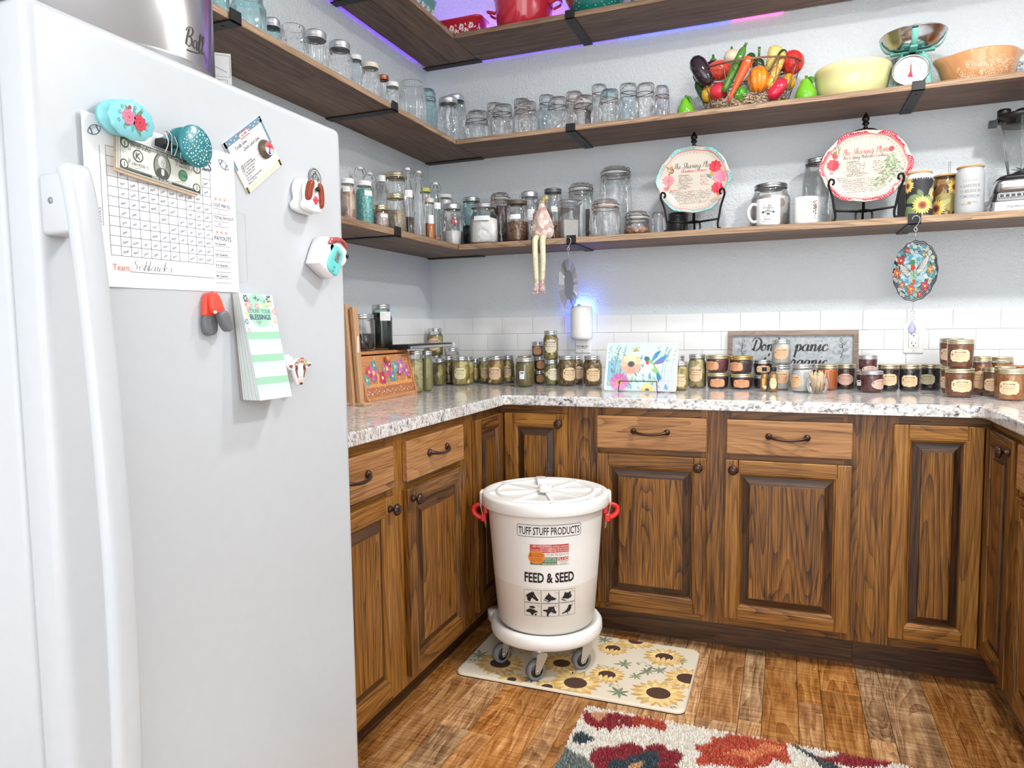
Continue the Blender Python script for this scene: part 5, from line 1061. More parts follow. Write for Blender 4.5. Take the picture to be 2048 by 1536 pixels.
# ================================================================ jars
CONT = {
 'pickle_pale': lambda: mottled('pale_pickle_slices', [(170, 154, 88), (200, 188, 124), (216, 206, 154), (184, 166, 96)], 55),
 'pickle_yellow': lambda: mottled('yellow_pickle', [(170, 146, 62), (206, 186, 104), (220, 208, 140), (184, 158, 74)], 52),
 'pickle_green': lambda: mottled('green_pickle', [(122, 108, 38), (160, 144, 66), (188, 172, 102), (136, 118, 44)], 50),
 'pickle_mixed': lambda: mottled('mixed_pickle', [(140, 112, 42), (198, 124, 44), (170, 150, 72), (206, 192, 130), (122, 100, 36)], 46),
 'pickle_stick': lambda: mottled('pickled_stalks', [(120, 122, 54), (158, 158, 86), (142, 140, 70)], 34),
 'cauliflower': lambda: mottled('cauliflower', [(176, 148, 56), (222, 206, 136), (238, 228, 176), (150, 124, 44)], 40),
 'brine': lambda: mottled('cloudy_brine', [(158, 148, 88), (172, 162, 104)], 20, .2, False), 'brine_dark': lambda: mottled('dark_brine', [(112, 100, 44), (136, 122, 60)], 20, .2, False),
 'relish': lambda: mottled('relish', [(84, 62, 20), (120, 92, 36), (150, 124, 58), (98, 72, 26), (168, 140, 76)], 90),
 'jelly_amber': lambda: plain('amber_jelly', (122, 76, 24), .2), 'jelly_orange': lambda: plain('orange_jelly', (232, 116, 20), .2), 'jelly_red': lambda: plain('red_jelly', (150, 52, 34), .2),
 'jam_dark': lambda: mottled('dark_jam', [(52, 24, 26), (76, 36, 40)], 90, .25), 'jam_red': lambda: mottled('red_jam', [(92, 30, 36), (126, 50, 52), (104, 36, 44)], 80, .25), 'jam_plum': lambda: mottled('plum_jam', [(72, 44, 52), (96, 62, 70)], 80, .25),
 'jam_black': lambda: mottled('blackberry_jam', [(26, 16, 22), (46, 28, 38), (34, 20, 28)], 110, .22), 'jam_brown': lambda: mottled('brown_jam', [(66, 38, 28), (96, 58, 42)], 80, .25),
 'butter': lambda: mottled('apple_butter', [(134, 72, 30), (158, 88, 38), (146, 80, 34)], 130, .35), 'preserve': lambda: mottled('apple_preserves', [(172, 96, 26), (206, 130, 48), (222, 158, 82), (184, 104, 30)], 42, .2), 'piefill': lambda: mottled('pie_filling', [(116, 76, 46), (142, 98, 62)], 50, .3),
 'sugar': lambda: mottled('sugar', [(236, 230, 222), (250, 248, 244)], 300), 'flour': lambda: mottled('flour', [(240, 237, 232), (250, 249, 246)], 60, .9, False), 'cotton': lambda: mottled('cotton', [(222, 220, 216), (246, 245, 242), (234, 232, 228)], 45, .9),
 'shells': lambda: mottled('pinkish_nuts', [(150, 112, 90), (214, 178, 152), (232, 206, 184), (184, 140, 112)], 48), 'turquoise': lambda: mottled('turquoise_crystals', [(74, 166, 160), (120, 202, 196), (150, 220, 212), (96, 184, 178)], 190),
 'oil_green': lambda: plain('green_oil', (178, 182, 104), .2), 'amber_liq': lambda: plain('amber_liquid', (206, 118, 24), .15), 'vinegar': lambda: plain('dark_vinegar', (46, 32, 28), .15), 'paste': lambda: plain('reddish_paste', (130, 70, 44), .4),
 'pinksalt': lambda: mottled('pink_salt', [(178, 150, 142), (226, 208, 202), (206, 176, 170)], 200), 'sesame': lambda: mottled('tan_powder', [(150, 130, 106), (184, 164, 138)], 180),
 'beans': lambda: mottled('black_beans', [(30, 26, 28), (52, 44, 46), (40, 34, 38)], 110), 'darkbean': lambda: mottled('dark_red_beans', [(62, 36, 36), (96, 62, 60), (76, 44, 44)], 100), 'grain': lambda: mottled('brown_grain', [(84, 52, 32), (134, 90, 58), (170, 124, 86), (104, 66, 42)], 170),
 'cinnamon': lambda: mottled('cinnamon_crumbs', [(130, 76, 50), (176, 112, 80), (216, 170, 140)], 170), 'packets': lambda: mottled('wrapped_packets', [(230, 226, 222), (160, 140, 130), (248, 246, 244), (206, 200, 196)], 26), 'crumple': lambda: mottled('crumpled_film', [(226, 228, 230), (200, 203, 206), (240, 241, 242)], 30),
}
LIDM = {'goldlid': plain('bright_gold_lid', (222, 184, 106), .25, .85), 'copperlid': M['copper'], 'silver': M['silver'], 'gold': M['gold'], 'zinc': M['zinc'], 'steel': M['steel'], 'whitelid': M['whitelid'], 'creamlid': M['creamlid'], 'yellowlid': M['yellowlid'], 'copper': M['copper'], 'brownlid': M['brownlid'], 'greylid': M['greylid']}
TEXTS = {'butter': 'APPLE BUTTER', 'preserve': 'APPLE PRESERVES', 'piefill': 'APPLE PIE FILLING', 'sugar': 'VANILLA SUGAR', 'cotton': 'COTTON', 'jam_black': 'BLACKBERRY JAM', 'cauliflower': 'CAULIFLOWER', 'relish': 'SWEET RELISH'}
def label_shape(D, k, w, h, col, L=0):
    if k == 'oval': D.disc(0, 0, w/2, col, L, 28, h/2); return
    if k in ('tag', 'tagb', 'sticker'): D.rect(-w/2, -h/2, w/2, h/2, col, L); return
    c = h*.16; n = 3; P = []                            # plaque with bitten corners and a soft wave in the top and bottom
    for sx, sy, a in ((1, 1, 180), (-1, 1, 270), (-1, -1, 0), (1, -1, 90)):
        q = [(sx*w/2+c*cos(radians(t)), sy*h/2+c*sin(radians(t))) for t in ((a+90-90*i/n) for i in range(n+1))]
        P += q
        if (sx, sy) == (1, 1): P += [(w*.22, h/2), (0, h/2+h*.07), (-w*.22, h/2)]
        if (sx, sy) == (-1, 1): P += [(-w/2, h*.12), (-w/2-w*.02, 0), (-w/2, -h*.12)]
        if (sx, sy) == (-1, -1): P += [(-w*.22, -h/2), (0, -h/2-h*.07), (w*.22, -h/2)]
        if (sx, sy) == (1, -1): P += [(w/2, -h*.12), (w/2+w*.02, 0), (w/2, h*.12)]
    D.poly(P, col, L)
def add_label(root, spec, R, h, text, idx):
    k, off, vc = spec.split(':'); off = float(off); z = float(vc)*h
    col = {'ornate': (240, 206, 166), 'ornateO': (236, 190, 146), 'ornateY': (238, 226, 182), 'ornateP': (236, 224, 196), 'rectO': (228, 172, 122), 'rectS': (232, 166, 122), 'oval': (226, 188, 170)}.get(k, (246, 246, 246))
    w, hh = {'ornate': (1.45*R, .40*h), 'ornateO': (1.5*R, .42*h), 'ornateY': (1.35*R, .36*h), 'ornateP': (1.6*R, .42*h), 'rectO': (1.35*R, .5*h), 'rectS': (1.35*R, .46*h), 'oval': (1.75*R, .46*h), 'sticker': (.55*R, .27*h), 'tag': (1.0*R, .085*h+.004), 'tagb': (1.1*R, .2*h)}[k]
    D = Deco(); label_shape(D, 'oval' if k == 'oval' else k, w, hh, col)
    ink = (60, 44, 40)
    if k in ('tag',): D.scribble(-w*.38, -hh*.22, w*.38, hh*.45, ink, 1, .0006, idx)
    elif k == 'tagb':
        for j in range(3): D.scribble(-w*.38, hh*(.18-.26*j), w*.38, hh*.14, ink, 1, .0005, idx+j)
    elif k == 'sticker': D.rect(-w*.3, hh*.18, w*.36, hh*.36, (90, 96, 150), 1); D.scribble(-w*.35, -hh*.02, w*.2, hh*.09, (110, 110, 150), 1, .0004, idx)
    else:
        D.text('459 H FARM', 0, hh*.24, hh*.17, ink, 1, off=.015, sx=.95); D.text('Farm to Table & Home Grown', 0, hh*.09, hh*.105, ink, 1, shear=.25, sx=.8)
        D.text(TEXTS.get(text, 'HOME CANNED'), 0, -hh*.09, hh*.12, ink, 1, sx=.9)
        for j in range(3): D.scribble(-w*.37, -hh*(.2+.09*j), w*.37, hh*.05, (120, 92, 78), 1, .0004, idx+j)
        D.rect(-w*.44, -hh*.02, -w*.37, hh*.2, (70, 52, 44), 1); D.rect(-w*.43, 0, -w*.38, hh*.15, (170, 130, 100), 2)
    for i, v in enumerate(D.v): D.v[i] = (v[0]+off*R, v[1]+z, v[2])
    D.build('label', on_cyl(R*1.006+.0002), root, cut=R*.22)
def lid_mb(r, h, z, zinc=False):
    b = MB()
    if zinc: p = [(r*.97, z), (r, z+h*.06), (r, z+h*.2), (r*.965, z+h*.26), (r, z+h*.34), (r*.965, z+h*.46), (r, z+h*.55), (r*.965, z+h*.66), (r, z+h*.76), (r*.93, z+h*.9), (r*.8, z+h), (r*.76, z+h*.96), (0, z+h*.96)]
    else: p = [(r*.985, z), (r, z+h*.03), (r, z+h*.32), (r*.965, z+h*.4), (r*.965, z+h*.48), (r, z+h*.56), (r, z+h*.88), (r*.965, z+h*.99), (r*.9, z+h), (r*.87, z+h*.95), (r*.55, z+h*.97), (0, z+h*.97)]
    return b.lathe(p, 28)
def jar(row, idx):
    x, y, z, r, h, kind, gl, lid, cont, fill, lab, text, nm, cat, grp = row
    rz = atan2(CAM.y-y, CAM.x-x)+pi/2
    root = empty(nm, (x, y, z+.0003), rz, text, cat, grp); g = G[gl]; fill = float(fill) if fill else 0; w = r*.955
    inner = None
    if kind in ('mason', 'straight', 'jam', 'open', 'cracker'):
        if kind == 'jam': nk = .985; lh = min(.0155, h*.26); zs, ze = h-lh-.003, h-lh
        elif kind == 'straight': nk = .93; lh = .0165; zs, ze = h-lh-.012, h-lh-.002
        elif kind == 'cracker': nk = .78; lh = .016; zs, ze = h*.68, h-lh-.012
        else: nk = .84 if r > .03 else .88; lh = .0175; zs, ze = h*.70, h-lh-.004
        if lid == 'zinc': lh = min(.027, h*.17); ze = h-lh-.001; zs = min(zs, ze-.012)
        if kind == 'open': ze = h-.022
        out_ = [(0, .003), (r*.8, .002), (r*.86, 0), (r*.95, .003), (r, .012)] if kind != 'jam' else [(0, .003), (r*.78, .002), (r*.82, 0), (r*.9, .003), (r*.94, .01), (r*.99, h*.6)]
        out_ += [(r, zs), (r*(.35+.65*nk)+.0*r, (zs*.6+ze*.4)+.002), (r*nk*.97, ze), (r*nk*.96, h-lh*.6 if lid else h-.003)]
        if not lid:
            zt = h-.022; q = r*nk
            out_ = out_[:-1]+[(q*.96, zt+.002), (q, zt+.004), (q*.96, zt+.007), (q, zt+.010), (q*.95, zt+.013), (q*.95, h-.003), (q*.93, h), (q*.9, h-.003), (q*.9, zt)]
        b = MB()
        if kind == 'cracker':
            def sq(rr, zz):
                P = []
                for i in range(32):
                    a = 2*pi*i/32+pi/4+.5; e = (abs(cos(a))**5+abs(sin(a))**5)**(-1/5); e = 1+(e-1)*max(0, min(1, (zs*1.25-zz)/(zs*.5))); P.append((rr*.88*e*cos(a), rr*.88*e*sin(a), zz))
                return P
            b.loops([sq(max(p[0], .001), p[1]) for p in out_], False, False, True)
            cb = MB().loops([sq(r*.80, .004), sq(r*.955, .010), sq(r*.96, h*fill*.9), sq(r*.5, h*fill)], True, True, True)
            b.build('glass', g, root); cb.build('contents', CONT[cont](), root)
        else:
            b.lathe(out_, 28).build('glass', g, root)
            if cont:
                top = h*fill; zc = max(zs, .01)
                pr = [(0, .0045), (w*.86, .0045), (w*.985 if kind != 'jam' else w*.93, .012)]
                if top <= zc: pr += [(w, top-.002), (w*.9, top), (0, top)]
                else: pr += [(w, zc-.001), (r*nk*.92, min(top, ze)), (r*nk*.9, top), (0, top)]
                MB().lathe(pr, 26).build('contents', CONT[cont](), root)
        if lid: lid_mb(r*nk+.0008 if kind != 'jam' else r*1.0, lh, h-lh, lid == 'zinc').build('lid', LIDM.get(lid, M['silver']), root)
        if not cont and kind == 'mason' and lid: pass
    elif kind in ('wire', 'clamp'):
        if kind == 'wire': nk = .8; lh = .03; zs, ze = h*.62, h-.042
        else: nk = .84; lh = .026; zs, ze = h*.6, h-.040
        o_ = [(0, .004), (r*.78, .003), (r*.84, 0), (r*.95, .004), (r, .014), (r, zs), (r*.97, zs+(ze-zs)*.4), (r*(nk+.06), zs+(ze-zs)*.85), (r*nk, ze), (r*nk, ze+.004), (r*(nk+.05), ze+.006), (r*(nk+.05), ze+.010), (r*nk, ze+.012)]
        MB().lathe(o_, 28).build('glass', g, root)
        lg = G.get(lid, G['clear']) if lid in G else G['clear']; q = r*(nk+.05)
        MB().lathe([(q*.9, ze+.012), (q, ze+.014), (q, ze+.020), (q*.93, ze+.024), (q*.86, h-.004), (q*.8, h-.001), (q*.5, h), (q*.46, h-.003), (0, h-.003)], 28).build('lid', lg, root)
        if kind == 'clamp' or lid == 'pink': MB().lathe([(q*.99, ze+.0105), (q*1.02, ze+.0115), (q*1.02, ze+.0135), (q*.99, ze+.0145)], 24).build('seal', plain('orange_seal', (226, 120, 60), .5) if lid == 'orange' else plain('clear_seal', (222, 214, 206), .5), root)
        wm = M['copperwire'] if idx % 3 == 0 else M['wire']; wr = .0015
        wb = MB(); wb.tube([(q*1.03*cos(2*pi*i/24), q*1.03*sin(2*pi*i/24), ze+.003) for i in range(24)], wr, 5, True)
        wb.build('neck_wire', wm, root)
        sd = 1 if idx % 2 else -1; a0 = .5*sd
        if kind == 'wire':
            P = [(q*1.06, 0, ze+.003), (q*1.12, 0, h-.012), (q*.7, 0, h+.001), (0, 0, h+.004), (-q*.7, 0, h+.001), (-q*1.12, 0, h-.012), (-q*1.06, 0, ze+.003)]
            MB().tube(smooth_path(P, 4), wr, 5, T=Matrix.Rotation(a0, 4, 'Z')).build('bail', wm, root)
            P = [(q*1.06, 0, ze+.003), (q*.8, -q*.8, ze-.010), (0, -q*1.12, ze-.016), (-q*.8, -q*.8, ze-.010), (-q*1.06, 0, ze+.003)]
            MB().tube(smooth_path(P, 4), wr, 5, T=Matrix.Rotation(a0, 4, 'Z')).build('lever', wm, root)
        else:
            MB().tube([(q*1.035*cos(2*pi*i/24), q*1.035*sin(2*pi*i/24), ze+.019) for i in range(24)], wr, 5, True).build('lid_wire', wm, root)
            T = Matrix.Rotation(a0+(.35 if sd > 0 else -.2), 4, 'Z')
            P = [(-.008, -q*1.04, ze+.019), (-.009, -q*1.16, ze+.024), (0, -q*1.18, ze+.028), (.009, -q*1.16, ze+.024), (.008, -q*1.04, ze+.019)]
            MB().tube(smooth_path(P, 4), wr, 5, T=T).build('clasp', wm, root)
            P = [(-.008, -q*1.04, ze+.003), (-.009, -q*1.2, ze+.014), (-.007, -q*1.22, ze-.014), (.007, -q*1.22, ze-.014), (.009, -q*1.2, ze+.014), (.008, -q*1.04, ze+.003)]
            MB().tube(smooth_path(P, 3), wr, 5, T=T).build('lever', wm, root)
        if cont:
            top = h*fill; MB().lathe([(0, .005), (w*.86, .005), (w, .014), (w, min(top, zs)-.003), (w*.88, top), (0, top)], 26).build('contents', CONT[cont](), root)
    elif kind in ('bottle', 'pet'):
        rn = .012 if kind == 'bottle' else .0135; zb = h*.5 if kind == 'bottle' else h*.55
        zt = h-(.012 if kind == 'bottle' else .02)
        if kind == 'bottle': o_ = [(0, .004), (r*.85, .002), (r*.95, .002), (r, .01), (r, zb), (r*.93, zb+h*.08), (rn*1.35, zb+h*.24), (rn, zb+h*.32), (rn*1.05, zt-.03), (rn*1.3, zt-.026), (rn*1.3, zt-.016), (rn*.95, zt-.010), (rn*1.0, zt)]
        else: o_ = [(0, .004), (r*.8, .001), (r*.96, .004), (r, .012), (r, zb), (r*.99, zb+.01), (r*.7, zb+h*.2), (rn*1.1, zt-.012), (rn, zt-.006), (rn, zt)]
        MB().lathe(o_, 24).build('glass', g, root)
        if cont:
            top = h*fill; pr = [(0, .005), (w*.85, .005), (w, .011)]
            if top < zb: pr += [(w, top), (0, top)]
            else: pr += [(w, zb), (w*.92, zb+h*.08), (rn*1.2, min(top, zb+h*.24)), (0, top)]
            MB().lathe(pr, 22).build('contents', CONT[cont](), root)
        if kind == 'bottle':
            MB().lathe([(rn*.8, zt), (rn*1.02, zt+.001), (rn*1.02, zt+.005), (rn*.75, zt+.010), (rn*.4, zt+.012), (0, zt+.012)], 16).build('stopper', M['whitelid'], root)
            P = [(rn*1.2, 0, zt-.03), (rn*2.1, 0, zt-.018), (rn*1.3, 0, zt+.006), (0, 0, zt+.008), (-rn*1.3, 0, zt+.006), (-rn*2.1, 0, zt-.018), (-rn*1.2, 0, zt-.03)]
            MB().tube(smooth_path(P, 4), .0009, 5, T=Matrix.Rotation(.3, 4, 'Z')).build('wire', M['wire'], root)
        else:
            b = MB(); b.lathe([(rn*1.12, zt-.006), (rn*1.15, zt-.004), (rn*1.15, zt+.016), (rn*1.05, zt+.0195), (0, zt+.02)], 20); b.build('cap', M['whitelid'], root)
            D = Deco(); D.rect(-.012, h*.32, .012, h*.46, (216, 100, 40)); D.rect(-.012, h*.28, .012, h*.32, (224, 70, 50)); D.build('label', on_cyl(r*1.004), root, cut=.006)
    elif kind == 'tumbler':
        MB().lathe([(r*.95, 0), (r*.98, .004), (r, h*.2), (r*.98, h*.7), (r*.86, h*.93), (r*.7, h), (0, h-.004)], 26).build('glass', g, root)
    if lab: add_label(root, lab, r, h, cont, idx)
    if cont.startswith('pickle') and kind in ('mason', 'straight'):
        D = Deco(); q = random.Random(idx); nsl = 1 if 'one big cucumber' in text else 5
        for k in range(nsl):
            u = 0 if nsl == 1 else (q.random()-.5)*2.2*r; v = h*.42 if nsl == 1 else h*(.12+.5*q.random()); rr = r*.42 if nsl == 1 else r*(.26+.16*q.random()); e = .6+.4*q.random() if nsl > 1 else 1
            cr, cf, cs = ((130, 124, 44), (190, 180, 108), (210, 202, 144)) if 'green' in cont or 'mixed' in cont else ((160, 150, 74), (214, 206, 142), (228, 222, 170))
            a = q.random()*3
            D.disc(u, v, rr, cr, 3*k, 18, rr*e, a); D.disc(u, v, rr*.9, cf, 3*k+1, 18, rr*e*.88, a); D.disc(u, v, rr*.5, cs, 3*k+2, 12, rr*e*.45, a)
            if nsl == 1:
                for m_ in range(9): D.disc(u+rr*.48*cos(m_*.7), v+rr*.48*sin(m_*.7), rr*.07, (232, 230, 190), 3*k+3, 6)
        o = D.build('pickle_slices', on_cyl(w*1.006), root, 'printgloss', cut=r*.25); o['kind'] = 'stuff'
    if 'red scoop' in text:
        MB().lathe([(0, .0), (.016, .002), (.018, .02), (.014, .026), (0, .026)], 14, T=Matrix.Translation((.008, -.012, h*.52)) @ Matrix.Rotation(.7, 4, 'X')).build('scoop', plain('faded_red_plastic', (196, 110, 104), .4), root)
    if 'crumbs' in text: pass
    return root
for i, row in enumerate(JARS): jar(row, i)
# ================================================================ things on the floor
# sunflower comfort mat
r = empty('sunflower_mat', (.998, -.85, 0), 0, 'cream comfort mat printed with yellow sunflowers lying under the feed bin', 'mat')
mo = rrect(-.383, -.222, .383, .220, .03, 6)
b = MB(); rg = lambda i, z: [(x*(1-i/.38), y*(1-i/.22), z) for x, y in mo]
b.cur = 0; b.loops([rg(0, .0005), rg(0, .0035)], True, False); b.cur = 1; b.loops([rg(0, .0035), rg(.001, .008), rg(.004, .0115), rg(.008, .012)], False, True)
b.build('mat', [plain('dark_mat_edge', (40, 36, 34), .7), plain('cream_mat', (232, 222, 200), .55)], r)
D = Deco(); rr = random.Random(8); gl1, gl2 = (118, 130, 104), (150, 158, 128)
def clipm(P):                                        # keep the print inside the mat edge
    return [(max(-.378, min(.378, x)), max(-.217, min(.215, y))) for x, y in P]
class DM(Deco):
    def poly(s, pts, col, L=0): return Deco.poly(s, clipm(pts), col, L)
D = DM(); ox, oy = .998, -.85
SUN = [(.819, -1.058, .05, .016, 0), (.944, -1.064, .045, .019, 0), (.941, -.894, .075, .03, 0), (1.148, -.635, .075, .028, 0), (1.082, -.723, .060, .027, 1), (1.267, -.729, .074, .031, 1), (1.108, -.921, .062, .029, 1), (1.364, -.858, .08, .036, 0), (.741, -.966, .089, .036, 0), (1.024, -1.010, .086, .038, 0), (1.289, -.984, .09, .038, 0), (.70, -.74, .08, .03, 0), (.86, -.70, .06, .026, 1)]
for x, y, l in [(1.23, -.853, .035), (1.147, -.827, .033), (1.17, -1.022, .035), (.65, -.933, .037), (1.268, -.833, .03), (1.328, -.734, .03), (1.035, -.665, .033), (.88, -1.03, .03), (1.2, -.90, .03), (.70, -.85, .035), (.97, -.80, .03)]:
    a0 = rr.random()*6
    for k in range(7): D.leaf(x-ox, y-oy, l*(.7+.6*rr.random()), a0+k*.9, rr.choice((gl1, gl2, (136, 146, 120))), k*.1, .3)
for x, y in [(1.21, -.79), (1.09, -.86), (1.16, -.98), (.64, -1.0), (1.31, -.80), (.80, -.85), (1.0, -.92), (1.33, -1.03)]:
    for k in range(4): a = rr.random()*6; D.line(clipm([(x-ox, y-oy), (x-ox+.03*cos(a), y-oy+.03*sin(a))]), .0012, gl2); D.leaf(x-ox+.02*cos(a), y-oy+.02*sin(a), .016, a+.5, gl1, .3, .3)
for i, (x, y, R_, rc_, half) in enumerate(SUN):
    L = 2+4*i; X, Y = x-ox, y-oy
    for ring, (n, k, c) in enumerate([(18, 1, (222, 178, 104)), (16, .86, (236, 202, 132)), (13, .72, (244, 218, 158))]):
        for q in range(n):
            a = 2*pi*q/n+ring*.2+rr.random()*.12
            if half and -2.6 < a-pi*2*(a > pi) < -.6 and ring == 0: pass
            f = .9+.16*rr.random(); D.leaf(X+rc_*.5*cos(a), Y+rc_*.5*sin(a), (R_*k-rc_*.5)*(.9+.15*rr.random()), a, tuple(min(255, v*f) for v in c), L+ring+.02*q, .34)
    D.disc(X, Y, rc_, (66, 44, 40), L+3.2, 24, rc_*.93); D.disc(X, Y, rc_*.72, (84, 58, 50), L+3.4, 20, rc_*.66)
    for q in range(22): a = 2*pi*q/22; D.disc(X+rc_*.82*cos(a), Y+rc_*.76*sin(a), rc_*.05, (150, 112, 70), L+3.5, 5)
    if half:
        for q in range(5): D.leaf(X+(q-2)*rc_*.45, Y-rc_*1.3, rc_*(1.25-.12*abs(q-2)), pi/2-(q-2)*.18, (244, 216, 152) if q % 2 else (236, 202, 132), L+3.7+.02*q, .42)
D.build('printed_sunflowers', on_top(.0121), r, step=.00002)
# feed bin on its wheeled dolly
BX, BY = .8805, -.875; ba = atan2(CAM.y-BY, CAM.x-BX)+pi/2
dl = empty('wheeled_dolly', (BX, BY, .0124), ba, 'white round plastic dolly on grey casters carrying the feed bin', 'dolly')
b = MB(); b.lathe([(0, .112), (.15, .112), (.178, .108), (.190, .112), (.195, .125), (.194, .146), (.186, .156), (.176, .158), (.173, .150), (0, .150)], 48)
T = Matrix.Rotation(radians(158), 4, 'Z')
b.loops([[(x, y*(1-.0*k), z) for x, y in ((.17, -.055), (.20, -.038), (.222, -.016), (.222, .016), (.20, .038), (.17, .055))] for k, z in enumerate((.112, .148))], True, True, True, T)
b.build('deck', M['whiteplastic'], dl)
b = MB(); 
def caster(a, swing):
    x, y = .148*cos(a), .148*sin(a); T = Matrix.Translation((x, y, 0)) @ Matrix.Rotation(swing, 4, 'Z'); b = MB()
    b.box(-.020, -.020, .106, .020, .020, .1105, .002, T); b.lathe([(0, .088), (.016, .088), (.018, .096), (.016, .106), (0, .106)], 14, T=T)
    for s in (-1, 1): b.prism([(-.018, .092), (.018, .092), (.020, .080), (-.010, .026), (-.022, .024), (-.026, .034)], s*.0155, s*.0175, 'y', T)
    f = b.build('caster_fork', M['zinc'], dl)
    W_ = Matrix.Translation((x, y, 0)) @ Matrix.Rotation(swing, 4, 'Z') @ Matrix.Translation((-.016, 0, .0335)) @ Matrix.Rotation(pi/2, 4, 'X')
    MB().lathe([(.022, -.011), (.029, -.0125), (.0325, -.010), (.0335, 0), (.0325, .010), (.029, .0125), (.022, .011)], 24, T=W_).build('tyre', M['rubber'], f)
    MB().lathe([(0, -.009), (.022, -.011), (.022, .011), (0, .009)], 20, T=W_).build('hub', M['darkrubber'], f)
    MB().lathe([(0, -.0195), (.0045, -.019), (.0045, .019), (0, .0195)], 8, T=W_).build('axle', M['steel'], f)
for k, sw in enumerate((.5, .45, 2.0, 2.6, .75)): caster(radians(-99+72*k), sw)
bn = empty('feed_bin', (BX, BY, .1630), ba, 'white lidded feed and seed bin with red side clips, printed in black', 'bin')
rb = lambda v: .168+.031*max(0, min(1, (v-.0)/.42))
bb_ = MB(); bb_.cur = 1; bb_.lathe([(0, .0), (.150, .0), (.160, .003), (.167, .014), (rb(.17), .17)], 56); bb_.cur = 0; bb_.lathe([(rb(.17), .17), (rb(.42), .42), (.199, .425), (.203, .427), (.203, .434), (0, .434)], 56)
bb_.build('body', [M['binplastic'], plain('milky_plastic_over_feed', (238, 233, 224), .38)], bn)
b = MB(); b.lathe([(.205, .408), (.2175, .409), (.2195, .414), (.2195, .442), (.216, .449), (.208, .452), (.196, .4515), (.190, .446), (0, .446)], 56)
b.lathe([(.160, .446), (.162, .4525), (.170, .4525), (.172, .446)], 48); b.lathe([(0, .4565), (.03, .4565), (.034, .446), (0, .446)], 20)
for k in range(8):
    T = Matrix.Rotation(k*pi/4+.15, 4, 'Z'); b.prism([(.030, .446), (.165, .446), (.165, .4515), (.030, .4545)], -.007, .007, 'y', T)
    b.box(.172, -.012, .445, .196, .012, .4525, .002, T)
lid = b.build('lid', M['whiteplastic'], bn)
MB().lathe([(.0, .456), (.021, .456), (.022, .474), (.019, .478), (.012, .4785), (.011, .476), (0, .476)], 8, (0, -.045, 0), smooth=False).build('lid_knob', M['whiteplastic'], lid)
MB().prism([(.09, .446), (.175, .446), (.178, .456), (.165, .464), (.11, .466), (.092, .458)], -.016, .016, 'y', Matrix.Rotation(pi/2+.1, 4, 'Z')).build('lid_grip', M['whiteplastic'], lid)
for s in (-1, 1):
    b = MB(); b.box(s*.200-.0, -.018, .405, s*.226, .018, .450, .004) if s > 0 else b.box(s*.226, -.018, .405, s*.200, .018, .450, .004); b.build('lug', M['whiteplastic'], bn)
    P = [(s*.216, -.016, .425), (s*.222, -.021, .40), (s*.212, -.020, .355), (s*.207, -.012, .325), (s*.206, .0, .318), (s*.207, .012, .325), (s*.212, .020, .355), (s*.222, .021, .40), (s*.216, .016, .425)]
    MB().tube(smooth_path(P, 4), .0026, 8).build('wire_bail', M['steel'], bn)
    h = MB(); P = [(s*.203, -.012, .402), (s*.232, -.012, .402), (s*.246, -.010, .392), (s*.246, -.010, .376), (s*.232, -.012, .362), (s*.212, -.012, .358)]
    h.tube(smooth_path(P, 4), .0068, 8, flat=1.4); h.build('clip_handle', M['red'], bn); MB().box(min(s*.198, s*.214), -.022, .372, max(s*.198, s*.214), .006, .412, .003).build('clip_base', M['red'], bn); MB().box(min(s*.204, s*.222), -.024, .345, max(s*.204, s*.222), .002, .372, .003).build('clip_foot', M['red'], bn)
bk = (26, 24, 25); D = Deco(); zb = -.163; u0 = .013
D.line([(u0+x, y+.524+zb) for x, y in rrect(-.108, -.0195, .108, .0195, .005, 3)], .0016, bk, closed=True)
D.text('TUFF STUFF PRODUCTS', u0, .5115+zb, .0355, bk, 0, sx=.545, off=.014)
D.text('FEED & SEED', u0-.001, .3515+zb, .0455, bk, 0, sx=.66, off=.03)
sx0, sx1, sz0, sz1 = u0-.064, u0+.063, .411+zb, .479+zb; um = (sx0+sx1)/2+.004
D.rect(sx0-.002, sz0-.002, sx1+.002, sz1+.002, (236, 234, 230)); D.rect(sx0, sz1-.027, um, sz1, (200, 62, 56), 1); D.rect(um+.001, sz1-.027, sx1, sz1, (196, 52, 48), 1); D.rect(sx0, sz1-.041, sx1, sz1-.028, (244, 240, 232), 1); D.rect(sx0, sz0, sx1, sz1-.042, (88, 128, 96), 1); D.rect(um+.02, sz0+.001, sx1, sz1-.042, (236, 232, 224), 2)
wt = (250, 244, 236)
D.text('LID LOCKING', um-.002, sz1-.0085, .0095, wt, 2, 'r', off=.01)
for j, t in enumerate(('TWIST & LOCK', 'TAPA GIRATORIA DE CIERRE', 'COUVERCLE VERROUILLABLE')): D.text(t, um-.002, sz1-.0135-j*.005, .0048, wt, 2, 'r')
for j, t in enumerate(('LOCKING HANDLES', 'MANIJAS DE BLOQUEO', 'POIGNEES DE BLOCAGE')): D.text(t, sx1-.002, sz1-.009-j*.0075, .0078, wt, 2, 'r', sx=.78)
D.text('TUFF STUFF PRODUCTS', sx1-.001, sz1-.038, .0115, (60, 56, 56), 2, 'r', sx=.78)
D.text('AIRTIGHT SEAL', um+.018, sz1-.050, .0075, wt, 2, 'r', .85); D.text('BIN LID LOCK', um+.018, sz1-.057, .006, wt, 2, 'r'); D.text('RESERVOIR HOUSE', um+.018, sz0+.002, .0055, wt, 2, 'r')
D.rect(um+.021, sz1-.054, sx1-.001, sz1-.043, (200, 52, 48), 3); D.text('FS-3 KD', um+.041, sz1-.0525, .0105, wt, 4, off=.01); D.text('14 GALLONS', um+.041, sz1-.060, .0055, (40, 40, 40), 3); D.text('53 LITERS', um+.041, sz0+.0015, .005, (40, 40, 40), 3)
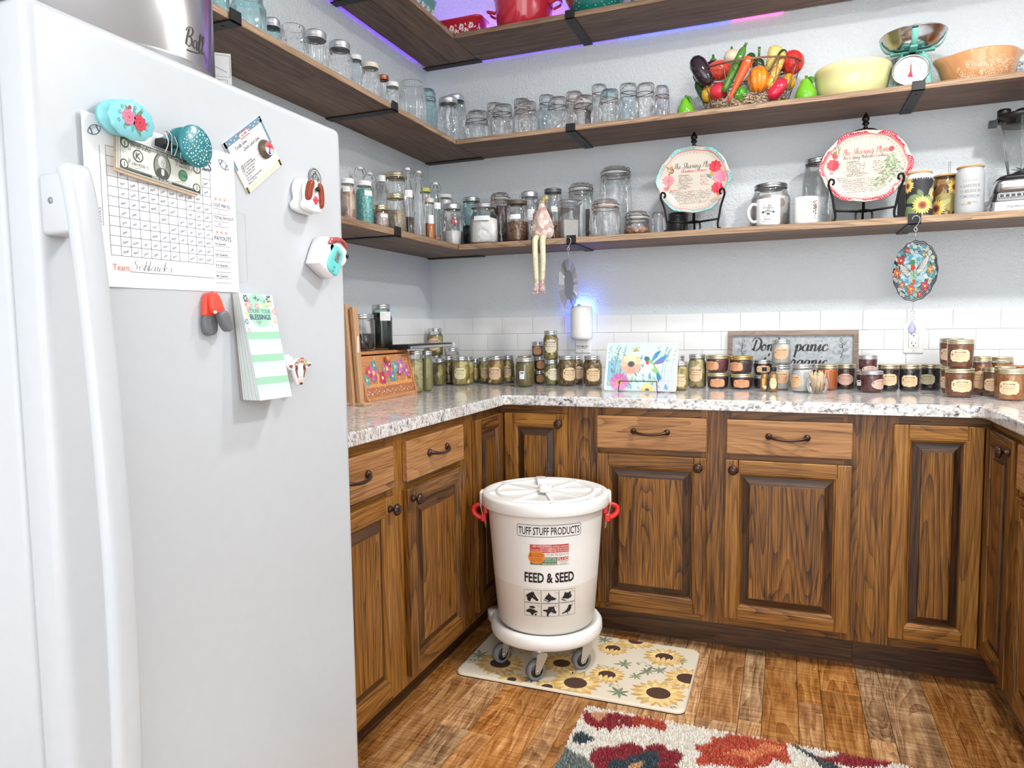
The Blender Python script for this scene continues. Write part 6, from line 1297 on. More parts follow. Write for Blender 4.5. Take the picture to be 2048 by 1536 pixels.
cx, cz = sx0+.021, sz1-.042
D.poly([(cx+(.0275+.0012*(-1)**i)*cos(2*pi*i/44), cz+(.0225+.0012*(-1)**i)*sin(2*pi*i/44)) for i in range(44)], (236, 138, 44), 5)
D.text('2', cx-.019, cz+.002, .017, (60, 40, 30), 6, off=.02); D.text('LOCKING', cx+.006, cz+.008, .0078, (60, 40, 30), 6); D.text('HANDLES', cx+.006, cz+.001, .0078, (60, 40, 30), 6); D.text('DOS MANIJAS', cx, cz-.007, .006, (90, 60, 36), 6); D.text('DE BLOQUEO', cx, cz-.0135, .006, (90, 60, 36), 6)
gx, gz, cw2, ch2 = u0-.087, .234+zb, .058, .0458
for i in range(3):
    for j in range(2):
        D.frame(gx+i*cw2+.001, gz+j*ch2+.0012, gx+(i+1)*cw2-.001, gz+(j+1)*ch2-.0012, .0011, bk); D.frame(gx+(i+1)*cw2-.012, gz+(j+1)*ch2-.0105, gx+(i+1)*cw2-.001, gz+(j+1)*ch2-.0012, .0009, bk)
AN = {(0, 1): [[(.05, .52), (.12, .62), (.22, .72), (.34, .82), (.46, .88), (.5, .98), (.54, .86), (.6, .96), (.63, .84), (.7, .66), (.82, .42), (.92, .26), (.88, .16), (.78, .14), (.7, .24), (.56, .34), (.5, .42), (.42, .26), (.36, .06), (.22, .1), (.14, .26), (.2, .34), (.08, .34), (.16, .44)]],
 (1, 1): [[(.08, .26), (.18, .42), (.26, .6), (.38, .74), (.42, .92), (.5, .74), (.62, .6), (.74, .48), (.92, .38), (.9, .28), (.7, .22), (.56, .22), (.5, .12), (.4, .04), (.3, .14)]],
 (2, 1): [[(.1, .36), (.24, .5), (.3, .68), (.34, .88), (.46, .78), (.6, .78), (.74, .9), (.76, .68), (.84, .5), (.8, .36), (.64, .26), (.5, .24), (.42, .3), (.28, .3)], [(.08, .3), (.3, .24), (.46, .16), (.44, .08), (.3, .12), (.12, .22)]],
 (0, 0): [[(.04, .32), (.14, .46), (.26, .56), (.42, .62), (.58, .58), (.7, .48), (.92, .36), (.74, .3), (.62, .22), (.56, .06), (.46, .04), (.4, .18), (.3, .26), (.18, .26)], [(.3, .68), (.28, .8), (.36, .76), (.4, .88), (.48, .8), (.56, .9), (.6, .78), (.7, .82), (.68, .68), (.56, .64)], [(.68, .18), (.76, .22), (.8, .1), (.72, .02), (.66, .08)]],
 (1, 0): [[(.04, .56), (.3, .58), (.42, .72), (.36, .84), (.48, .8), (.6, .84), (.72, .82), (.8, .9), (.78, .72), (.84, .5), (.94, .34), (.86, .22), (.72, .26), (.6, .38), (.5, .3), (.4, .14), (.44, .0), (.28, .04), (.3, .24), (.24, .42), (.08, .44)]],
 (2, 0): [[(.1, .2), (.3, .3), (.44, .44), (.56, .66), (.6, .82), (.7, .88), (.8, .8), (.88, .76), (.8, .7), (.78, .5), (.68, .32), (.52, .24), (.34, .2), (.2, .14)], [(.5, .24), (.54, .24), (.56, .1), (.66, .08), (.46, .08), (.52, .1)]]}
for (i, j), pls in AN.items():
    for pl in pls: D.poly([(gx+i*cw2+.003+a*(cw2-.008), gz+j*ch2+.002+c*(ch2-.006)) for a, c in pl], bk, 1)
    if (i, j) != (2, 0): D.disc(gx+i*cw2+.003+(.62, .62, .72, .5, .66)[[(0, 1), (1, 1), (2, 1), (0, 0), (1, 0)].index((i, j))]*(cw2-.008), gz+j*ch2+.002+.56*(ch2-.006), .0013, (225, 222, 215), 3, 8)
for i in (1, 2): D.line([(gx+i*cw2+.010, gz+ch2+.016), (gx+i*cw2+.024, gz+ch2+.008)], .0022, (225, 222, 215), 3)
D.build('print', on_cyl(lambda v: rb(v)+.0003), bn, cut=.008)
# floral shag rug: woven base plus tufts of pile
r = empty('floral_rug', (1.60, -1.70, 0), 0, 'cream shag rug with burgundy, rust and slate flowers at the bottom of the photo', 'rug')
rx0, rx1, ry0, ry1 = 1.097, 2.09, -2.25, -1.141
MB().box(rx0-1.6, ry0+1.7, .0003, rx1-1.6, ry1+1.7, .006, .002).build('backing', plain('cream_rug_backing', (222, 206, 186), .9), r)
RP = {'A': [(1.0989, -1.1739), (1.1078, -1.1646), (1.1289, -1.1931), (1.149, -1.211), (1.1594, -1.1905), (1.1697, -1.1596), (1.1868, -1.1465), (1.213, -1.1503), (1.2351, -1.1508), (1.2534, -1.1482), (1.2359, -1.1796), (1.2605, -1.1952), (1.2469, -1.2122), (1.2218, -1.2052), (1.2021, -1.1751), (1.2259, -1.2238), (1.2064, -1.2229), (1.1917, -1.252), (1.1737, -1.2307), (1.1643, -1.254), (1.1457, -1.2408), (1.1278, -1.2392), (1.1044, -1.2104)],
 'A2': [(1.2534, -1.142), (1.2773, -1.142), (1.3077, -1.142), (1.3338, -1.1485), (1.3434, -1.1733), (1.343, -1.1973), (1.3235, -1.1925), (1.2945, -1.195), (1.2751, -1.1819), (1.2628, -1.2065), (1.2359, -1.1796)], 'A3': [(1.1207, -1.179), (1.13, -1.1627), (1.1692, -1.1572), (1.1635, -1.1891), (1.1531, -1.2095), (1.135, -1.1994)],
 'leaf1': [(1.1041, -1.2876), (1.1169, -1.2791), (1.1365, -1.2876), (1.1663, -1.3036), (1.1545, -1.3229), (1.1324, -1.3346), (1.1094, -1.3355), (1.1053, -1.3066)], 'leaf2': [(1.09, -1.36), (1.12, -1.3792), (1.1563, -1.3908), (1.1831, -1.4153), (1.2054, -1.4404), (1.2257, -1.49), (1.20, -1.62), (1.09, -1.64)],
 'B': [(1.1711, -1.3854), (1.1718, -1.3569), (1.1872, -1.3368), (1.2083, -1.3218), (1.2289, -1.3217), (1.2357, -1.2972), (1.2617, -1.284), (1.2918, -1.2916), (1.3069, -1.3078), (1.3101, -1.2813), (1.3349, -1.2612), (1.3561, -1.2682), (1.3668, -1.286), (1.3851, -1.2758), (1.4069, -1.2927), (1.4068, -1.3204), (1.3904, -1.3399), (1.4078, -1.3562), (1.4158, -1.4145), (1.38, -1.52), (1.28, -1.54), (1.2208, -1.4856), (1.203, -1.4308), (1.1815, -1.4092)],
 'Bs': [(1.2268, -1.3994), (1.2393, -1.3676), (1.2635, -1.3691), (1.2698, -1.3425), (1.2921, -1.3344), (1.3075, -1.3111), (1.3444, -1.2942), (1.3451, -1.3222), (1.3593, -1.3377), (1.3468, -1.3558), (1.3576, -1.3745), (1.3562, -1.4112), (1.32, -1.48), (1.2362, -1.4549), (1.2282, -1.4216)], 'Bc': [(1.2725, -1.4289), (1.2786, -1.4032), (1.2887, -1.3769), (1.3154, -1.3536), (1.3117, -1.3753), (1.3073, -1.3928), (1.308, -1.4159)],
 'C': [(1.4306, -1.2363), (1.4743, -1.2088), (1.4661, -1.1881), (1.5021, -1.169), (1.513, -1.1469), (1.5626, -1.1411), (1.5937, -1.1448), (1.63, -1.1406), (1.6691, -1.142), (1.6719, -1.1885), (1.6774, -1.2353), (1.6489, -1.2403), (1.6372, -1.2231), (1.6207, -1.2665), (1.5703, -1.2974), (1.5072, -1.3078), (1.478, -1.311), (1.4499, -1.3255), (1.4387, -1.3061), (1.4561, -1.2724), (1.4391, -1.2562)],
 'C2': [(1.5024, -1.25), (1.5365, -1.2208), (1.5722, -1.2135), (1.6123, -1.1588), (1.6543, -1.161), (1.6603, -1.1927), (1.6251, -1.1999), (1.5968, -1.2378), (1.5751, -1.2778), (1.5679, -1.2483), (1.5324, -1.2502)],
 'stem': [(1.6721, -1.1406), (1.684, -1.1363), (1.7188, -1.1602), (1.747, -1.1777), (1.7801, -1.1926), (1.82, -1.24), (1.80, -1.30), (1.756, -1.2297), (1.7404, -1.2017), (1.7127, -1.1736)], 'D': [(1.741, -1.1853), (1.7874, -1.163), (1.8058, -1.1398), (1.8566, -1.1379), (1.9285, -1.1333), (1.9201, -1.1575), (1.8689, -1.1814), (1.8239, -1.1977), (1.769, -1.1914)], 'Er': [(1.96, -1.13), (2.1, -1.13), (2.1, -1.2), (1.98, -1.18)]}
RC = {'A': (168, 62, 66), 'A2': (198, 92, 70), 'A3': (226, 178, 140), 'leaf1': (74, 88, 92), 'leaf2': (134, 142, 136), 'B': (164, 58, 68), 'Bs': (78, 92, 98), 'Bc': (226, 182, 136), 'C': (206, 98, 74), 'C2': (232, 156, 110), 'stem': (92, 100, 102), 'D': (166, 62, 70), 'Er': (180, 84, 62)}
def inside(P, x, y):
    c = False; j = len(P)-1
    for i in range(len(P)):
        if (P[i][1] > y) != (P[j][1] > y) and x < (P[j][0]-P[i][0])*(y-P[i][1])/(P[j][1]-P[i][1])+P[i][0]: c = not c
        j = i
    return c
rr = random.Random(2); V = []; F_ = []; CL = []; st = .0036
y = ry1
while y > ry0:
    fine = st if y > -1.56 else .02
    x = rx0
    while x < rx1:
        px_, py_ = x+(rr.random()-.5)*fine, y+(rr.random()-.5)*fine; col = (255, 243, 230)
        if py_ > -1.66:
            for k in ('leaf1', 'leaf2', 'A', 'A2', 'A3', 'B', 'Bs', 'Bc', 'C', 'C2', 'stem', 'D', 'Er'):
                if inside(RP[k], px_, py_): col = RC[k]
        f = .95+.18*rr.random(); cc = srgb(*[min(255, v*f) for v in col]); a = rr.random()*2*pi; wdt = .0017*(fine/st)**.8; hh = .0155+.006*rr.random(); tx, ty = (rr.random()-.5)*.009, (rr.random()-.5)*.009
        k = len(V); ca, sa = cos(a)*wdt, sin(a)*wdt; X, Y = min(max(px_, rx0+.002), rx1-.002)-1.6, min(py_, ry1-.002)+1.7
        V += [(X+ca, Y+sa, .005), (X-ca*.5-sa*.87, Y-sa*.5+ca*.87, .005), (X-ca*.5+sa*.87, Y-sa*.5-ca*.87, .005), (X+tx+ca*.9, Y+ty+sa*.9, hh), (X+tx-ca*.9, Y+ty-sa*.9, hh-.001)]
        F_ += [(k, k+1, k+4, k+3), (k+1, k+2, k+4), (k+2, k, k+3, k+4)]; CL += [cc]*11
        x += fine
    y -= fine
me = bpy.data.meshes.new('pile'); me.from_pydata(V, [], F_); at_ = me.color_attributes.new('Col', 'FLOAT_COLOR', 'CORNER'); at_.data.foreach_set('color', [c for q in CL for c in q])
me.materials.append(print_mat('wool_pile', .95)); o = bpy.data.objects.new('pile', me); COL.objects.link(o); o.parent = r; o['kind'] = 'stuff'
# ================================================================ on the worktop
CTZ = .9167
def facecam(x, y, d=0): return atan2(CAM.y-y, CAM.x-x)+pi/2+d
# bread box with painted roll front
r = empty('bread_box', (.14, -.842, CTZ), 0, 'wooden bread box with painted flowers on its sloping front', 'bread box')
x0, x1t, x1b, hz, hy = -.118, .087, .130, .178, .183; side = [(x0, 0), (x1b, 0), (x1b, .014), (x1t+.008, hz-.012), (x1t, hz-.002), (x1t-.008, hz), (x0, hz)]
for s in (-1, 1): MB().prism([(p[0], p[1]) for p in side], s*hy, s*(hy-.012), 'y').build('side', M['bread_z'], r)
MB().box(x0, -hy+.012, hz-.012, x1t-.004, hy-.012, hz-.001, .001).build('top', M['bread_y'], r); MB().box(x0, -hy+.012, 0, x1b-.001, hy-.012, .014, .001).build('base_board', M['bread_y'], r); MB().box(x0, -hy+.012, .014, x0+.008, hy-.012, hz-.012).build('back', M['bread_y'], r)
sl = (x1b-x1t-.008)/(hz-.026); nrm = Vector((1, 0, sl)).normalized()
def bmp(u, v, l): return Vector((x1b-.004-sl*v, u, .014+v)) + nrm*l
b = MB(); fh = hz-.030
b.add([bmp(u, v, l) for l in (-.008, -.001) for u, v in ((-hy+.013, .001), (hy-.013, .001), (hy-.013, fh), (-hy+.013, fh))], [(0, 1, 2, 3), (4, 5, 6, 7), (0, 1, 5, 4), (1, 2, 6, 5), (2, 3, 7, 6), (3, 0, 4, 7)])
fr_ = b.build('front', M['bread_y'], r)
T = Matrix.Translation(bmp(-.004, fh-.016, 0)) @ nrm.to_track_quat('Z', 'Y').to_matrix().to_4x4()
MB().lathe([(0, -.001), (.006, -.001), (.005, .006), (.011, .010), (.013, .016), (.010, .021), (0, .023)], 14, T=T).build('knob', plain('honey_wood_knob', (214, 146, 80), .4), fr_)
D = Deco(); rr = random.Random(6)
D.rect(-hy+.014, .004, hy-.014, .034, (184, 116, 76)); D.rect(-hy+.014, .034, hy-.014, .046, (226, 160, 90))
for k in range(90): D.disc((rr.random()-.5)*2*(hy-.016), rr.random()*(fh-.004), .0016+.0016*rr.random(), rr.choice(((250, 236, 214), (236, 180, 170), (250, 244, 236), (180, 80, 80))), .3, 7, .0022)
for k in range(26): D.leaf(-hy+.02+k*.0133, .05+.03*rr.random(), .022, rr.random()*6, rr.choice(((120, 168, 156), (96, 150, 140), (236, 190, 110), (240, 160, 90))), .4)
for (u, v, rad, c_) in [(-.150, .062, .018, (112, 176, 176)), (-.125, .090, .020, (214, 84, 110)), (-.098, .085, .026, (224, 104, 150)), (-.085, .112, .017, (92, 170, 184)), (-.045, .064, .022, (206, 62, 104)), (-.072, .070, .012, (240, 176, 110)), (.0, .096, .026, (222, 98, 140)), (.022, .112, .013, (196, 70, 110)), (.028, .066, .018, (92, 158, 190)), (.060, .100, .020, (110, 186, 196)), (.085, .078, .013, (200, 70, 90)), (.105, .102, .026, (206, 128, 190)), (.140, .082, .020, (206, 110, 180)), (.150, .062, .012, (200, 70, 90)), (-.02, .098, .012, (120, 180, 180))]:
    D.flower(u, v, rad*1.25, c_, (250, 220, 150), 1.5, 6, .25, .75)
for k in range(22): D.disc(-hy+.02+k*.0155, .012+.006*(k % 2), .0022, (250, 240, 224), 1, 7); D.disc(-hy+.024+k*.0155, .027, .0018, (214, 84, 80), 1, 7)
D.build('painted_flowers', bmp, fr_)
# jars on top of it
TOPZ = CTZ+.178
for row in [(.13, -.835, TOPZ, .052, .138, 'straight', 'clear', 'silver', 'vinegar', .47, '', 'wide jar half full of dark vinegar on the bread box', 'canning_jar', 'jar', 'jars on the counter'), (.128, -.685, TOPZ, .0435, .179, 'mason', 'green', 'silver', 'vinegar', .82, 'tagb:.45:.74', 'tall dark quart jar on the right half of the bread box', 'canning_jar', 'jar', 'jars on the counter'), (.05, -.94, TOPZ, .04, .17, 'mason', 'clear', 'silver', 'vinegar', .7, '', 'dark jar mostly hidden behind the wide one on the bread box', 'canning_jar', 'jar', 'jars on the counter')]: jar(row, 300+int(row[3]*1000))
r = empty('black_tray', (.225, -.52, TOPZ+.0005), radians(2), 'flat black and silver tray resting on bread box and quart jars', 'tray')
MB().box(-.05, -.21, 0, .045, .205, .019, .004).build('tray', M['blackplastic'], r); MB().box(.0455, -.205, .002, .052, .2, .013, .002).build('silver_rail', M['silver'], r); MB().box(.0455, .2005, -.001, .053, .213, .018, .001).build('end_cap', M['whitelid'], r)
r = empty('folded_wooden_stand', (.28, -1.135, CTZ), 0, 'folded tan wooden stand upright between the freezer and the bread box', 'stand')
for k, (x, y0, y1, h, t) in enumerate([(.0, -.040, -.012, .342, 0), (.02, -.026, .004, .332, .015), (.008, .002, .012, .325, .03)]):
    b = MB(); b.add([(x+dx, y, z) for z in (0, h) for dx, y in ((0, y0+(.012 if z == 0 else 0)+(.02 if z == 0 else 0)), (.012, y0+(.012 if z == 0 else 0)+(.02 if z == 0 else 0)), (.012, y1+(.025 if z == 0 else 0)), (0, y1+(.025 if z == 0 else 0)))], [(0, 1, 2, 3), (4, 5, 6, 7), (0, 1, 5, 4), (1, 2, 6, 5), (2, 3, 7, 6), (3, 0, 4, 7)]); b.build('board', M['tan_wood'], r)
MB().box(.0, .0, 0, .05, .052, .010, .002).build('foot', M['tan_wood'], r); MB().ball((.045, .036, .016), .006, 10).build('peg', M['tan_wood'], r); MB().box(.018, -.005, .18, .0345, .003, .235, .001).build('white_strip', M['paper'], r)
# glass cutting board on a wire easel
r = empty('glass_cutting_board', (1.1165, -.405, CTZ+.0035), facecam(1.1165, -.405)-.22, 'glass cutting board with a blue hummingbird and daisies, leaning on a wire easel', 'cutting board')
cw, chh, lean = .285, .196, .30
def cb(u, v, l): return Vector((u, v*sin(lean)-l*cos(lean), v*cos(lean)+l*sin(lean)))
b = MB(); o_ = rrect(-cw/2, 0, cw/2, chh, .008, 3); b.loops([[cb(u, v, 0) for u, v in o_], [cb(u, v, .004) for u, v in o_]], True, True); b.build('board', plain('white_glass_edge', (226, 240, 238), .1), r)
D = Deco(); iw = cw/2-.009; rr = random.Random(12)
D.rect(-iw, .001, iw, chh-.001, (206, 232, 232))
for k in range(5): D.rect(-iw, .04*k, iw, .04*k+.0008, (130, 160, 164), .3)
D.poly([(-iw, .02), (-iw, .12), (-.07, .13), (-.05, .05), (-.03, .01)], (148, 196, 214), .2); D.poly([(.02, .001), (.05, .06), (.12, .05), (iw, .09), (iw, .001)], (204, 206, 232), .2); D.disc(.02, .12, .055, (238, 250, 248), .25, 20, .045)
for k in range(90):
    x = (rr.random()-.5)*2*(iw-.012); y = .004+.13*rr.random()**1.4
    if x > .02 and y > .05: continue
    D.leaf(x, y, .016+.014*rr.random(), 1.2+rr.random()*1.2, rr.choice(((104, 160, 184), (132, 184, 200), (160, 196, 160), (196, 206, 150), (120, 150, 178))), .5+.01*k, .3)
for k in range(12):
    x = rr.choice((-.115, -.1, -.08, .085, .1, .115))+(rr.random()-.5)*.02; P = [(x, .05), (x+.004, .11), (x+.014*rr.choice((-1, 1)), .16+.02*rr.random())]; D.line(smooth_path(P, 4), .0009, (96, 128, 118), .9)
    for q in range(4): D.leaf(P[2][0], P[2][1]-.012*q, .012, .6+q*1.1, (134, 168, 150), .9, .25)
def daisy(x, y, R_, c1, c2, cm):
    for ring in range(2):
        for q in range(16): a = 2*pi*q/16+ring*.2; f = (sin(a)+1)/2; c_ = tuple(c1[i]*f+c2[i]*(1-f) for i in range(3)); D.leaf(x+R_*.2*cos(a), y+R_*.2*sin(a), R_*(.82-.1*ring), a, tuple(min(255, v*(1-.06*(q % 2))) for v in c_), 2+ring*.5+q*.01, .28)
    D.disc(x, y, R_*.3, cm, 3.3, 18, R_*.26); D.disc(x, y, R_*.18, tuple(v*.75 for v in cm), 3.5, 12)
daisy(-.040, .108, .048, (248, 236, 190), (240, 170, 150), (112, 112, 112)); daisy(-.083, .034, .042, (206, 120, 176), (232, 160, 204), (226, 170, 120)); daisy(.03, .004, .03, (250, 226, 150), (240, 190, 120), (150, 130, 90))
D.v = [(x, max(.001, y), z) for x, y, z in D.v]
D.poly(smooth_path([(.018, .128), (.030, .132), (.042, .122), (.058, .100), (.075, .075), (.062, .070), (.045, .082), (.032, .098), (.024, .112)], 3), (150, 196, 130), 5)
D.disc(.022, .130, .011, (58, 128, 128), 6, 16, .010); D.poly([(.016, .120), (.030, .122), (.030, .108), (.022, .106)], (216, 70, 110), 6.2); D.poly([(.028, .108), (.044, .110), (.052, .092), (.040, .088)], (240, 240, 226), 6.1); D.line([(.013, .131), (-.012, .134), (-.022, .134)], .0014, (60, 60, 66), 6); D.disc(.0185, .133, .0016, (20, 20, 24), 7, 8)
for k in range(6): D.leaf(.040, .116, .062-.004*k, .95+.06*k-.24*0, (58+8*k, 134+6*k, 190), 6.5+k*.1, .16); D.leaf(.046, .108, .074-.006*k, .62-.09*k, (70+14*k, 146-6*k, 200-4*k), 6.4+k*.1, .15)
for k in range(3): D.leaf(.064, .078, .046-.004*k, -1.35+.2*k, (48, 126+10*k, 170), 6.4+k*.1, .2)
for s in (-1, 1): D.leaf(-.024, .168, .02, (.6 if s > 0 else 2.7), (206, 206, 150), 5, .6); D.leaf(-.024, .166, .014, (-.4 if s > 0 else 3.6), (170, 176, 130), 5, .6)
D.line([(-.026, .158), (-.022, .176)], .0016, (60, 56, 50), 6)
D.build('printed_hummingbird', lambda u, v, l: cb(u, v, .0041+l), r, 'printgloss', step=.00004)
r2 = empty('wire_easel', (1.1165, -.405, CTZ), facecam(1.1165, -.405)-.22, 'small black wire easel holding the glass cutting board', 'easel')
P = [(-.078, -.030, .002), (-.078, -.028, .006), (-.072, -.020, .040), (.072, -.020, .040), (.078, -.028, .006), (.078, -.030, .002)]
for s in (-1, 1): MB().tube([(s*.076, .10, .0022), (s*.076, -.032, .0022), (s*.0755, -.034, .010), (s*.073, -.0265, .044)], .0016, 6).build('leg', M['iron'], r2)
MB().tube([(-.073, -.0265, .044), (.073, -.0265, .044)], .0016, 6).build('front_rail', M['iron'], r2); MB().tube([(-.076, .10, .0022), (-.05, .08, .12), (.05, .08, .12), (.076, .10, .0022)], .0016, 6).build('back_prop', M['iron'], r2)
# framed galvanised sign
r = empty('framed_sign', (1.6695, -.020, CTZ), 0, "grey galvanised sign with script lettering in a weathered wood frame", 'sign')
sw, sh, fw = .25, .230, .0185; lean = .05
def sg(u, v, l): return Vector((u, v*sin(lean)-l*cos(lean)-.002, v*cos(lean)+l*sin(lean)+.001))
def sbox(b, u0, u1, v0, v1, l0, l1): b.add([sg(u, v, l) for l in (l0, l1) for u, v in ((u0, v0), (u1, v0), (u1, v1), (u0, v1))], [(0, 1, 2, 3), (4, 5, 6, 7), (0, 1, 5, 4), (1, 2, 6, 5), (2, 3, 7, 6), (3, 0, 4, 7)]); return b
for a in ((-sw, sw, sh-fw, sh), (-sw, sw, 0, fw)): sbox(MB(), *a, 0, .016).build('frame_rail', M['frame_wood'], r)
for a in ((-sw, -sw+fw, fw, sh-fw), (sw-fw, sw, fw, sh-fw)): sbox(MB(), *a, 0, .016).build('frame_stile', M['frame_wood'], r)
sbox(MB(), -sw+fw, sw-fw, fw, sh-fw, .002, .006).build('metal_panel', mottled('galvanised_metal', [(150, 156, 160), (176, 182, 186), (192, 197, 200)], 60, .5, False), r)
D = Deco(); ik = (52, 48, 50)
D.script('Don', -.112, .148, .026, ik, 0, .27); D.script("'t", -.048, .148, .026, ik, 0, .2); D.script('panic', .075, .146, .027, ik, 0, .27, sx=1.05); D.script("it's", -.10, .083, .026, ik, 0, .2); D.script('organic', .055, .083, .026, ik, 0, .27)
for s in (-1, 1):
    D.line(smooth_path([(s*.185, .118), (s*.195, .145), (s*.190, .180)], 5), .0022, ik)
    for k, (t, a) in enumerate([(0, .5), (.25, 2.4), (.45, .4), (.65, 2.3), (.85, .5), (1, 1.5)]):
        x, y = s*(.185+.008*sin(t*3)), .118+.062*t; P = [(x+c_[0], y+c_[1]) for c_ in [(0, 0)]]
        aa = a if s > 0 else pi-a; l = .02; q = [(x+l*(p*cos(aa)-w_*sin(aa)), y+l*(p*sin(aa)+w_*cos(aa))) for p, w_ in ((0, 0), (.35, .2), (.7, .18), (1, 0), (.7, -.18), (.35, -.2))]; D.line(q, .002, ik, 0, closed=True)
for k in range(60): D.disc((random.random()-.5)*.4, .1+.09*random.random(), .0008, (210, 214, 216), 0, 6)
D.build('lettering', lambda u, v, l: sg(u, v, .0062+l), r)
# vanilla bottles
for k, (x, y, rr_, h, lab) in enumerate([(1.5735, -.272, .0135, .093, 'small amber vanilla bottle with black cap, left one'), (1.606, -.285, .0165, .094, 'small vanilla bottle with black cap and cream label')]):
    r = empty('extract_bottle', (x, y, CTZ), facecam(x, y), lab, 'bottle', 'vanilla bottles')
    MB().lathe([(0, .002), (rr_*.9, 0), (rr_, .003), (rr_, h*.62), (rr_*.9, h*.72), (rr_*.5, h*.8), (rr_*.5, h*.86)], 18).build('glass', G['clear'], r)
    MB().lathe([(0, .003), (rr_*.92, .003), (rr_*.93, h*.6), (rr_*.5, h*.72), (0, h*.72)], 16).build('contents', plain('golden_extract', (206, 146, 52), .2), r)
    MB().lathe([(rr_*.62, h*.84), (rr_*.66, h*.85), (rr_*.66, h*.99), (rr_*.6, h), (0, h)], 16).build('cap', M['blackplastic'], r)
    D = Deco(); w, hh = rr_*1.7, h*.46
    if k: label_shape(D, 'oval', w, hh, (238, 222, 176)); D.text('459 H FARM', 0, hh*.18, hh*.13, (60, 44, 40), 1); D.text('VANILLA', 0, 0, hh*.12, (60, 44, 40), 1); D.scribble(-w*.3, -hh*.15, w*.3, hh*.06, (110, 84, 70), 1, .0003, 2)
    else: D.rect(-w*.4, -hh*.4, 0, hh*.4, (232, 176, 90)); D.rect(-w*.1, -hh*.5, w*.35, -hh*.25, (246, 244, 240))
    for i, v in enumerate(D.v): D.v[i] = (v[0], v[1]+h*.36, v[2])
    D.build('label', on_cyl(rr_*1.01), r, cut=.004)
# bowl of matchsticks
r = empty('matchstick_bowl', (1.76, -.331, CTZ), 0, 'round clear glass bowl full of wooden matchsticks', 'bowl')
MB().lathe([(0, .003), (.024, .002), (.027, 0), (.033, .012), (.039, .032), (.036, .052), (.028, .064), (.030, .070)], 28).build('glass', G['clear'], r)
rr = random.Random(9)
for k in range(46):
    a = rr.random()*6.28; q = .016*sqrt(rr.random()); a2 = a+rr.random()*1.2; t = .006+.016*rr.random(); P0 = Vector((q*cos(a), q*sin(a), .006)); P1 = Vector((q*cos(a)*.8+t*cos(a2), q*sin(a)*.8+t*sin(a2), .066+.020*rr.random()))
    MB().tube([P0, P1], .0013, 4).build('matchstick', plain('pale_matchwood', (232, 204, 164), .7), r)
# wall plug-in and outlets
def outlet(x, z, lab, h=.115, w=.072):
    r = empty('wall_outlet', (x, -.0078, z), 0, lab, 'outlet', 'wall outlets')
    b = MB(); b.loops([[(u, 0, v) for u, v in rrect(-w/2, -h/2, w/2, h/2, .004, 3)], [(u, -.003, v) for u, v in rrect(-w/2, -h/2, w/2, h/2, .004, 3)], [(u, -.006, v) for u, v in rrect(-w/2+.003, -h/2+.003, w/2-.003, h/2-.003, .003, 3)]], True, True); b.build('plate', M['whiteplastic'], r)
    MB().box(-.0165, -.0072, -.034, .0165, -.0061, .034, .0004).build('face', M['whiteplastic'], r)
    D = Deco(); dk = (40, 38, 38); D.frame(-.0172, -.0347, .0172, .0347, .0007, (90, 90, 92))
    for s in (-1, 1):
        z_ = s*.0195
        D.rect(-.0075, z_-.001, -.0055, z_+.008, dk); D.rect(.0055, z_, .0075, z_+.007, dk); D.disc(0, z_-.0075, .0028, dk, 0, 12)
    D.disc(0, -.046, .0022, (170, 168, 164), 0, 10)
    D.build('slots', on_front(-.0073), r); return r
outlet(2.114, 1.111, 'white wall outlet in the tile under the hanging hummingbird disc'); outlet(.779, 1.1125, 'white wall outlet below the plug-in night light')
r = empty('night_light', (.779, -.016, 1.119), 0, 'white rounded plug-in night light glowing blue on the wall', 'night light')
hw, hh = .051, .152; prof = [(-hw, 0)]+[]
b = MB(); sec = lambda k, z: [((hw*k)*cos(radians(a)), -.012-(.052*k)*sin(radians(a)), z) for a in range(0, 181, 15)]
b.loops([sec(.86, .0), sec(.97, .004), sec(1, .015), sec(1, .128), sec(.985, .140), sec(.9, .149), sec(.6, .153)], True, True, True); b.build('shell', M['whiteplastic'], r)
MB().box(-.034, -.012, .004, .034, -.002, .14, .003).build('back_plate', M['whiteplastic'], r); MB().lathe([(0, 0), (.009, 0), (.009, .004), (.006, .007), (0, .008)], 14, (-.006, -.032, .152)).build('sensor', plain('grey_sensor', (150, 156, 158), .4), r); MB().box(-.030, -.0118, -.03, .030, .0015, .004, .002).build('plug_body', M['whiteplastic'], r)
def emit(name, rgb, s):
    t = NT(name); t.set(Base_Color=srgb(*rgb), Emission_Color=srgb(*rgb), Emission_Strength=s); return t.m
BL_ = emit('blue_led', (70, 110, 255), 4)
MB().box(-.044, -.0115, .012, -.0345, -.004, .132, .001).build('led_strip', BL_, r); MB().box(.0345, -.0115, .012, .044, -.004, .132, .001).build('led_strip', BL_, r); MB().box(-.034, -.0115, .1405, .034, -.003, .153, .001).build('led_strip', emit('bright_blue_led', (70, 110, 255), 60), r)
# ================================================================ on the lowest shelf
Z3 = 1.5477; Z2 = 2.0011; Z1 = 2.4503
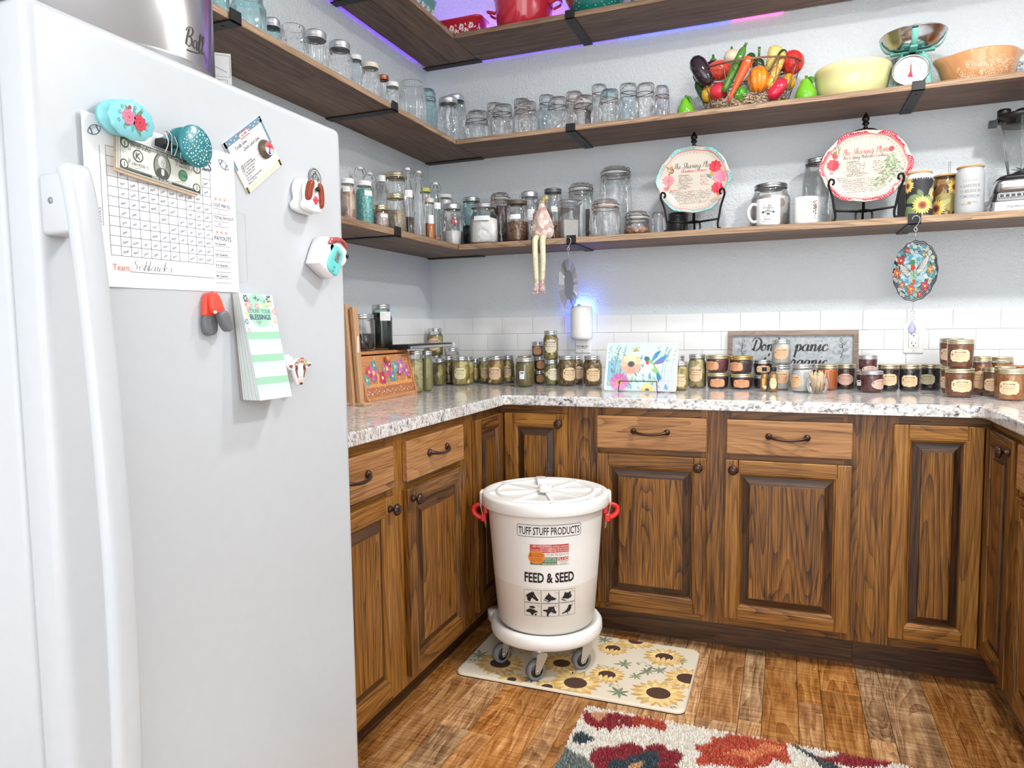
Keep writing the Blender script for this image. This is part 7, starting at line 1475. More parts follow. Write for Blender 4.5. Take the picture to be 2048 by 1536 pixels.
# recipe plates on iron stands
def plate_r(t, rx, rz):
    w = 1+.022*cos(6*t+.5)+.016*cos(12*t)**3; return rx*w*cos(t), rz*w*sin(t)
def recipe_plate(x, y, zc, rx, rz, edge, inner, title, sub, tcol, scol, lab, tree, rot):
    th = .19; rzz = facecam(x, y)*.35
    st = empty('plate_stand', (x, y, Z3), rzz, lab[1], 'plate stand', 'wrought iron plate stands')
    T3 = lambda P, k=5: smooth_path(P, k)
    for s in (-1, 1):
        P = [(s*.098, -.058, .006), (s*.106, -.062, .012), (s*.112, -.055, .003), (s*.104, -.045, .004), (s*.098, -.045, .03), (s*.104, -.05, .065), (s*.110, -.052, .10), (s*.118, -.058, .125), (s*.124, -.066, .145), (s*.119, -.072, .162), (s*.108, -.072, .160), (s*.106, -.068, .148), (s*.112, -.066, .144)]
        MB().tube(T3(P), .0042, 8).build('front_leg', M['iron'], st)
        P = [(s*.020, .004, .352), (s*.034, .006, .345), (s*.045, .006, .325), (s*.046, .006, .29)]
        MB().tube([(0, .006, .345)]+[tuple(p) for p in T3([(s*.012, .006, .352)]+P[1:])], .004, 6).build('scroll', M['iron'], st)
        MB().tube(T3([(s*.026, -.03, .0035), (s*.028, -.02, .03), (s*.022, -.008, .048), (0, .0, .052)]), .0038, 6).build('centre_foot', M['iron'], st)
        MB().tube([(s*.101, -.046, .05), (0, -.004, .046)], .0042, 6).build('cross_bar', M['iron'], st)
    MB().tube([(0, -.004, .046), (0, .014, .2), (0, .006, .355)], .0042, 6).build('spine', M['iron'], st)
    MB().tube([(0, .012, .22), (0, .062, .0042)], .004, 6).build('back_leg', M['iron'], st)
    MB().lathe([(0, .352), (.007, .352), (.009, .358), (.005, .364), (.0125, .370), (.0125, .375), (.008, .378), (.0135, .386), (.0125, .394), (.007, .404), (0, .416)], 12, (0, .006, 0)).build('finial', M['iron'], st)
    r = empty('recipe_plate', (x, y, Z3), rzz, lab[0], 'plate', 'sharing plates')
    zc -= Z3; tilt = th
    R2 = Matrix.Translation((0, -.014+.0, zc)) @ Matrix.Rotation(-tilt*.55, 4, 'X')
    def pm(u, v, l):
        rr = min(1, sqrt((u/rx)**2+(v/rz)**2)); d = .016*max(0, (rr-.72)/.28)**1.3
        return R2 @ Vector((u, -d-l, v))
    b = MB(); n = 72
    ring = lambda k, dy: [R2 @ Vector((*[(a*k, 0) for a in (plate_r(2*pi*i/n, rx, rz)[0],)][0], 0)) for i in range(n)]
    def rg(k, y_, sc=1): return [tuple(R2 @ Vector((p[0]*k, y_, p[1]*k))) for p in [plate_r(2*pi*i/n, rx, rz) for i in range(n)]]
    b.loops([rg(.55, .006), rg(.74, .004), rg(.97, -.010), rg(1, -.0135), rg(.985, -.0165), rg(.9, -.0085), rg(.8, -.0035), rg(.70, 0), rg(.3, 0)], True, True, True)
    b.build('plate', plain('cream_glaze', (202, 192, 178), .3), r)
    D = Deco()
    def rband(k0, k1, col, L, wav=True):
        P0 = [plate_r(2*pi*i/n, rx, rz) for i in range(n+1)]; D.raw([(p[0]*k0, p[1]*k0) for p in P0]+[(p[0]*k1, p[1]*k1) for p in P0], [(i, i+1, n+2+i, n+1+i) for i in range(n)], col, L)
    rband(.91, .99, edge, 0); rband(.885, .91, inner, 0)
    for i in range(120):
        p = plate_r(2*pi*i/120, rx, rz); D.disc(p[0]*.965, p[1]*.965, .0013, (246, 240, 232), 2, 6); D.disc(p[0]*.92, p[1]*.92, .0012, (246, 240, 232), 2, 6)
        if i % 2 == 0: D.disc(p[0]*.82, p[1]*.82, .0016, (190, 96, 84), 1, 6)
    for i in range(26):
        t = 2*pi*int(i*6/26)/6+(i % 5-2)*.06+.0; p = plate_r(t, rx, rz); D.disc(p[0]*(.93+.012*(i % 3)), p[1]*(.93+.012*(i % 3)), .002, (246, 240, 232), 3, 6)
    rr = random.Random(int(x*100))
    for i in range(12): D.disc((rr.random()-.5)*rx*1.3, (rr.random()-.5)*rz*1.2, .002, (200, 110, 90), 1, 6)
    D.script(title, 0, rz*.37, rz*.080, tcol, 2, .14); D.script(sub, 0, rz*.25, rz*.048, scol, 2, .16)
    ink = (92, 68, 60)
    D.text('INGREDIENTS', -rx*.40, rz*.145, rz*.05, ink, 2, 'l')
    for j in range(8): D.scribble(-rx*.40, rz*(.09-.048*j), -rx*.40+rx*(.26+.2*rr.random()), rz*.03, ink, 2, .0011, j+int(x*9))
    for j, t in enumerate(('PREP TIME', 'COOK TIME', 'SERVINGS')): D.text(t, rx*.18, rz*(.12-.115*j), rz*.042, scol, 2, 'l', .9); D.scribble(rx*.18, rz*(.07-.115*j), rx*.42, rz*.028, ink, 2, .0010, j)
    D.text('DIRECTIONS', -rx*.62, -rz*.285, rz*.042, scol, 2, 'l')
    for j in range(8): D.scribble(-rx*(.60-.03*j), -rz*(.335+.05*j), rx*(.42-.0*j) if tree else rx*(.55-.03*j), rz*.03, ink, 2, .0010, 20+j)
    def spray(x0, y0, s):
        for k in range(14): D.leaf(x0+.022*s*(rr.random()-.5), y0+.05*s*(rr.random()-.5), .014*s, rr.random()*6, rr.choice(((96, 130, 96), (214, 120, 60), (120, 150, 110), (190, 84, 70))), 3)
    if tree:
        spray(-rx*.66, rz*.42, 1); D.rose(-rx*.70, rz*.12, .021, (206, 44, 60), 5); D.rose(-rx*.66, rz*.36, .010, (206, 60, 60), 5); D.rose(-rx*.74, -rz*.10, .006, (206, 60, 60), 5)
        for k in range(170):
            v = rr.random(); w = (1-v)*.052+.004; D.leaf(rx*.56+(rr.random()-.5)*2*w, -rz*.52+v*rz*.86, .016, rr.choice((-.5, 3.6, -.9, 4.0))+.3*rr.random(), rr.choice(((128, 150, 112), (156, 174, 138), (104, 130, 94), (190, 202, 172))), 3+.01*k, .22)
        for k in range(10): D.disc(rx*.56+(rr.random()-.5)*.07, -rz*.3+(rr.random()-.5)*.08, .002, (206, 70, 60), 6, 6)
        D.rose(rx*.56, rz*.43, .009, (206, 50, 60), 6)
    else:
        spray(-rx*.64, rz*.28, 1); spray(-rx*.68, -rz*.18, .7); D.rose(-rx*.68, rz*.04, .021, (238, 132, 138), 5); D.rose(-rx*.74, -rz*.20, .010, (214, 66, 70), 5); D.rose(-rx*.62, rz*.40, .007, (224, 110, 60), 5)
        spray(rx*.68, -rz*.35, .9); D.rose(rx*.58, rz*.36, .023, (206, 46, 66), 5); D.rose(rx*.70, rz*.06, .026, (240, 130, 150), 5); D.rose(rx*.64, -rz*.27, .022, (206, 46, 66), 5); D.rose(rx*.49, rz*.16, .008, (236, 140, 70), 5); D.leaf(rx*.50, rz*.02, .03, 2.4, (96, 140, 140), 4)
    D.build('printed_recipe', lambda u, v, l: pm(u, v, l+.0012), r, 'printgloss', cut=.01, step=.0001)
recipe_plate(1.288, -.15, 1.762, .146, .138, (104, 186, 188), (226, 132, 130), 'The Sharing Plate', 'Christmas Cherries', (76, 80, 84), (206, 70, 76), ('oval recipe plate with turquoise rim and roses on an iron stand', 'black iron plate stand holding the turquoise rimmed plate'), False, 0)
recipe_plate(1.915, -.15, 1.757, .155, .137, (196, 36, 60), (222, 120, 124), 'The Sharing Plate', 'Ree\'s Spicy Molasses Cookies', (200, 66, 66), (96, 80, 76), ('oval recipe plate with red rim and a fir tree on an iron stand', 'black iron plate stand holding the red rimmed plate'), True, 0)
# dark tin behind the left plate
r = empty('dark_slotted_tin', (1.214, -.062, Z3), 0, 'dark grey slotted metal tin behind the left plate stand', 'tin')
MB().lathe([(0, 0), (.040, 0), (.041, .002), (.041, .018), (.0395, .02), (.0395, .084), (.041, .086), (.041, .100), (.038, .102), (0, .102)], 32).build('body', plain('gunmetal', (66, 68, 70), .35, .6), r)
for k in range(16):
    a = k*pi/8; T = Matrix.Rotation(a, 4, 'Z'); MB().box(-.0022, -.0402, .028, .0022, -.0392, .076, .0004, T).build('slot', M['blackplastic'], r)
# mugs
def mug(x, y, rad, h, lab, hand, name):
    r = empty('coffee_mug', (x, y, Z3), facecam(x, y), lab, 'mug', 'white mugs')
    MB().lathe([(0, .002), (rad*.9, 0), (rad*.97, .004), (rad, .012), (rad, h-.002), (rad*.985, h), (rad*.95, h-.002), (rad*.94, .008), (0, .006)], 36).build('body', M['whitelid'], r)
    a = radians(hand); c, s_ = cos(a), sin(a); P = [(rad*.97, h*.82), (rad*1.35, h*.84), (rad*1.66, h*.66), (rad*1.66, h*.40), (rad*1.35, h*.2), (rad*.97, h*.2)]
    MB().tube(smooth_path([(p[0]*c, p[0]*s_, p[1]) for p in P], 5), .0058, 8).build('handle', M['whitelid'], r)
    D = Deco(); ink = (70, 62, 60)
    if name == 'coffee':
        D.script('Coffee', 0, h*.60, h*.075, ink, 0, .24)
        for k in range(5): D.line([((k-2)*.006, h*.82), ((k-2)*.0085, h*.88)], .0009, ink)
        D.rect(-.012, h*.47, .012, h*.54, ink); D.text('MAKES', 0, h*.483, h*.06, (244, 244, 244), 1, off=.01); D.poly([(-.026, h*.44), (-.014, h*.46), (-.014, h*.53), (-.026, h*.51), (-.022, h*.475)], ink); D.poly([(.026, h*.44), (.014, h*.46), (.014, h*.53), (.026, h*.51), (.022, h*.475)], ink)
        D.poly([(-.007, h*.45), (.007, h*.45), (.005, h*.38), (-.005, h*.38)], ink); D.text('everything', 0, h*.30, h*.085, ink, 0, shear=.2); D.text('Better', 0, h*.19, h*.11, ink, 0, off=.01); D.scribble(-.022, h*.11, .022, h*.05, ink, 0, .0012, 4)
    else:
        u = rad*.78; D.line(smooth_path([(u, h*.25), (u+.003, h*.5), (u-.004, h*.82)], 5), .0016, ink)
        for k in range(9): D.leaf(u, h*(.35+.055*k), .012, (2.4 if k % 2 else .6), (104, 78, 66), .3, .4)
        D.rose(u+.004, h*.62, .008, (150, 110, 90), 1); D.text('home', u, h*.2, h*.08, ink, 0)
        D2 = Deco()
        for k in range(6): D2.text('BLESSE'[k], -rad*1.1, h*(.75-.1*k), h*.075, (130, 126, 124), 0)
        D2.build('side_print', on_cyl(rad*1.004), r)
    D.build('print', on_cyl(rad*1.004), r, cut=.005)
mug(1.5785, -.2445, .0432, .101, 'white coffee mug with black coffee lettering and handle to the left', 190, 'coffee')
mug(1.712, -.205, .0438, .104, 'white mug with a brown flower print at its right edge', 120, 'home')
# can shaped glasses with bamboo lids
def can_glass(x, y, rad, h, lab, style):
    r = empty('can_glass', (x, y, Z3), facecam(x, y), lab, 'glass', 'can glasses with bamboo lids')
    prof = [(0, .003), (rad*.84, .002), (rad*.9, 0), (rad*.98, .006), (rad, .016), (rad, h*.80), (rad*.985, h*.86), (rad*.87, h*.93), (rad*.86, h-.006)]
    MB().lathe(prof, 32).build('glass', {'white': plain('white_coated_glass', (240, 240, 238), .15), 'amber': G['amber'], 'frost': plain('frosted_glass', (184, 186, 188), .4)}[style], r)
    MB().lathe([(0, h-.006), (rad*.9, h-.006), (rad*.94, h-.003), (rad*.94, h), (rad*.9, h+.0015), (0, h+.0015)], 28).build('lid', M['cork'], r)
    D = Deco(); rr = random.Random(int(x*50))
    if style != 'frost':
        if style == 'white': D.rect(-rad*3.0, .018, rad*3.0, h*.79, (44, 44, 48)); D.rect(-rad*3.0, h*.79, rad*3.0, h*.855, (44, 44, 48)); D.rect(-rad*3.0, .006, rad*3.0, .018, (44, 44, 48))
        for k in range(34): D.leaf((rr.random()-.5)*rad*5.6, .01+rr.random()*h*.76, .036+.03*rr.random(), rr.random()*6, rr.choice(((122, 144, 96), (150, 168, 118), (104, 126, 84), (170, 180, 140))) if style == 'white' else rr.choice(((160, 150, 90), (190, 178, 120), (110, 70, 40))), .5+k*.05, .5)
        def sunf(u, v, R_): 
            for q in range(20): D.leaf(u+R_*.25*cos(q*pi/10), v+R_*.25*sin(q*pi/10), R_*(.72+.08*(q % 2)), q*pi/10, (246, 214, 120) if q % 2 else (236, 194, 98), 2+q*.02, .3)
            D.disc(u, v, R_*.42, (206, 110, 70), 3, 18); D.disc(u, v, R_*.30, (150, 70, 52), 3.4, 16); D.disc(u, v, R_*.14, (70, 60, 64), 3.7, 10)
        sunf(rad*.25 if style == 'white' else -rad*.7, h*.25, .034); sunf(-rad*1.0 if style == 'white' else rad*.8, h*.70, .026); sunf(rad*1.35, h*.50 if style == 'white' else h*.2, .022)
        D.v = [(a, max(.003, min(h*.855, c)), l) for a, c, l in D.v]
    else:
        ink = (138, 136, 132)
        for j, (t, s_) in enumerate([('TO PLANT', .0), ('A GARDEN IS', 0), ('TO BELIEVE IN', 0), ('TOMORROW', 0)]): D.text(t, 0, h*(.66-.105*j), h*.085, (176, 176, 172) if j == 0 else ink, 0, sx=.72, shear=.1, off=.01)
        D.flower(0, h*.24, .007, (190, 160, 130), (150, 120, 100), 1, 8)
        for k in range(10): D.leaf((k-4.5)*.0055, h*.235, .008, rr.random()*6, (156, 152, 140), .3, .3)
    D.build('print', on_cyl(lambda v: rad*1.004 if v < h*.8 else rad*(1.004-.13*max(0, (v/h-.8))/.13*.4)), r, cut=.006)
    if style == 'amber': MB().tube([(.01, .005, .02), (.012, -.006, h+.048)], .004, 8).build('straw', G['clear'], r)
can_glass(2.087, -.222, .0430, .160, 'white glass with dark sunflower print and bamboo lid', 'white')
can_glass(2.185, -.12, .0410, .161, 'amber glass with sunflower print, bamboo lid and glass straw', 'amber')
can_glass(2.2485, -.19, .0450, .172, 'frosted glass with garden saying and bamboo lid', 'frost')
r = empty('crystal_stopper', (2.304, -.225, Z3), 0, 'little faceted crystal stopper lying beside the blender', 'stopper'); MB().lathe([(0, 0), (.008, .001), (.0115, .007), (.0105, .014), (.005, .0185), (0, .0185)], 8, smooth=False).build('stopper', G['violet'], r)
# blender
r = empty('countertop_blender', (2.418, -.135, Z3), facecam(2.418, -.135)+.12, 'steel and black countertop blender with clear jug at right', 'blender')
rs = lambda wx, wy, z, rad=.02: [(x, y, z) for x, y in rrect(-wx, -wy, wx, wy, rad, 4)]
MB().loops([rs(.098, .09, 0), rs(.100, .092, .004), rs(.098, .09, .040), rs(.096, .088, .042)], True, True).build('base', M['steel'], r)
MB().loops([rs(.100, .092, .0005), rs(.101, .093, .004), rs(.100, .092, .007)], True, True).build('base_foot', M['blackplastic'], r)
MB().loops([rs(.096, .088, .042), rs(.088, .078, .074)], True, True).build('control_panel', M['blackplastic'], r)
MB().loops([rs(.090, .080, .074, .03), rs(.086, .076, .110, .03), rs(.080, .070, .122, .03)], True, True, True).build('upper_housing', M['steel'], r)
MB().loops([rs(.082, .072, .122, .035), rs(.070, .062, .134, .03), rs(.05, .05, .140, .03)], True, True, True).build('collar', M['blackplastic'], r)
D = Deco(); D.text('Hamilton Beach', -.01, .018, .0125, (60, 56, 54)); D.build('lettering', on_front(-.0926), r)
pt = lambda u, v, l: Vector((u, -.088+.010*(v-.042)/.032-l-.0006, v))
D = Deco(); D.line(rrect(-.078, .047, .078, .069, .003), .0012, (220, 222, 224), closed=True); D.rect(-.074, .056, .074, .066, (196, 198, 202))
for k in range(9): D.rect(-.072+k*.0163, .0565, -.060+k*.0163, .0655, (30, 30, 34), 1)
for k in range(9): D.scribble(-.072+k*.0163, .049, -.060+k*.0163, .004, (200, 202, 206), 1, .0005, k)
D.build('buttons', pt, r)
MB().lathe([(.048, .140), (.050, .150), (.060, .20), (.072, .30), (.078, .335), (.080, .337), (.075, .336)], 6, smooth=False, T=Matrix.Rotation(.3, 4, 'Z')).build('jug', G['clear'], r)
for k in range(6): a = .3+k*pi/3; MB().tube([(.047*cos(a), .047*sin(a), .145), (.078*cos(a), .078*sin(a), .335)], .0024, 6).build('jug_rib', G['clear'], r)
MB().lathe([(0, .142), (.030, .142), (.026, .150), (.010, .156), (0, .160)], 16).build('blade_hub', M['blackplastic'], r)
for k in range(4): T = Matrix.Rotation(k*pi/2+.4, 4, 'Z') @ Matrix.Translation((0, 0, .154)) @ Matrix.Rotation(-.5 if k % 2 else -.15, 4, 'Y'); MB().prism([(0, -.006), (.034, -.004), (.042, .004), (.0, .006)], 0, .0012, 'z', T).build('blade', M['steel'], r)
MB().lathe([(.0, .312), (.066, .312), (.07, .328), (.083, .332), (.084, .344), (.078, .349), (.03, .350), (.028, .366), (0, .367)], 24).build('lid', M['blackplastic'], r)
MB().prism([(-.080, -.022), (-.106, -.016), (-.106, .016), (-.080, .022)], .318, .338, 'z').build('spout_cap', M['blackplastic'], r); MB().lathe([(0, .346), (.020, .346), (.021, .368), (.018, .371), (0, .371)], 16, (-.062, -.01, 0)).build('lid_tab', M['blackplastic'], r)
MB().tube(smooth_path([(.078, 0, .32), (.125, 0, .31), (.125, 0, .22), (.07, 0, .18)], 5), .009, 8).build('handle', M['blackplastic'], r)
# measuring tub with white powder
r = empty('powder_tub', (.779, -.222, Z3), facecam(.779, -.222)+.35, 'clear square plastic tub of white powder in front of the clamp jars', 'tub')
sqv = lambda w, z: [(x, y, z) for x, y in rrect(-w, -w, w, w, w*.25, 4)]
MB().loops([sqv(.032, .001), sqv(.034, .006), sqv(.040, .140), sqv(.043, .142), sqv(.043, .148)], True, False, True).build('tub', G['plastic'], r)
MB().loops([sqv(.030, .004), sqv(.0325, .008), sqv(.0352, .078), sqv(.02, .084)], True, True).build('contents', CONT['flour'](), r)
MB().loops([sqv(.044, .144), sqv(.0455, .146), sqv(.0455, .158), sqv(.042, .161), sqv(.036, .158)], True, True, True).build('lid', glass('cloudy_lid_plastic', (.86, .86, .87, 1), .15), r)
# sitting gnome doll with dangling legs
r = empty('gnome_doll', (.672, -.262, Z3), 0, 'fabric gnome doll sitting on the shelf edge with dangling cream legs', 'doll')
fb = mottled('pink_floral_fabric', [(196, 164, 152), (214, 190, 178), (236, 226, 220), (202, 150, 146), (186, 158, 146)], 60, .9)
MB().lathe([(0, 0), (.040, .002), (.052, .018), (.053, .04), (.046, .075), (.032, .105), (.018, .135), (.010, .158), (.008, .166), (0, .168)], 20, sy=.62).build('body', fb, r)
for k in range(12): a = k*pi/6; MB().ball((.046*cos(a), .028*sin(a), .052), .0085, 8).build('ruffle', fb, r) if k in (0, 5, 6, 7, 11) else None
MB().tube(smooth_path([(.004, 0, .155), (.010, -.002, .168), (.020, -.004, .174), (.024, -.004, .166)], 4), [.009, .009, .008, .008, .009, .009, .008, .008, .009, .009, .008, .008, .006], 8).build('hat_tip', plain('mustard_fabric', (206, 190, 124), .9), r)
lg = mottled('cream_quilted_fabric', [(226, 216, 174), (240, 232, 200), (232, 222, 186)], 120, .9); ck = mottled('pink_check_fabric', [(238, 230, 226), (196, 150, 150), (226, 206, 202)], 130, .9)
for s, dx in ((-1, 0), (1, .002)):
    P = [(s*.015, -.025, .006), (s*.016, -.040, .002), (s*.017, -.046, -.02), (s*.016+dx, -.045, -.09), (s*.012+dx, -.044, -.18)]
    MB().tube(smooth_path(P, 4), [.0125]*9+[.0125, .0122, .012, .0118, .0112, .0106, .010, .0095], 10).build('leg', lg, r)
    b = MB(); b.tube(smooth_path([(s*.012+dx, -.044, -.178), (s*.012+dx, -.045, -.20), (s*.014+dx, -.050, -.222)], 3), [.0098, .010, .0105, .011, .0125, .014, .0135], 10)
    for q in range(3): b.ball((s*.014+dx+(q-1)*.009, -.055, -.226), .0055, 8)
    b.build('foot', ck, r)
# hanging spinners
def spinner(x, z, y, R_, yaw, lab, kind):
    r = empty('wind_spinner', (x, y, z), yaw, lab, 'wind spinner', 'hanging wind spinners'); b = MB()
    top = 1.536-z; zc = 0
    P = [(-.012, 0, top-.004), (-.009, 0, top+.006), (0, 0, top+.010), (.010, 0, top+.004), (.011, 0, top-.010), (.002, 0, top-.026), (-.005, 0, top-.036), (0, 0, top-.045), (.005, 0, top-.038), (-.001, 0, top-.028)]
    MB().tube(smooth_path(P, 5), .0014, 6, T=Matrix.Rotation(-yaw, 4, 'Z')).build('hook', M['steel'], r)
    MB().tube([(0, 0, top-.044), (0, 0, R_)], .0010, 6).build('link', M['steel'], r); MB().ball((0, 0, (top-.044+R_)/2), .0024, 8).build('swivel', M['steel'], r)
    nr = 7
    for k in range(nr):
        ra = R_*(1-.058*k); n = 72; off = 0; tw = (k-3)*.012
        ring = [(ra*(1+.015*cos(16*2*pi*i/n))*sin(2*pi*i/n), .0012*sin(8*2*pi*i/n), ra*(1+.015*cos(16*2*pi*i/n))*cos(2*pi*i/n)) for i in range(n)]
        MB().tube(ring, .0015, 5, True, T=Matrix.Rotation(tw*1.3, 4, 'Z')).build('ring', M['steel'] if kind == 'plain' else plain('dark_lead_line', (60, 62, 64), .4, .6), r)
    ri = R_*.60; o_ = [(ri*cos(2*pi*i/40), ri*sin(2*pi*i/40)) for i in range(40)]
    MB().prism(o_, -.0006, .0006, 'y').build('disc', plain('dark_mirror_steel', (150, 152, 154), .12, 1), r)
    if kind == 'bird':
        D = Deco(); rr = random.Random(5); D.disc(0, 0, ri*.99, (178, 220, 230), 0, 40); n = 90
        for k in range(130):                                     # leaded shards out to the rim, set in the ring zone
            a = rr.random()*2*pi; q = R_*(.60+.31*rr.random()); c_ = rr.choice(((96, 160, 176), (140, 196, 204), (188, 220, 216), (206, 214, 190), (120, 150, 120), (196, 200, 206)))
            D.poly([(q*cos(a)+.009*cos(a+t+rr.random()*.5), q*sin(a)+.009*sin(a+t)) for t in (0, 1.3, 2.4, 3.8, 5)], c_, .3+.003*k); D.line(D.v[-5:], .0009, (70, 74, 78), .3015+.003*k, closed=True)
        for k in range(60):
            a = rr.random()*2*pi; q = ri*sqrt(rr.random()); D.poly([(q*cos(a)+.011*cos(a+t), q*sin(a)+.009*sin(a+t)) for t in (0, 1.5, 3, 4.6)], rr.choice(((150, 206, 220), (206, 234, 238), (110, 176, 196), (228, 240, 240))), .8+.003*k); D.line(D.v[-4:], .0008, (70, 74, 78), .8015+.003*k, closed=True)
        def leadf(x_, y_, s, c1): s *= .78; D.flower(x_, y_, s*1.1, (70, 60, 60), (70, 60, 60), 2, 5, .2, .8); D.flower(x_, y_, s, c1, (250, 220, 130), 3, 5, .22, .7)
        for x_, y_, s, c1 in [(-.058, .042, .024, (226, 70, 90)), (-.074, -.002, .026, (240, 130, 90)), (-.010, -.062, .026, (244, 140, 96)), (.052, -.055, .026, (226, 96, 110)), (.072, .0, .020, (244, 170, 110)), (-.05, -.045, .018, (230, 150, 130)), (.03, -.082, .016, (226, 96, 90)), (-.03, .075, .014, (220, 90, 90)), (.055, .05, .014, (244, 170, 110))]: leadf(x_, y_, s, c1)
        lead = (60, 58, 60)
        for s, pts in ((1, [(.012, .004), (.035, .030), (.062, .052), (.066, .040), (.058, .018), (.040, -.004), (.02, -.012)]), (-1, [(-.012, .0), (-.03, .016), (-.058, .030), (-.062, .020), (-.05, .0), (-.03, -.016), (-.012, -.014)])):
            D.poly(pts, (226, 226, 222), 5)
            for k in range(5): D.line([pts[0], (pts[2][0]*(1-.06*k), pts[2][1]-.011*k)], .0012, lead, 6)
            D.line(pts, .0014, lead, 6, closed=True)
        D.poly([(-.008, .014), (.008, .010), (.016, -.010), (.014, -.034), (.008, -.052), (.0, -.040), (-.010, -.024), (-.014, -.004)], (176, 206, 180), 7); D.poly([(-.012, .026), (.004, .024), (.010, .008), (-.002, .002), (-.012, .006)], (226, 78, 62), 8); D.disc(-.003, .030, .0105, (104, 150, 96), 9, 16); D.line([(-.012, .028), (-.040, .027)], .002, (52, 96, 110), 9); D.disc(-.006, .031, .0018, (20, 20, 20), 10, 8); D.poly([(-.004, -.030), (.012, -.030), (.010, -.048), (.0, -.046)], (230, 110, 60), 8)
        for P in ([(-.012, .006), (.014, -.012)], [(-.012, -.006), (.014, -.026)], [(0, .012), (.004, -.04)]): D.line(P, .0012, lead, 9)
        D.build('stained_print', on_front(-.0045), r, step=.00004)
        zz = -R_
        MB().tube([(0, 0, zz+.002), (-.003, 0, zz-.032)], .0007, 5).build('wire', M['steel'], r); bd = G['violet']
        for q, zq in enumerate((-.041, -.062)): MB().ball((-.004, 0, zz+zq), .0082, 10).build('bead', G['clear'], r)
        MB().lathe([(0, 0), (.010, .012), (.0135, .022), (.010, .032), (.004, .046), (0, .05)], 8, (-.004, 0, zz-.122), smooth=False).build('crystal_drop', glass('lilac_crystal', (.74, .76, .92, 1), .02, None, .45), r)
spinner(.8012, 1.351, -.3085, .104, radians(88), 'silver rippled wind spinner hanging edge-on left of the night light', 'plain')
spinner(2.0665, 1.354, -.3085, .104, radians(-55), 'stained glass style hummingbird spinner with crystal drops', 'bird')

# ================================================================ on the middle shelf
# wire basket with ceramic vegetables
KX, KY = 1.487, -.142
r = empty('wire_basket', (KX, KY, Z2), 0, 'oval chicken wire basket heaped with glass vegetables', 'basket')
erx, ery, brx, bry, bh = .204, .128, .142, .095, .172
def bk_(t, k, z=None): return ((brx+(erx-brx)*k)*cos(t), (bry+(ery-bry)*k)*sin(t), .002+bh*k)
for k, w in ((1, .0024), (.98, .0016), (0, .0022)): MB().tube([bk_(2*pi*i/48, k) for i in range(48)], w, 5, True).build('hoop', M['copperwire'], r)
for i in range(12): t = 2*pi*i/12+.13; MB().tube([bk_(t, k/4) for k in range(5)], .0019, 5).build('rib', M['copperwire'], r)
b = MB(); n = 30
for j in range(6):
    k0, k1 = j/6, (j+1)/6
    for i in range(n):
        t = 2*pi*(i+.5*(j % 2))/n; d = 2*pi/n/2
        for s in (-1, 1): b.tube([bk_(t, k0), bk_(t, k0+.06), bk_(t+s*d, k1)], .0009, 3)
o = b.build('wire_mesh', M['wire'], r); o['kind'] = 'stuff'
b = MB(); rr = random.Random(3)
for k in range(1700):
    t = rr.random()*6.28; q = sqrt(rr.random()); kk = .02+.30*rr.random()*(1 if q > .55 else 1.1); p = bk_(t, kk); q = .55+.43*q; x, y, z = p[0]*q*.97, p[1]*q*.97, .004+bh*kk*(.75+.25*rr.random())*(.4+.6*q)
    a = rr.random()*6.28; l = .012+.012*rr.random(); b.tube([(x, y, z), (x+l*.5*cos(a), y+l*.5*sin(a), z+.008*rr.random()), (x+l*.8*cos(a+1.2), y+l*.8*sin(a+1.2), z+.006*rr.random()-.002)], .0013, 3)
o = b.build('straw', plain('pale_wood_straw', (240, 214, 176), .8), r); o['kind'] = 'stuff'
def glz(n, c, **k): return plain(n, c, .07, 0, .6, **k)
cal = glz('green_glass', (70, 128, 40)); VEG = 'glass vegetables in the basket'
def spindle(name, label, p0, p1, prof, mat, cat='vegetable', bend=0, stem=None, n=16, grp=VEG):
    P0, P1 = Vector(p0), Vector(p1); c = (P0+P1)/2; d = (P1-P0); L = d.length; q = d.normalized().to_track_quat('Z', 'Y')
    r = empty(name, P0+Vector((KX, KY, Z2)), 0, label, cat, grp); b = MB(); T = q.to_matrix().to_4x4()
    rings = []
    for t, w in prof:
        cx = bend*4*t*(1-t); rings.append([(cx+w*cos(2*pi*i/n), w*sin(2*pi*i/n), t*L) for i in range(n)])
    b.loops(rings, True, True, True, T); b.build('body', mat, r)
    if stem:
        b = MB(); b.lathe(stem, 10, (0, 0, L), T=T); b.build('stem', cal, r)
    return r
fat = lambda w: [(.0, w*.2), (.03, w*.5), (.12, w*.85), (.3, w), (.55, w*.98), (.8, w*.9), (.93, w*.62), (1, w*.2)]
spindle('glass_eggplant', 'dark purple glass eggplant leaning out at the left end of the basket', (-.132, -.06, .115), (-.196, -.06, .232), [(0, .012), (.06, .024), (.25, .032), (.5, .035), (.75, .034), (.92, .024), (1, .008)], glz('aubergine_glass', (46, 28, 40)))
spindle('glass_pepper', 'dark purple bell pepper with a green stem behind the eggplant', (-.128, .012, .175), (-.128, .012, .232), fat(.034), glz('dark_pepper_glass', (44, 24, 36)), stem=[(0, .0), (.016, -.002), (.012, .006), (.006, .012), (.005, .024), (0, .025)])
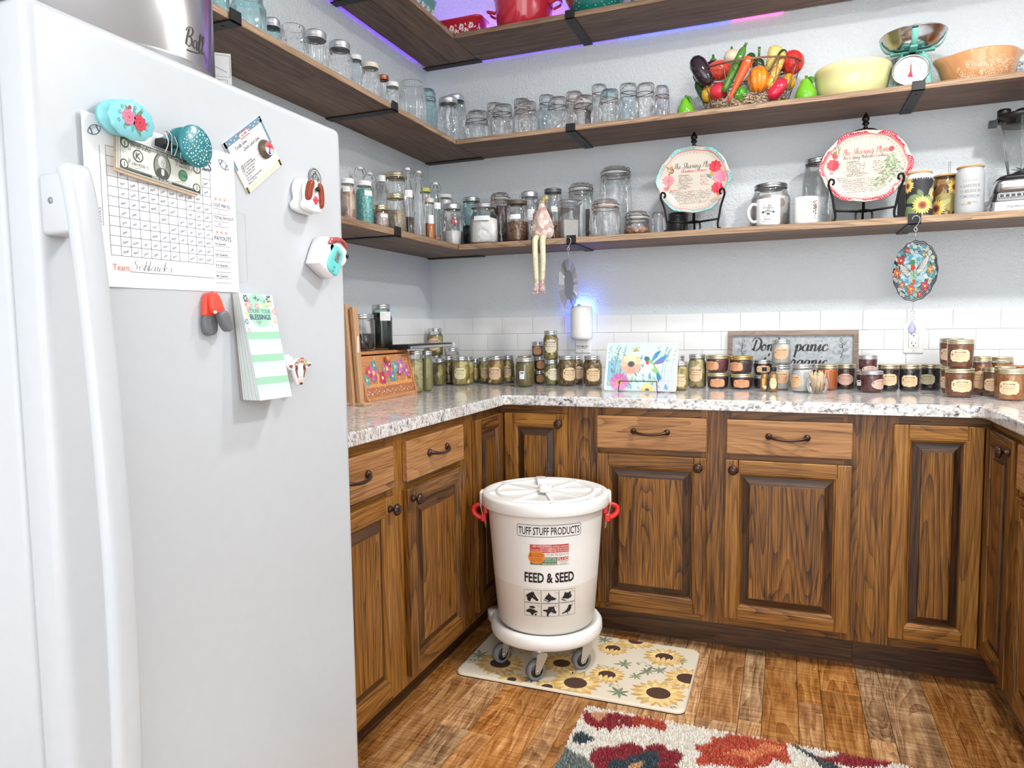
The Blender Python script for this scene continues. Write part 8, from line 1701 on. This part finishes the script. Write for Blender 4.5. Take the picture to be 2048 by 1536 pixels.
def lobed(name, label, p, R_, sz, mat, lobes=6, amp=.06, stem=True, cat='vegetable'):
    r = empty(name, Vector(p)+Vector((KX, KY, Z2)), 0, label, cat, VEG); b = MB(); n = 36; rings = []
    for j in range(1, 12):
        th = pi*j/12; rings.append([(R_*sin(th)*(1+amp*cos(lobes*2*pi*i/n))*cos(2*pi*i/n), R_*sin(th)*(1+amp*cos(lobes*2*pi*i/n))*sin(2*pi*i/n), -R_*sz*cos(th)+(R_*.12 if j in (11,) else 0)*-1) for i in range(n)])
    b.loops(rings, True, True, True); b.build('body', mat, r)
    if stem: b = MB(); b.lathe([(0, 0), (.008, 0), (.005, .006), (.004, .014), (0, .0145)], 8, (0, 0, R_*sz*.9)); b.build('stem', cal, r)
    return r
lobed('glass_tomato', 'big coral tomato at the front left of the basket', (-.098, -.045, .172), .047, .80, glz('coral_glass', (236, 84, 66)), 5, .05, False)
lobed('glass_onion', 'cream white onion poking up behind the tomatoes', (-.060, .052, .250), .032, .95, glz('cream_glass', (240, 222, 188)), 8, .015, True)
lobed('glass_tomato', 'lower pinkish red tomato on the straw in the basket', (-.098, -.062, .085), .036, .95, glz('pink_red_glass', (214, 40, 54)), 5, .03, False)
spindle('glass_cucumber', 'long green cucumber standing diagonally in the basket', (-.078, -.098, .070), (-.002, -.095, .230), [(0, .008), (.1, .0135), (.4, .0165), (.7, .0165), (.9, .0145), (.97, .009), (1, .005)], glz('cucumber_glass', (74, 128, 44)), stem=[(0, 0), (.006, 0), (.005, .010), (.006, .014), (0, .015)])
spindle('glass_pepper', 'small dark green pepper top peeking out beside the cucumber', (.014, .02, .19), (.016, .02, .245), fat(.02), glz('forest_glass', (44, 84, 34)))
spindle('glass_carrot', 'long orange carrot in front with its tip down', (-.060, -.112, .026), (.018, -.110, .185), [(0, .002), (.15, .007), (.45, .013), (.75, .0185), (.92, .021), (.98, .016), (1, .006)], glz('carrot_glass', (238, 88, 34)))
lobed('glass_squash', 'knobbly orange squash standing front centre', (.047, -.078, .108), .038, 1.35, glz('orange_glass', (244, 134, 22)), 9, .07, False)
spindle('glass_artichoke', 'dark green artichoke bud with a thin striped stem', (.044, .004, .165), (.046, .0, .212), fat(.023), glz('artichoke_glass', (40, 62, 38)), stem=[(0, 0), (.004, 0), (.005, .03), (.006, .042), (0, .042)])
spindle('glass_yellow_squash', 'pale yellow squash behind at the top right of the basket', (.074, .042, .17), (.116, .042, .262), [(0, .008), (.12, .014), (.4, .019), (.65, .028), (.85, .030), (.96, .020), (1, .006)], glz('butter_glass', (240, 212, 122)), bend=-.012)
spindle('glass_zucchini', 'dark green zucchini between squash and corn', (.100, .012, .13), (.139, .012, .236), [(0, .01), (.1, .018), (.5, .02), (.85, .0185), (.97, .012), (1, .006)], glz('zucchini_glass', (42, 78, 30)))
cob = NT('corn_glass'); _tc = cob.n('TexCoord'); _v = cob.n('TexVoronoi', {'Vector': _tc.outputs['Object'], 'Scale': 130}); cob.set(Base_Color=cob.ramp(_v.outputs['Distance'], [(.1, srgb(246, 214, 118)), (.6, srgb(214, 160, 60))]), Roughness=.08, Coat_Weight=.6); cob.bump(_v.outputs['Distance'], .6, .003)
spindle('glass_corn', 'yellow ear of corn leaning at the front right', (.084, -.078, .066), (.140, -.076, .198), [(0, .007), (.12, .0135), (.45, .0165), (.75, .0155), (.92, .011), (1, .004)], cob.m)
lobed('glass_tomato', 'large red tomato at the right rim of the basket', (.168, .004, .18), .044, 1.06, glz('tomato_glass', (226, 52, 50)), 5, .02, False)
spindle('glass_radish', 'red radish with white swirls low at the right', (.088, -.074, .03), (.146, -.07, .098), fat(.026), glz('radish_glass', (206, 30, 62)))
lobed('glass_lemon', 'golden yellow fruit low at the right side of basket', (.155, -.01, .105), .027, 1.2, glz('golden_glass', (226, 170, 40)), 3, .02, False, 'fruit')
lobed('glass_lemon', 'golden yellow fruit low at the left side of basket', (-.142, -.035, .09), .026, 1.3, glz('golden_glass', (226, 170, 40)), 3, .02, False, 'fruit')
lobed('glass_tomato', 'round green tomato on the straw below the carrot', (-.018, -.078, .062), .027, 1.05, glz('bright_green_glass', (74, 160, 40)), 5, .03, True)
spindle('glass_gourd', 'dark green gourd low behind the eggplant', (-.14, -.02, .06), (-.19, -.02, .15), fat(.02), glz('forest_glass', (44, 84, 34)))
def pear(x, y, s, lab):
    r = empty('glass_pear', (x, y, Z2), 0, lab, 'pear', 'green glass pears')
    MB().lathe([(0, 0), (.020*s, .0), (.030*s, .008*s), (.0355*s, .024*s), (.034*s, .042*s), (.026*s, .060*s), (.020*s, .072*s), (.018*s, .080*s), (.012*s, .086*s), (0, .084*s)], 24).build('body', glz('pear_glass', (112, 184, 36)), r)
    MB().lathe([(.004, 0), (.0042, .006), (.006, .015), (0, .0155)], 8, (.001, 0, .083*s)).build('stem', cal, r)
    MB().tube(smooth_path([(0, -.004, .086*s), (.014*s, -.014*s, .085*s), (.021*s, -.018*s, .074*s), (.020*s, -.019*s, .064*s)], 4), [.003, .004, .006, .0075, .008, .008, .0075, .007, .006, .005, .004, .003, .002], 8, flat=.5).build('leaf', cal, r)
pear(1.257, -.17, 1.0, 'green glass pear left of the vegetable basket'); pear(1.705, -.185, 1.12, 'green glass pear right of the vegetable basket')
# pale yellow mixing bowl
r = empty('mixing_bowl', (1.8655, -.148, Z2), 0, 'large pale yellow mixing bowl right of the basket', 'bowl')
MB().lathe([(0, .004), (.096, .002), (.102, 0), (.108, .006), (.122, .05), (.131, .095), (.1325, .097), (.1335, .112), (.132, .118), (.1285, .118), (.126, .096), (.114, .04), (.09, .012), (0, .010)], 48).build('bowl', plain('pale_yellow_glass', (230, 222, 160), .1, 0, .4), r)
# kitchen scale
tqs = plain('mint_enamel', (126, 206, 190), .25); r = empty('kitchen_scale', (2.062, -.15, Z2), facecam(2.062, -.15)*.5, 'mint kitchen scale with round white dial and steel bowl', 'scale')
b = MB(); sc = lambda wx, wy, z: [(x, y-.0, z) for x, y in rrect(-wx, -wy, wx, wy, .012, 3)]
b.loops([sc(.060, .05, 0), sc(.062, .052, .006), sc(.058, .046, .085), sc(.048, .038, .128), sc(.04, .03, .134)], True, True, True); b.build('housing', tqs, r)
DT = Matrix.Translation((-.008, -.050, .068)) @ Matrix.Rotation(radians(-14), 4, 'X')
MB().lathe([(0, 0), (.058, 0), (.0605, .006), (.0605, .016), (.057, .0185), (.054, .016), (.0535, .010), (0, .010)], 40, T=DT @ Matrix.Rotation(pi/2, 4, 'X')).build('dial_rim', M['steel'], r)
D = Deco(); D.disc(0, 0, .0533, (244, 244, 242), 0, 40)
for k in range(50):
    a = 2*pi*k/50; l = .005 if k % 5 == 0 else .0028; D.line([(.050*cos(a), .050*sin(a)), ((.050-l)*cos(a), (.050-l)*sin(a))], .0007, (60, 60, 62), 1)
for rr_ in (.041, .032): D.line([(rr_*cos(2*pi*i/40), rr_*sin(2*pi*i/40)) for i in range(40)], .0007 if rr_ > .035 else .0016, (90, 90, 94), 1, closed=True)
for k in range(10): a = pi/2-2*pi*k/10; D.text(str(k), .0375*cos(a), .0375*sin(a)-.0022, .0058, (60, 60, 62), 2)
D.poly([(-.011, -.022), (.008, -.026), (.0035, -.006), (.0015, .034), (.0006, .034), (-.003, -.004)], (196, 40, 56), 3); D.line([(0, .0), (.001, .042)], .0012, (50, 50, 54), 4); D.script('Barber', 0, .016, .0042, (90, 90, 94), 2, .2)
D.build('dial_face', lambda u, v, l: DT @ Vector((u, -.0102-l, v)), r)
for s in (-1, 1):
    MB().box(s*.034-.004, -.006, .13, s*.034+.004, .006, .152, .001).build('post', tqs, r)
MB().box(-.072, -.012, .150, .072, .012, .157, .002).build('cradle_bar', tqs, r); MB().box(-.012, -.07, .150, .012, .07, .157, .002).build('cradle_bar', tqs, r)
for T in (Matrix.Identity(4), Matrix.Rotation(pi/2, 4, 'Z'), Matrix.Rotation(pi, 4, 'Z'), Matrix.Rotation(-pi/2, 4, 'Z')):
    P = [(.055, .157), (.082, .164), (.097, .182), (.104, .202)]; sp = smooth_path(P, 4); b = MB()
    b.loops([[(p.x, -.010, p.y), (p.x, .010, p.y), (p.x+.0025, .010, p.y-.001), (p.x+.0025, -.010, p.y-.001)] for p in sp], True, True, True, T); b.build('cradle_arm', tqs, r)
MB().lathe([(0, .158), (.05, .159), (.078, .168), (.096, .188), (.105, .210), (.109, .211), (.108, .213), (.104, .212), (.094, .190), (.076, .171), (.05, .162), (0, .161)], 48).build('bowl', M['steel'], r)
# orange casserole with spouts
r = empty('cinderella_bowl', (2.268, -.148, Z2), .12, 'caramel orange casserole bowl with two pouring lips and white vine print', 'bowl')
r.name = 'casserole_bowl'; b = MB(); n = 64; rings = []
for rad, z, k in ((.0, .004, 0), (.088, .002, 0), (.094, .0, 0), (.102, .010, 0), (.114, .045, .0), (.120, .078, .25), (.123, .096, 1), (.123, .101, 1), (.118, .101, 1), (.112, .07, .2), (.09, .012, 0)):
    rg_ = []
    for i in range(n):
        t = 2*pi*i/n; e = max(0, abs(cos(t))-.86)/.14; f = 1+.155*k*e**1.2; rg_.append((max(rad, .001)*f*cos(t), max(rad, .001)*(1.0)*sin(t), z+(.006*k*e)))
    rings.append(rg_)
b.loops(rings, True, True, True); b.build('bowl', plain('caramel_glaze', (208, 148, 98), .1, 0, .4), r)
D = Deco(); rr = random.Random(21); vn = (244, 216, 186)
for k in range(120):
    u = (rr.random()-.5)*.20; v = .010+.058*rr.random()
    if abs(u) > .085 and v > .05: continue
    a0 = rr.random()*6; s_ = .004+.004*rr.random(); D.line([(u+s_*(1-q*.07)*cos(a0+q*.6), v+s_*(1-q*.07)*sin(a0+q*.6)) for q in range(9)], .0011, vn, 0)
D.build('vine_print', on_cyl(lambda v: (.1026+.012*min(1, (v-.010)/.035) if v < .045 else .1146+.006*(v-.045)/.033)+.0006), r, 'printgloss', cut=.01)
r = empty('glass_creamer', (2.424, -.055, Z2), 0, 'clear glass piece cut off by the right photo edge on the middle shelf', 'glass')
MB().lathe([(0, .003), (.03, 0), (.034, .01), (.036, .07), (.04, .09), (.037, .09), (.032, .02), (0, .006)], 24).build('glass', G['emboss'], r); MB().tube(smooth_path([(.037, 0, .08), (.06, 0, .075), (.055, 0, .04), (.035, 0, .03)], 4), .004, 6).build('handle', G['clear'], r)

# ================================================================ on the top shelf
def loaf(x, y, lx, ly, h, rz, lab, body, pr):
    r = empty('loaf_dish', (x, y, Z1), rz, lab, 'dish', 'painted loaf dishes'); f = lambda k, z: [(a, c, z) for a, c in rrect(-lx*k, -ly*k, lx*k, ly*k, .025*k, 5)]
    MB().loops([f(.80, 0), f(.84, .003), f(.97, h-.010), f(1.03, h-.008), f(1.04, h), f(1.0, h+.001), f(.95, h-.006), f(.8, .008)], True, True, True).build('dish', body, r)
    for side in (0, 1):
        D = Deco(); rr = random.Random(4)
        W_ = lx*.78 if side == 0 else ly*.7
        for k in range(9 if side == 0 else 4):
            u = -W_+2*W_*(k+.5)/(9 if side == 0 else 4); D.flower(u, h*(.45+.12*(-1)**k), .014, pr, body_c(body), 1, 7, .25, .8)
            for q in range(4): D.leaf(u+.012*cos(q*1.6), h*.45+.014*sin(q*1.6), .014, q*1.6+.4, pr, 0, .4)
        def mp(u, v, l, side=side):
            k = .84+.13*v/h
            return Vector((u, -ly*k-l-.0006, v)) if side == 0 else Vector((lx*k+l+.0006, u, v))
        D.build('painted_flowers', mp, r, 'printgloss')
_bc = {}
def body_c(m_): return _bc.get(m_.name, (200, 50, 60))
rdg = plain('red_glaze', (206, 44, 62), .1, 0, .4); tlg = plain('teal_glaze', (110, 184, 172), .1, 0, .4); _bc['teal_glaze'] = (110, 184, 172)
loaf(.245, -.165, .135, .062, .092, 0, 'red loaf dish with white flowers in the corner of the top shelf', rdg, (250, 236, 226))
loaf(.16, -.44, .125, .065, .125, radians(90), 'teal loaf dish with white flowers on the left top shelf', tlg, (240, 246, 240))
r = empty('red_stew_pot', (.562, -.152, Z1), 0, 'glossy red stew pot with two loop handles on the top shelf', 'pot')
MB().lathe([(0, .002), (.108, 0), (.116, .006), (.128, .13), (.1295, .152), (.133, .153), (.133, .160), (.128, .161), (.124, .15), (.112, .01), (0, .008)], 44).build('pot', rdg, r)
for s in (-1, 1): MB().tube(smooth_path([(s*.124, -.03, .10), (s*.158, -.030, .112), (s*.166, 0, .116), (s*.158, .030, .112), (s*.124, .03, .10)], 5), .006, 8, flat=1.3).build('handle', rdg, r)
r = empty('floral_mixing_bowl', (.882, -.150, Z1), 0, 'deep teal mixing bowl with painted flowers on the top shelf', 'bowl')
tb = plain('deep_teal_glaze', (34, 122, 112), .1, 0, .4)
bp = [(0, .003), (.062, .002), (.068, 0), (.078, .008), (.108, .05), (.126, .10), (.133, .15), (.136, .152), (.13, .152), (.10, .05), (.06, .012), (0, .010)]
MB().lathe(bp, 44).build('bowl', tb, r)
D = Deco(); rr = random.Random(31)
for k in range(70): D.disc((rr.random()-.5)*.36, .02+.1*rr.random(), .0018, (226, 240, 234), 0, 7)
for k in range(7): u = -.15+.05*k; D.rose(u, .085+.012*(-1)**k, .016, (206, 50, 66) if k % 2 else (236, 206, 90), 2); D.leaf(u+.015, .07, .03, .6, (96, 160, 70), 1); D.leaf(u-.015, .07, .03, 2.6, (130, 180, 80), 1)
def bowlr(v):
    for (r0, z0), (r1, z1) in zip(bp[3:7], bp[4:7]):
        if v <= z1: return r0+(r1-r0)*max(0, (v-z0))/(z1-z0)+.0008
    return .134
D.build('painted_flowers', on_cyl(bowlr), r, 'printgloss', cut=.01)
r = empty('clear_glass_dish', (1.068, -.16, Z1), 0, 'clear patterned glass dish right of the teal bowl on the top shelf', 'dish'); MB().lathe([(0, .003), (.028, 0), (.032, .006), (.043, .08), (.047, .12), (.044, .12), (.03, .01), (0, .008)], 30).build('dish', G['emboss'], r)
r = empty('white_dish', (1.255, -.15, Z1), 0, 'white shallow dish barely showing over the top shelf edge', 'dish'); MB().lathe([(0, .003), (.055, 0), (.06, .005), (.085, .055), (.088, .056), (.084, .054), (.055, .01), (0, .008)], 30).build('dish', M['whitelid'], r)
# led strips lying along the wall on top of the top shelf
VL = emit('violet_led', (120, 60, 255), 1.6); BLU = emit('blue_violet_led', (70, 90, 255), 3.5); PK = emit('pink_led', (255, 70, 200), 3)
r = empty('led_light_strip', (1.2, -.006, Z1), 0, 'violet and blue led light strip behind the top shelf', 'led strip')
for a, e, mt in ((.05, .42, VL), (.42, .95, VL), (.95, 1.22, BLU), (1.22, 1.42, BLU), (1.42, 1.62, PK), (1.62, 1.85, plain('unlit_led', (230, 230, 235), .5))):
    MB().box(a-1.2, -.003, -.016, e-1.2, .0035, -.006).build('segment', mt, r)
r = empty('led_light_strip', (.007, -1.0, Z1), 0, 'violet led light strip along the left wall behind the top shelf', 'led strip'); MB().box(-.0035, .1, -.016, .003, .9, -.006).build('segment', VL, r)
area('led_glow', (.42, -.03, 2.50), .8, 2.4, (.34, .14, 1), (radians(118), 0, 0), 'RECTANGLE', .02)
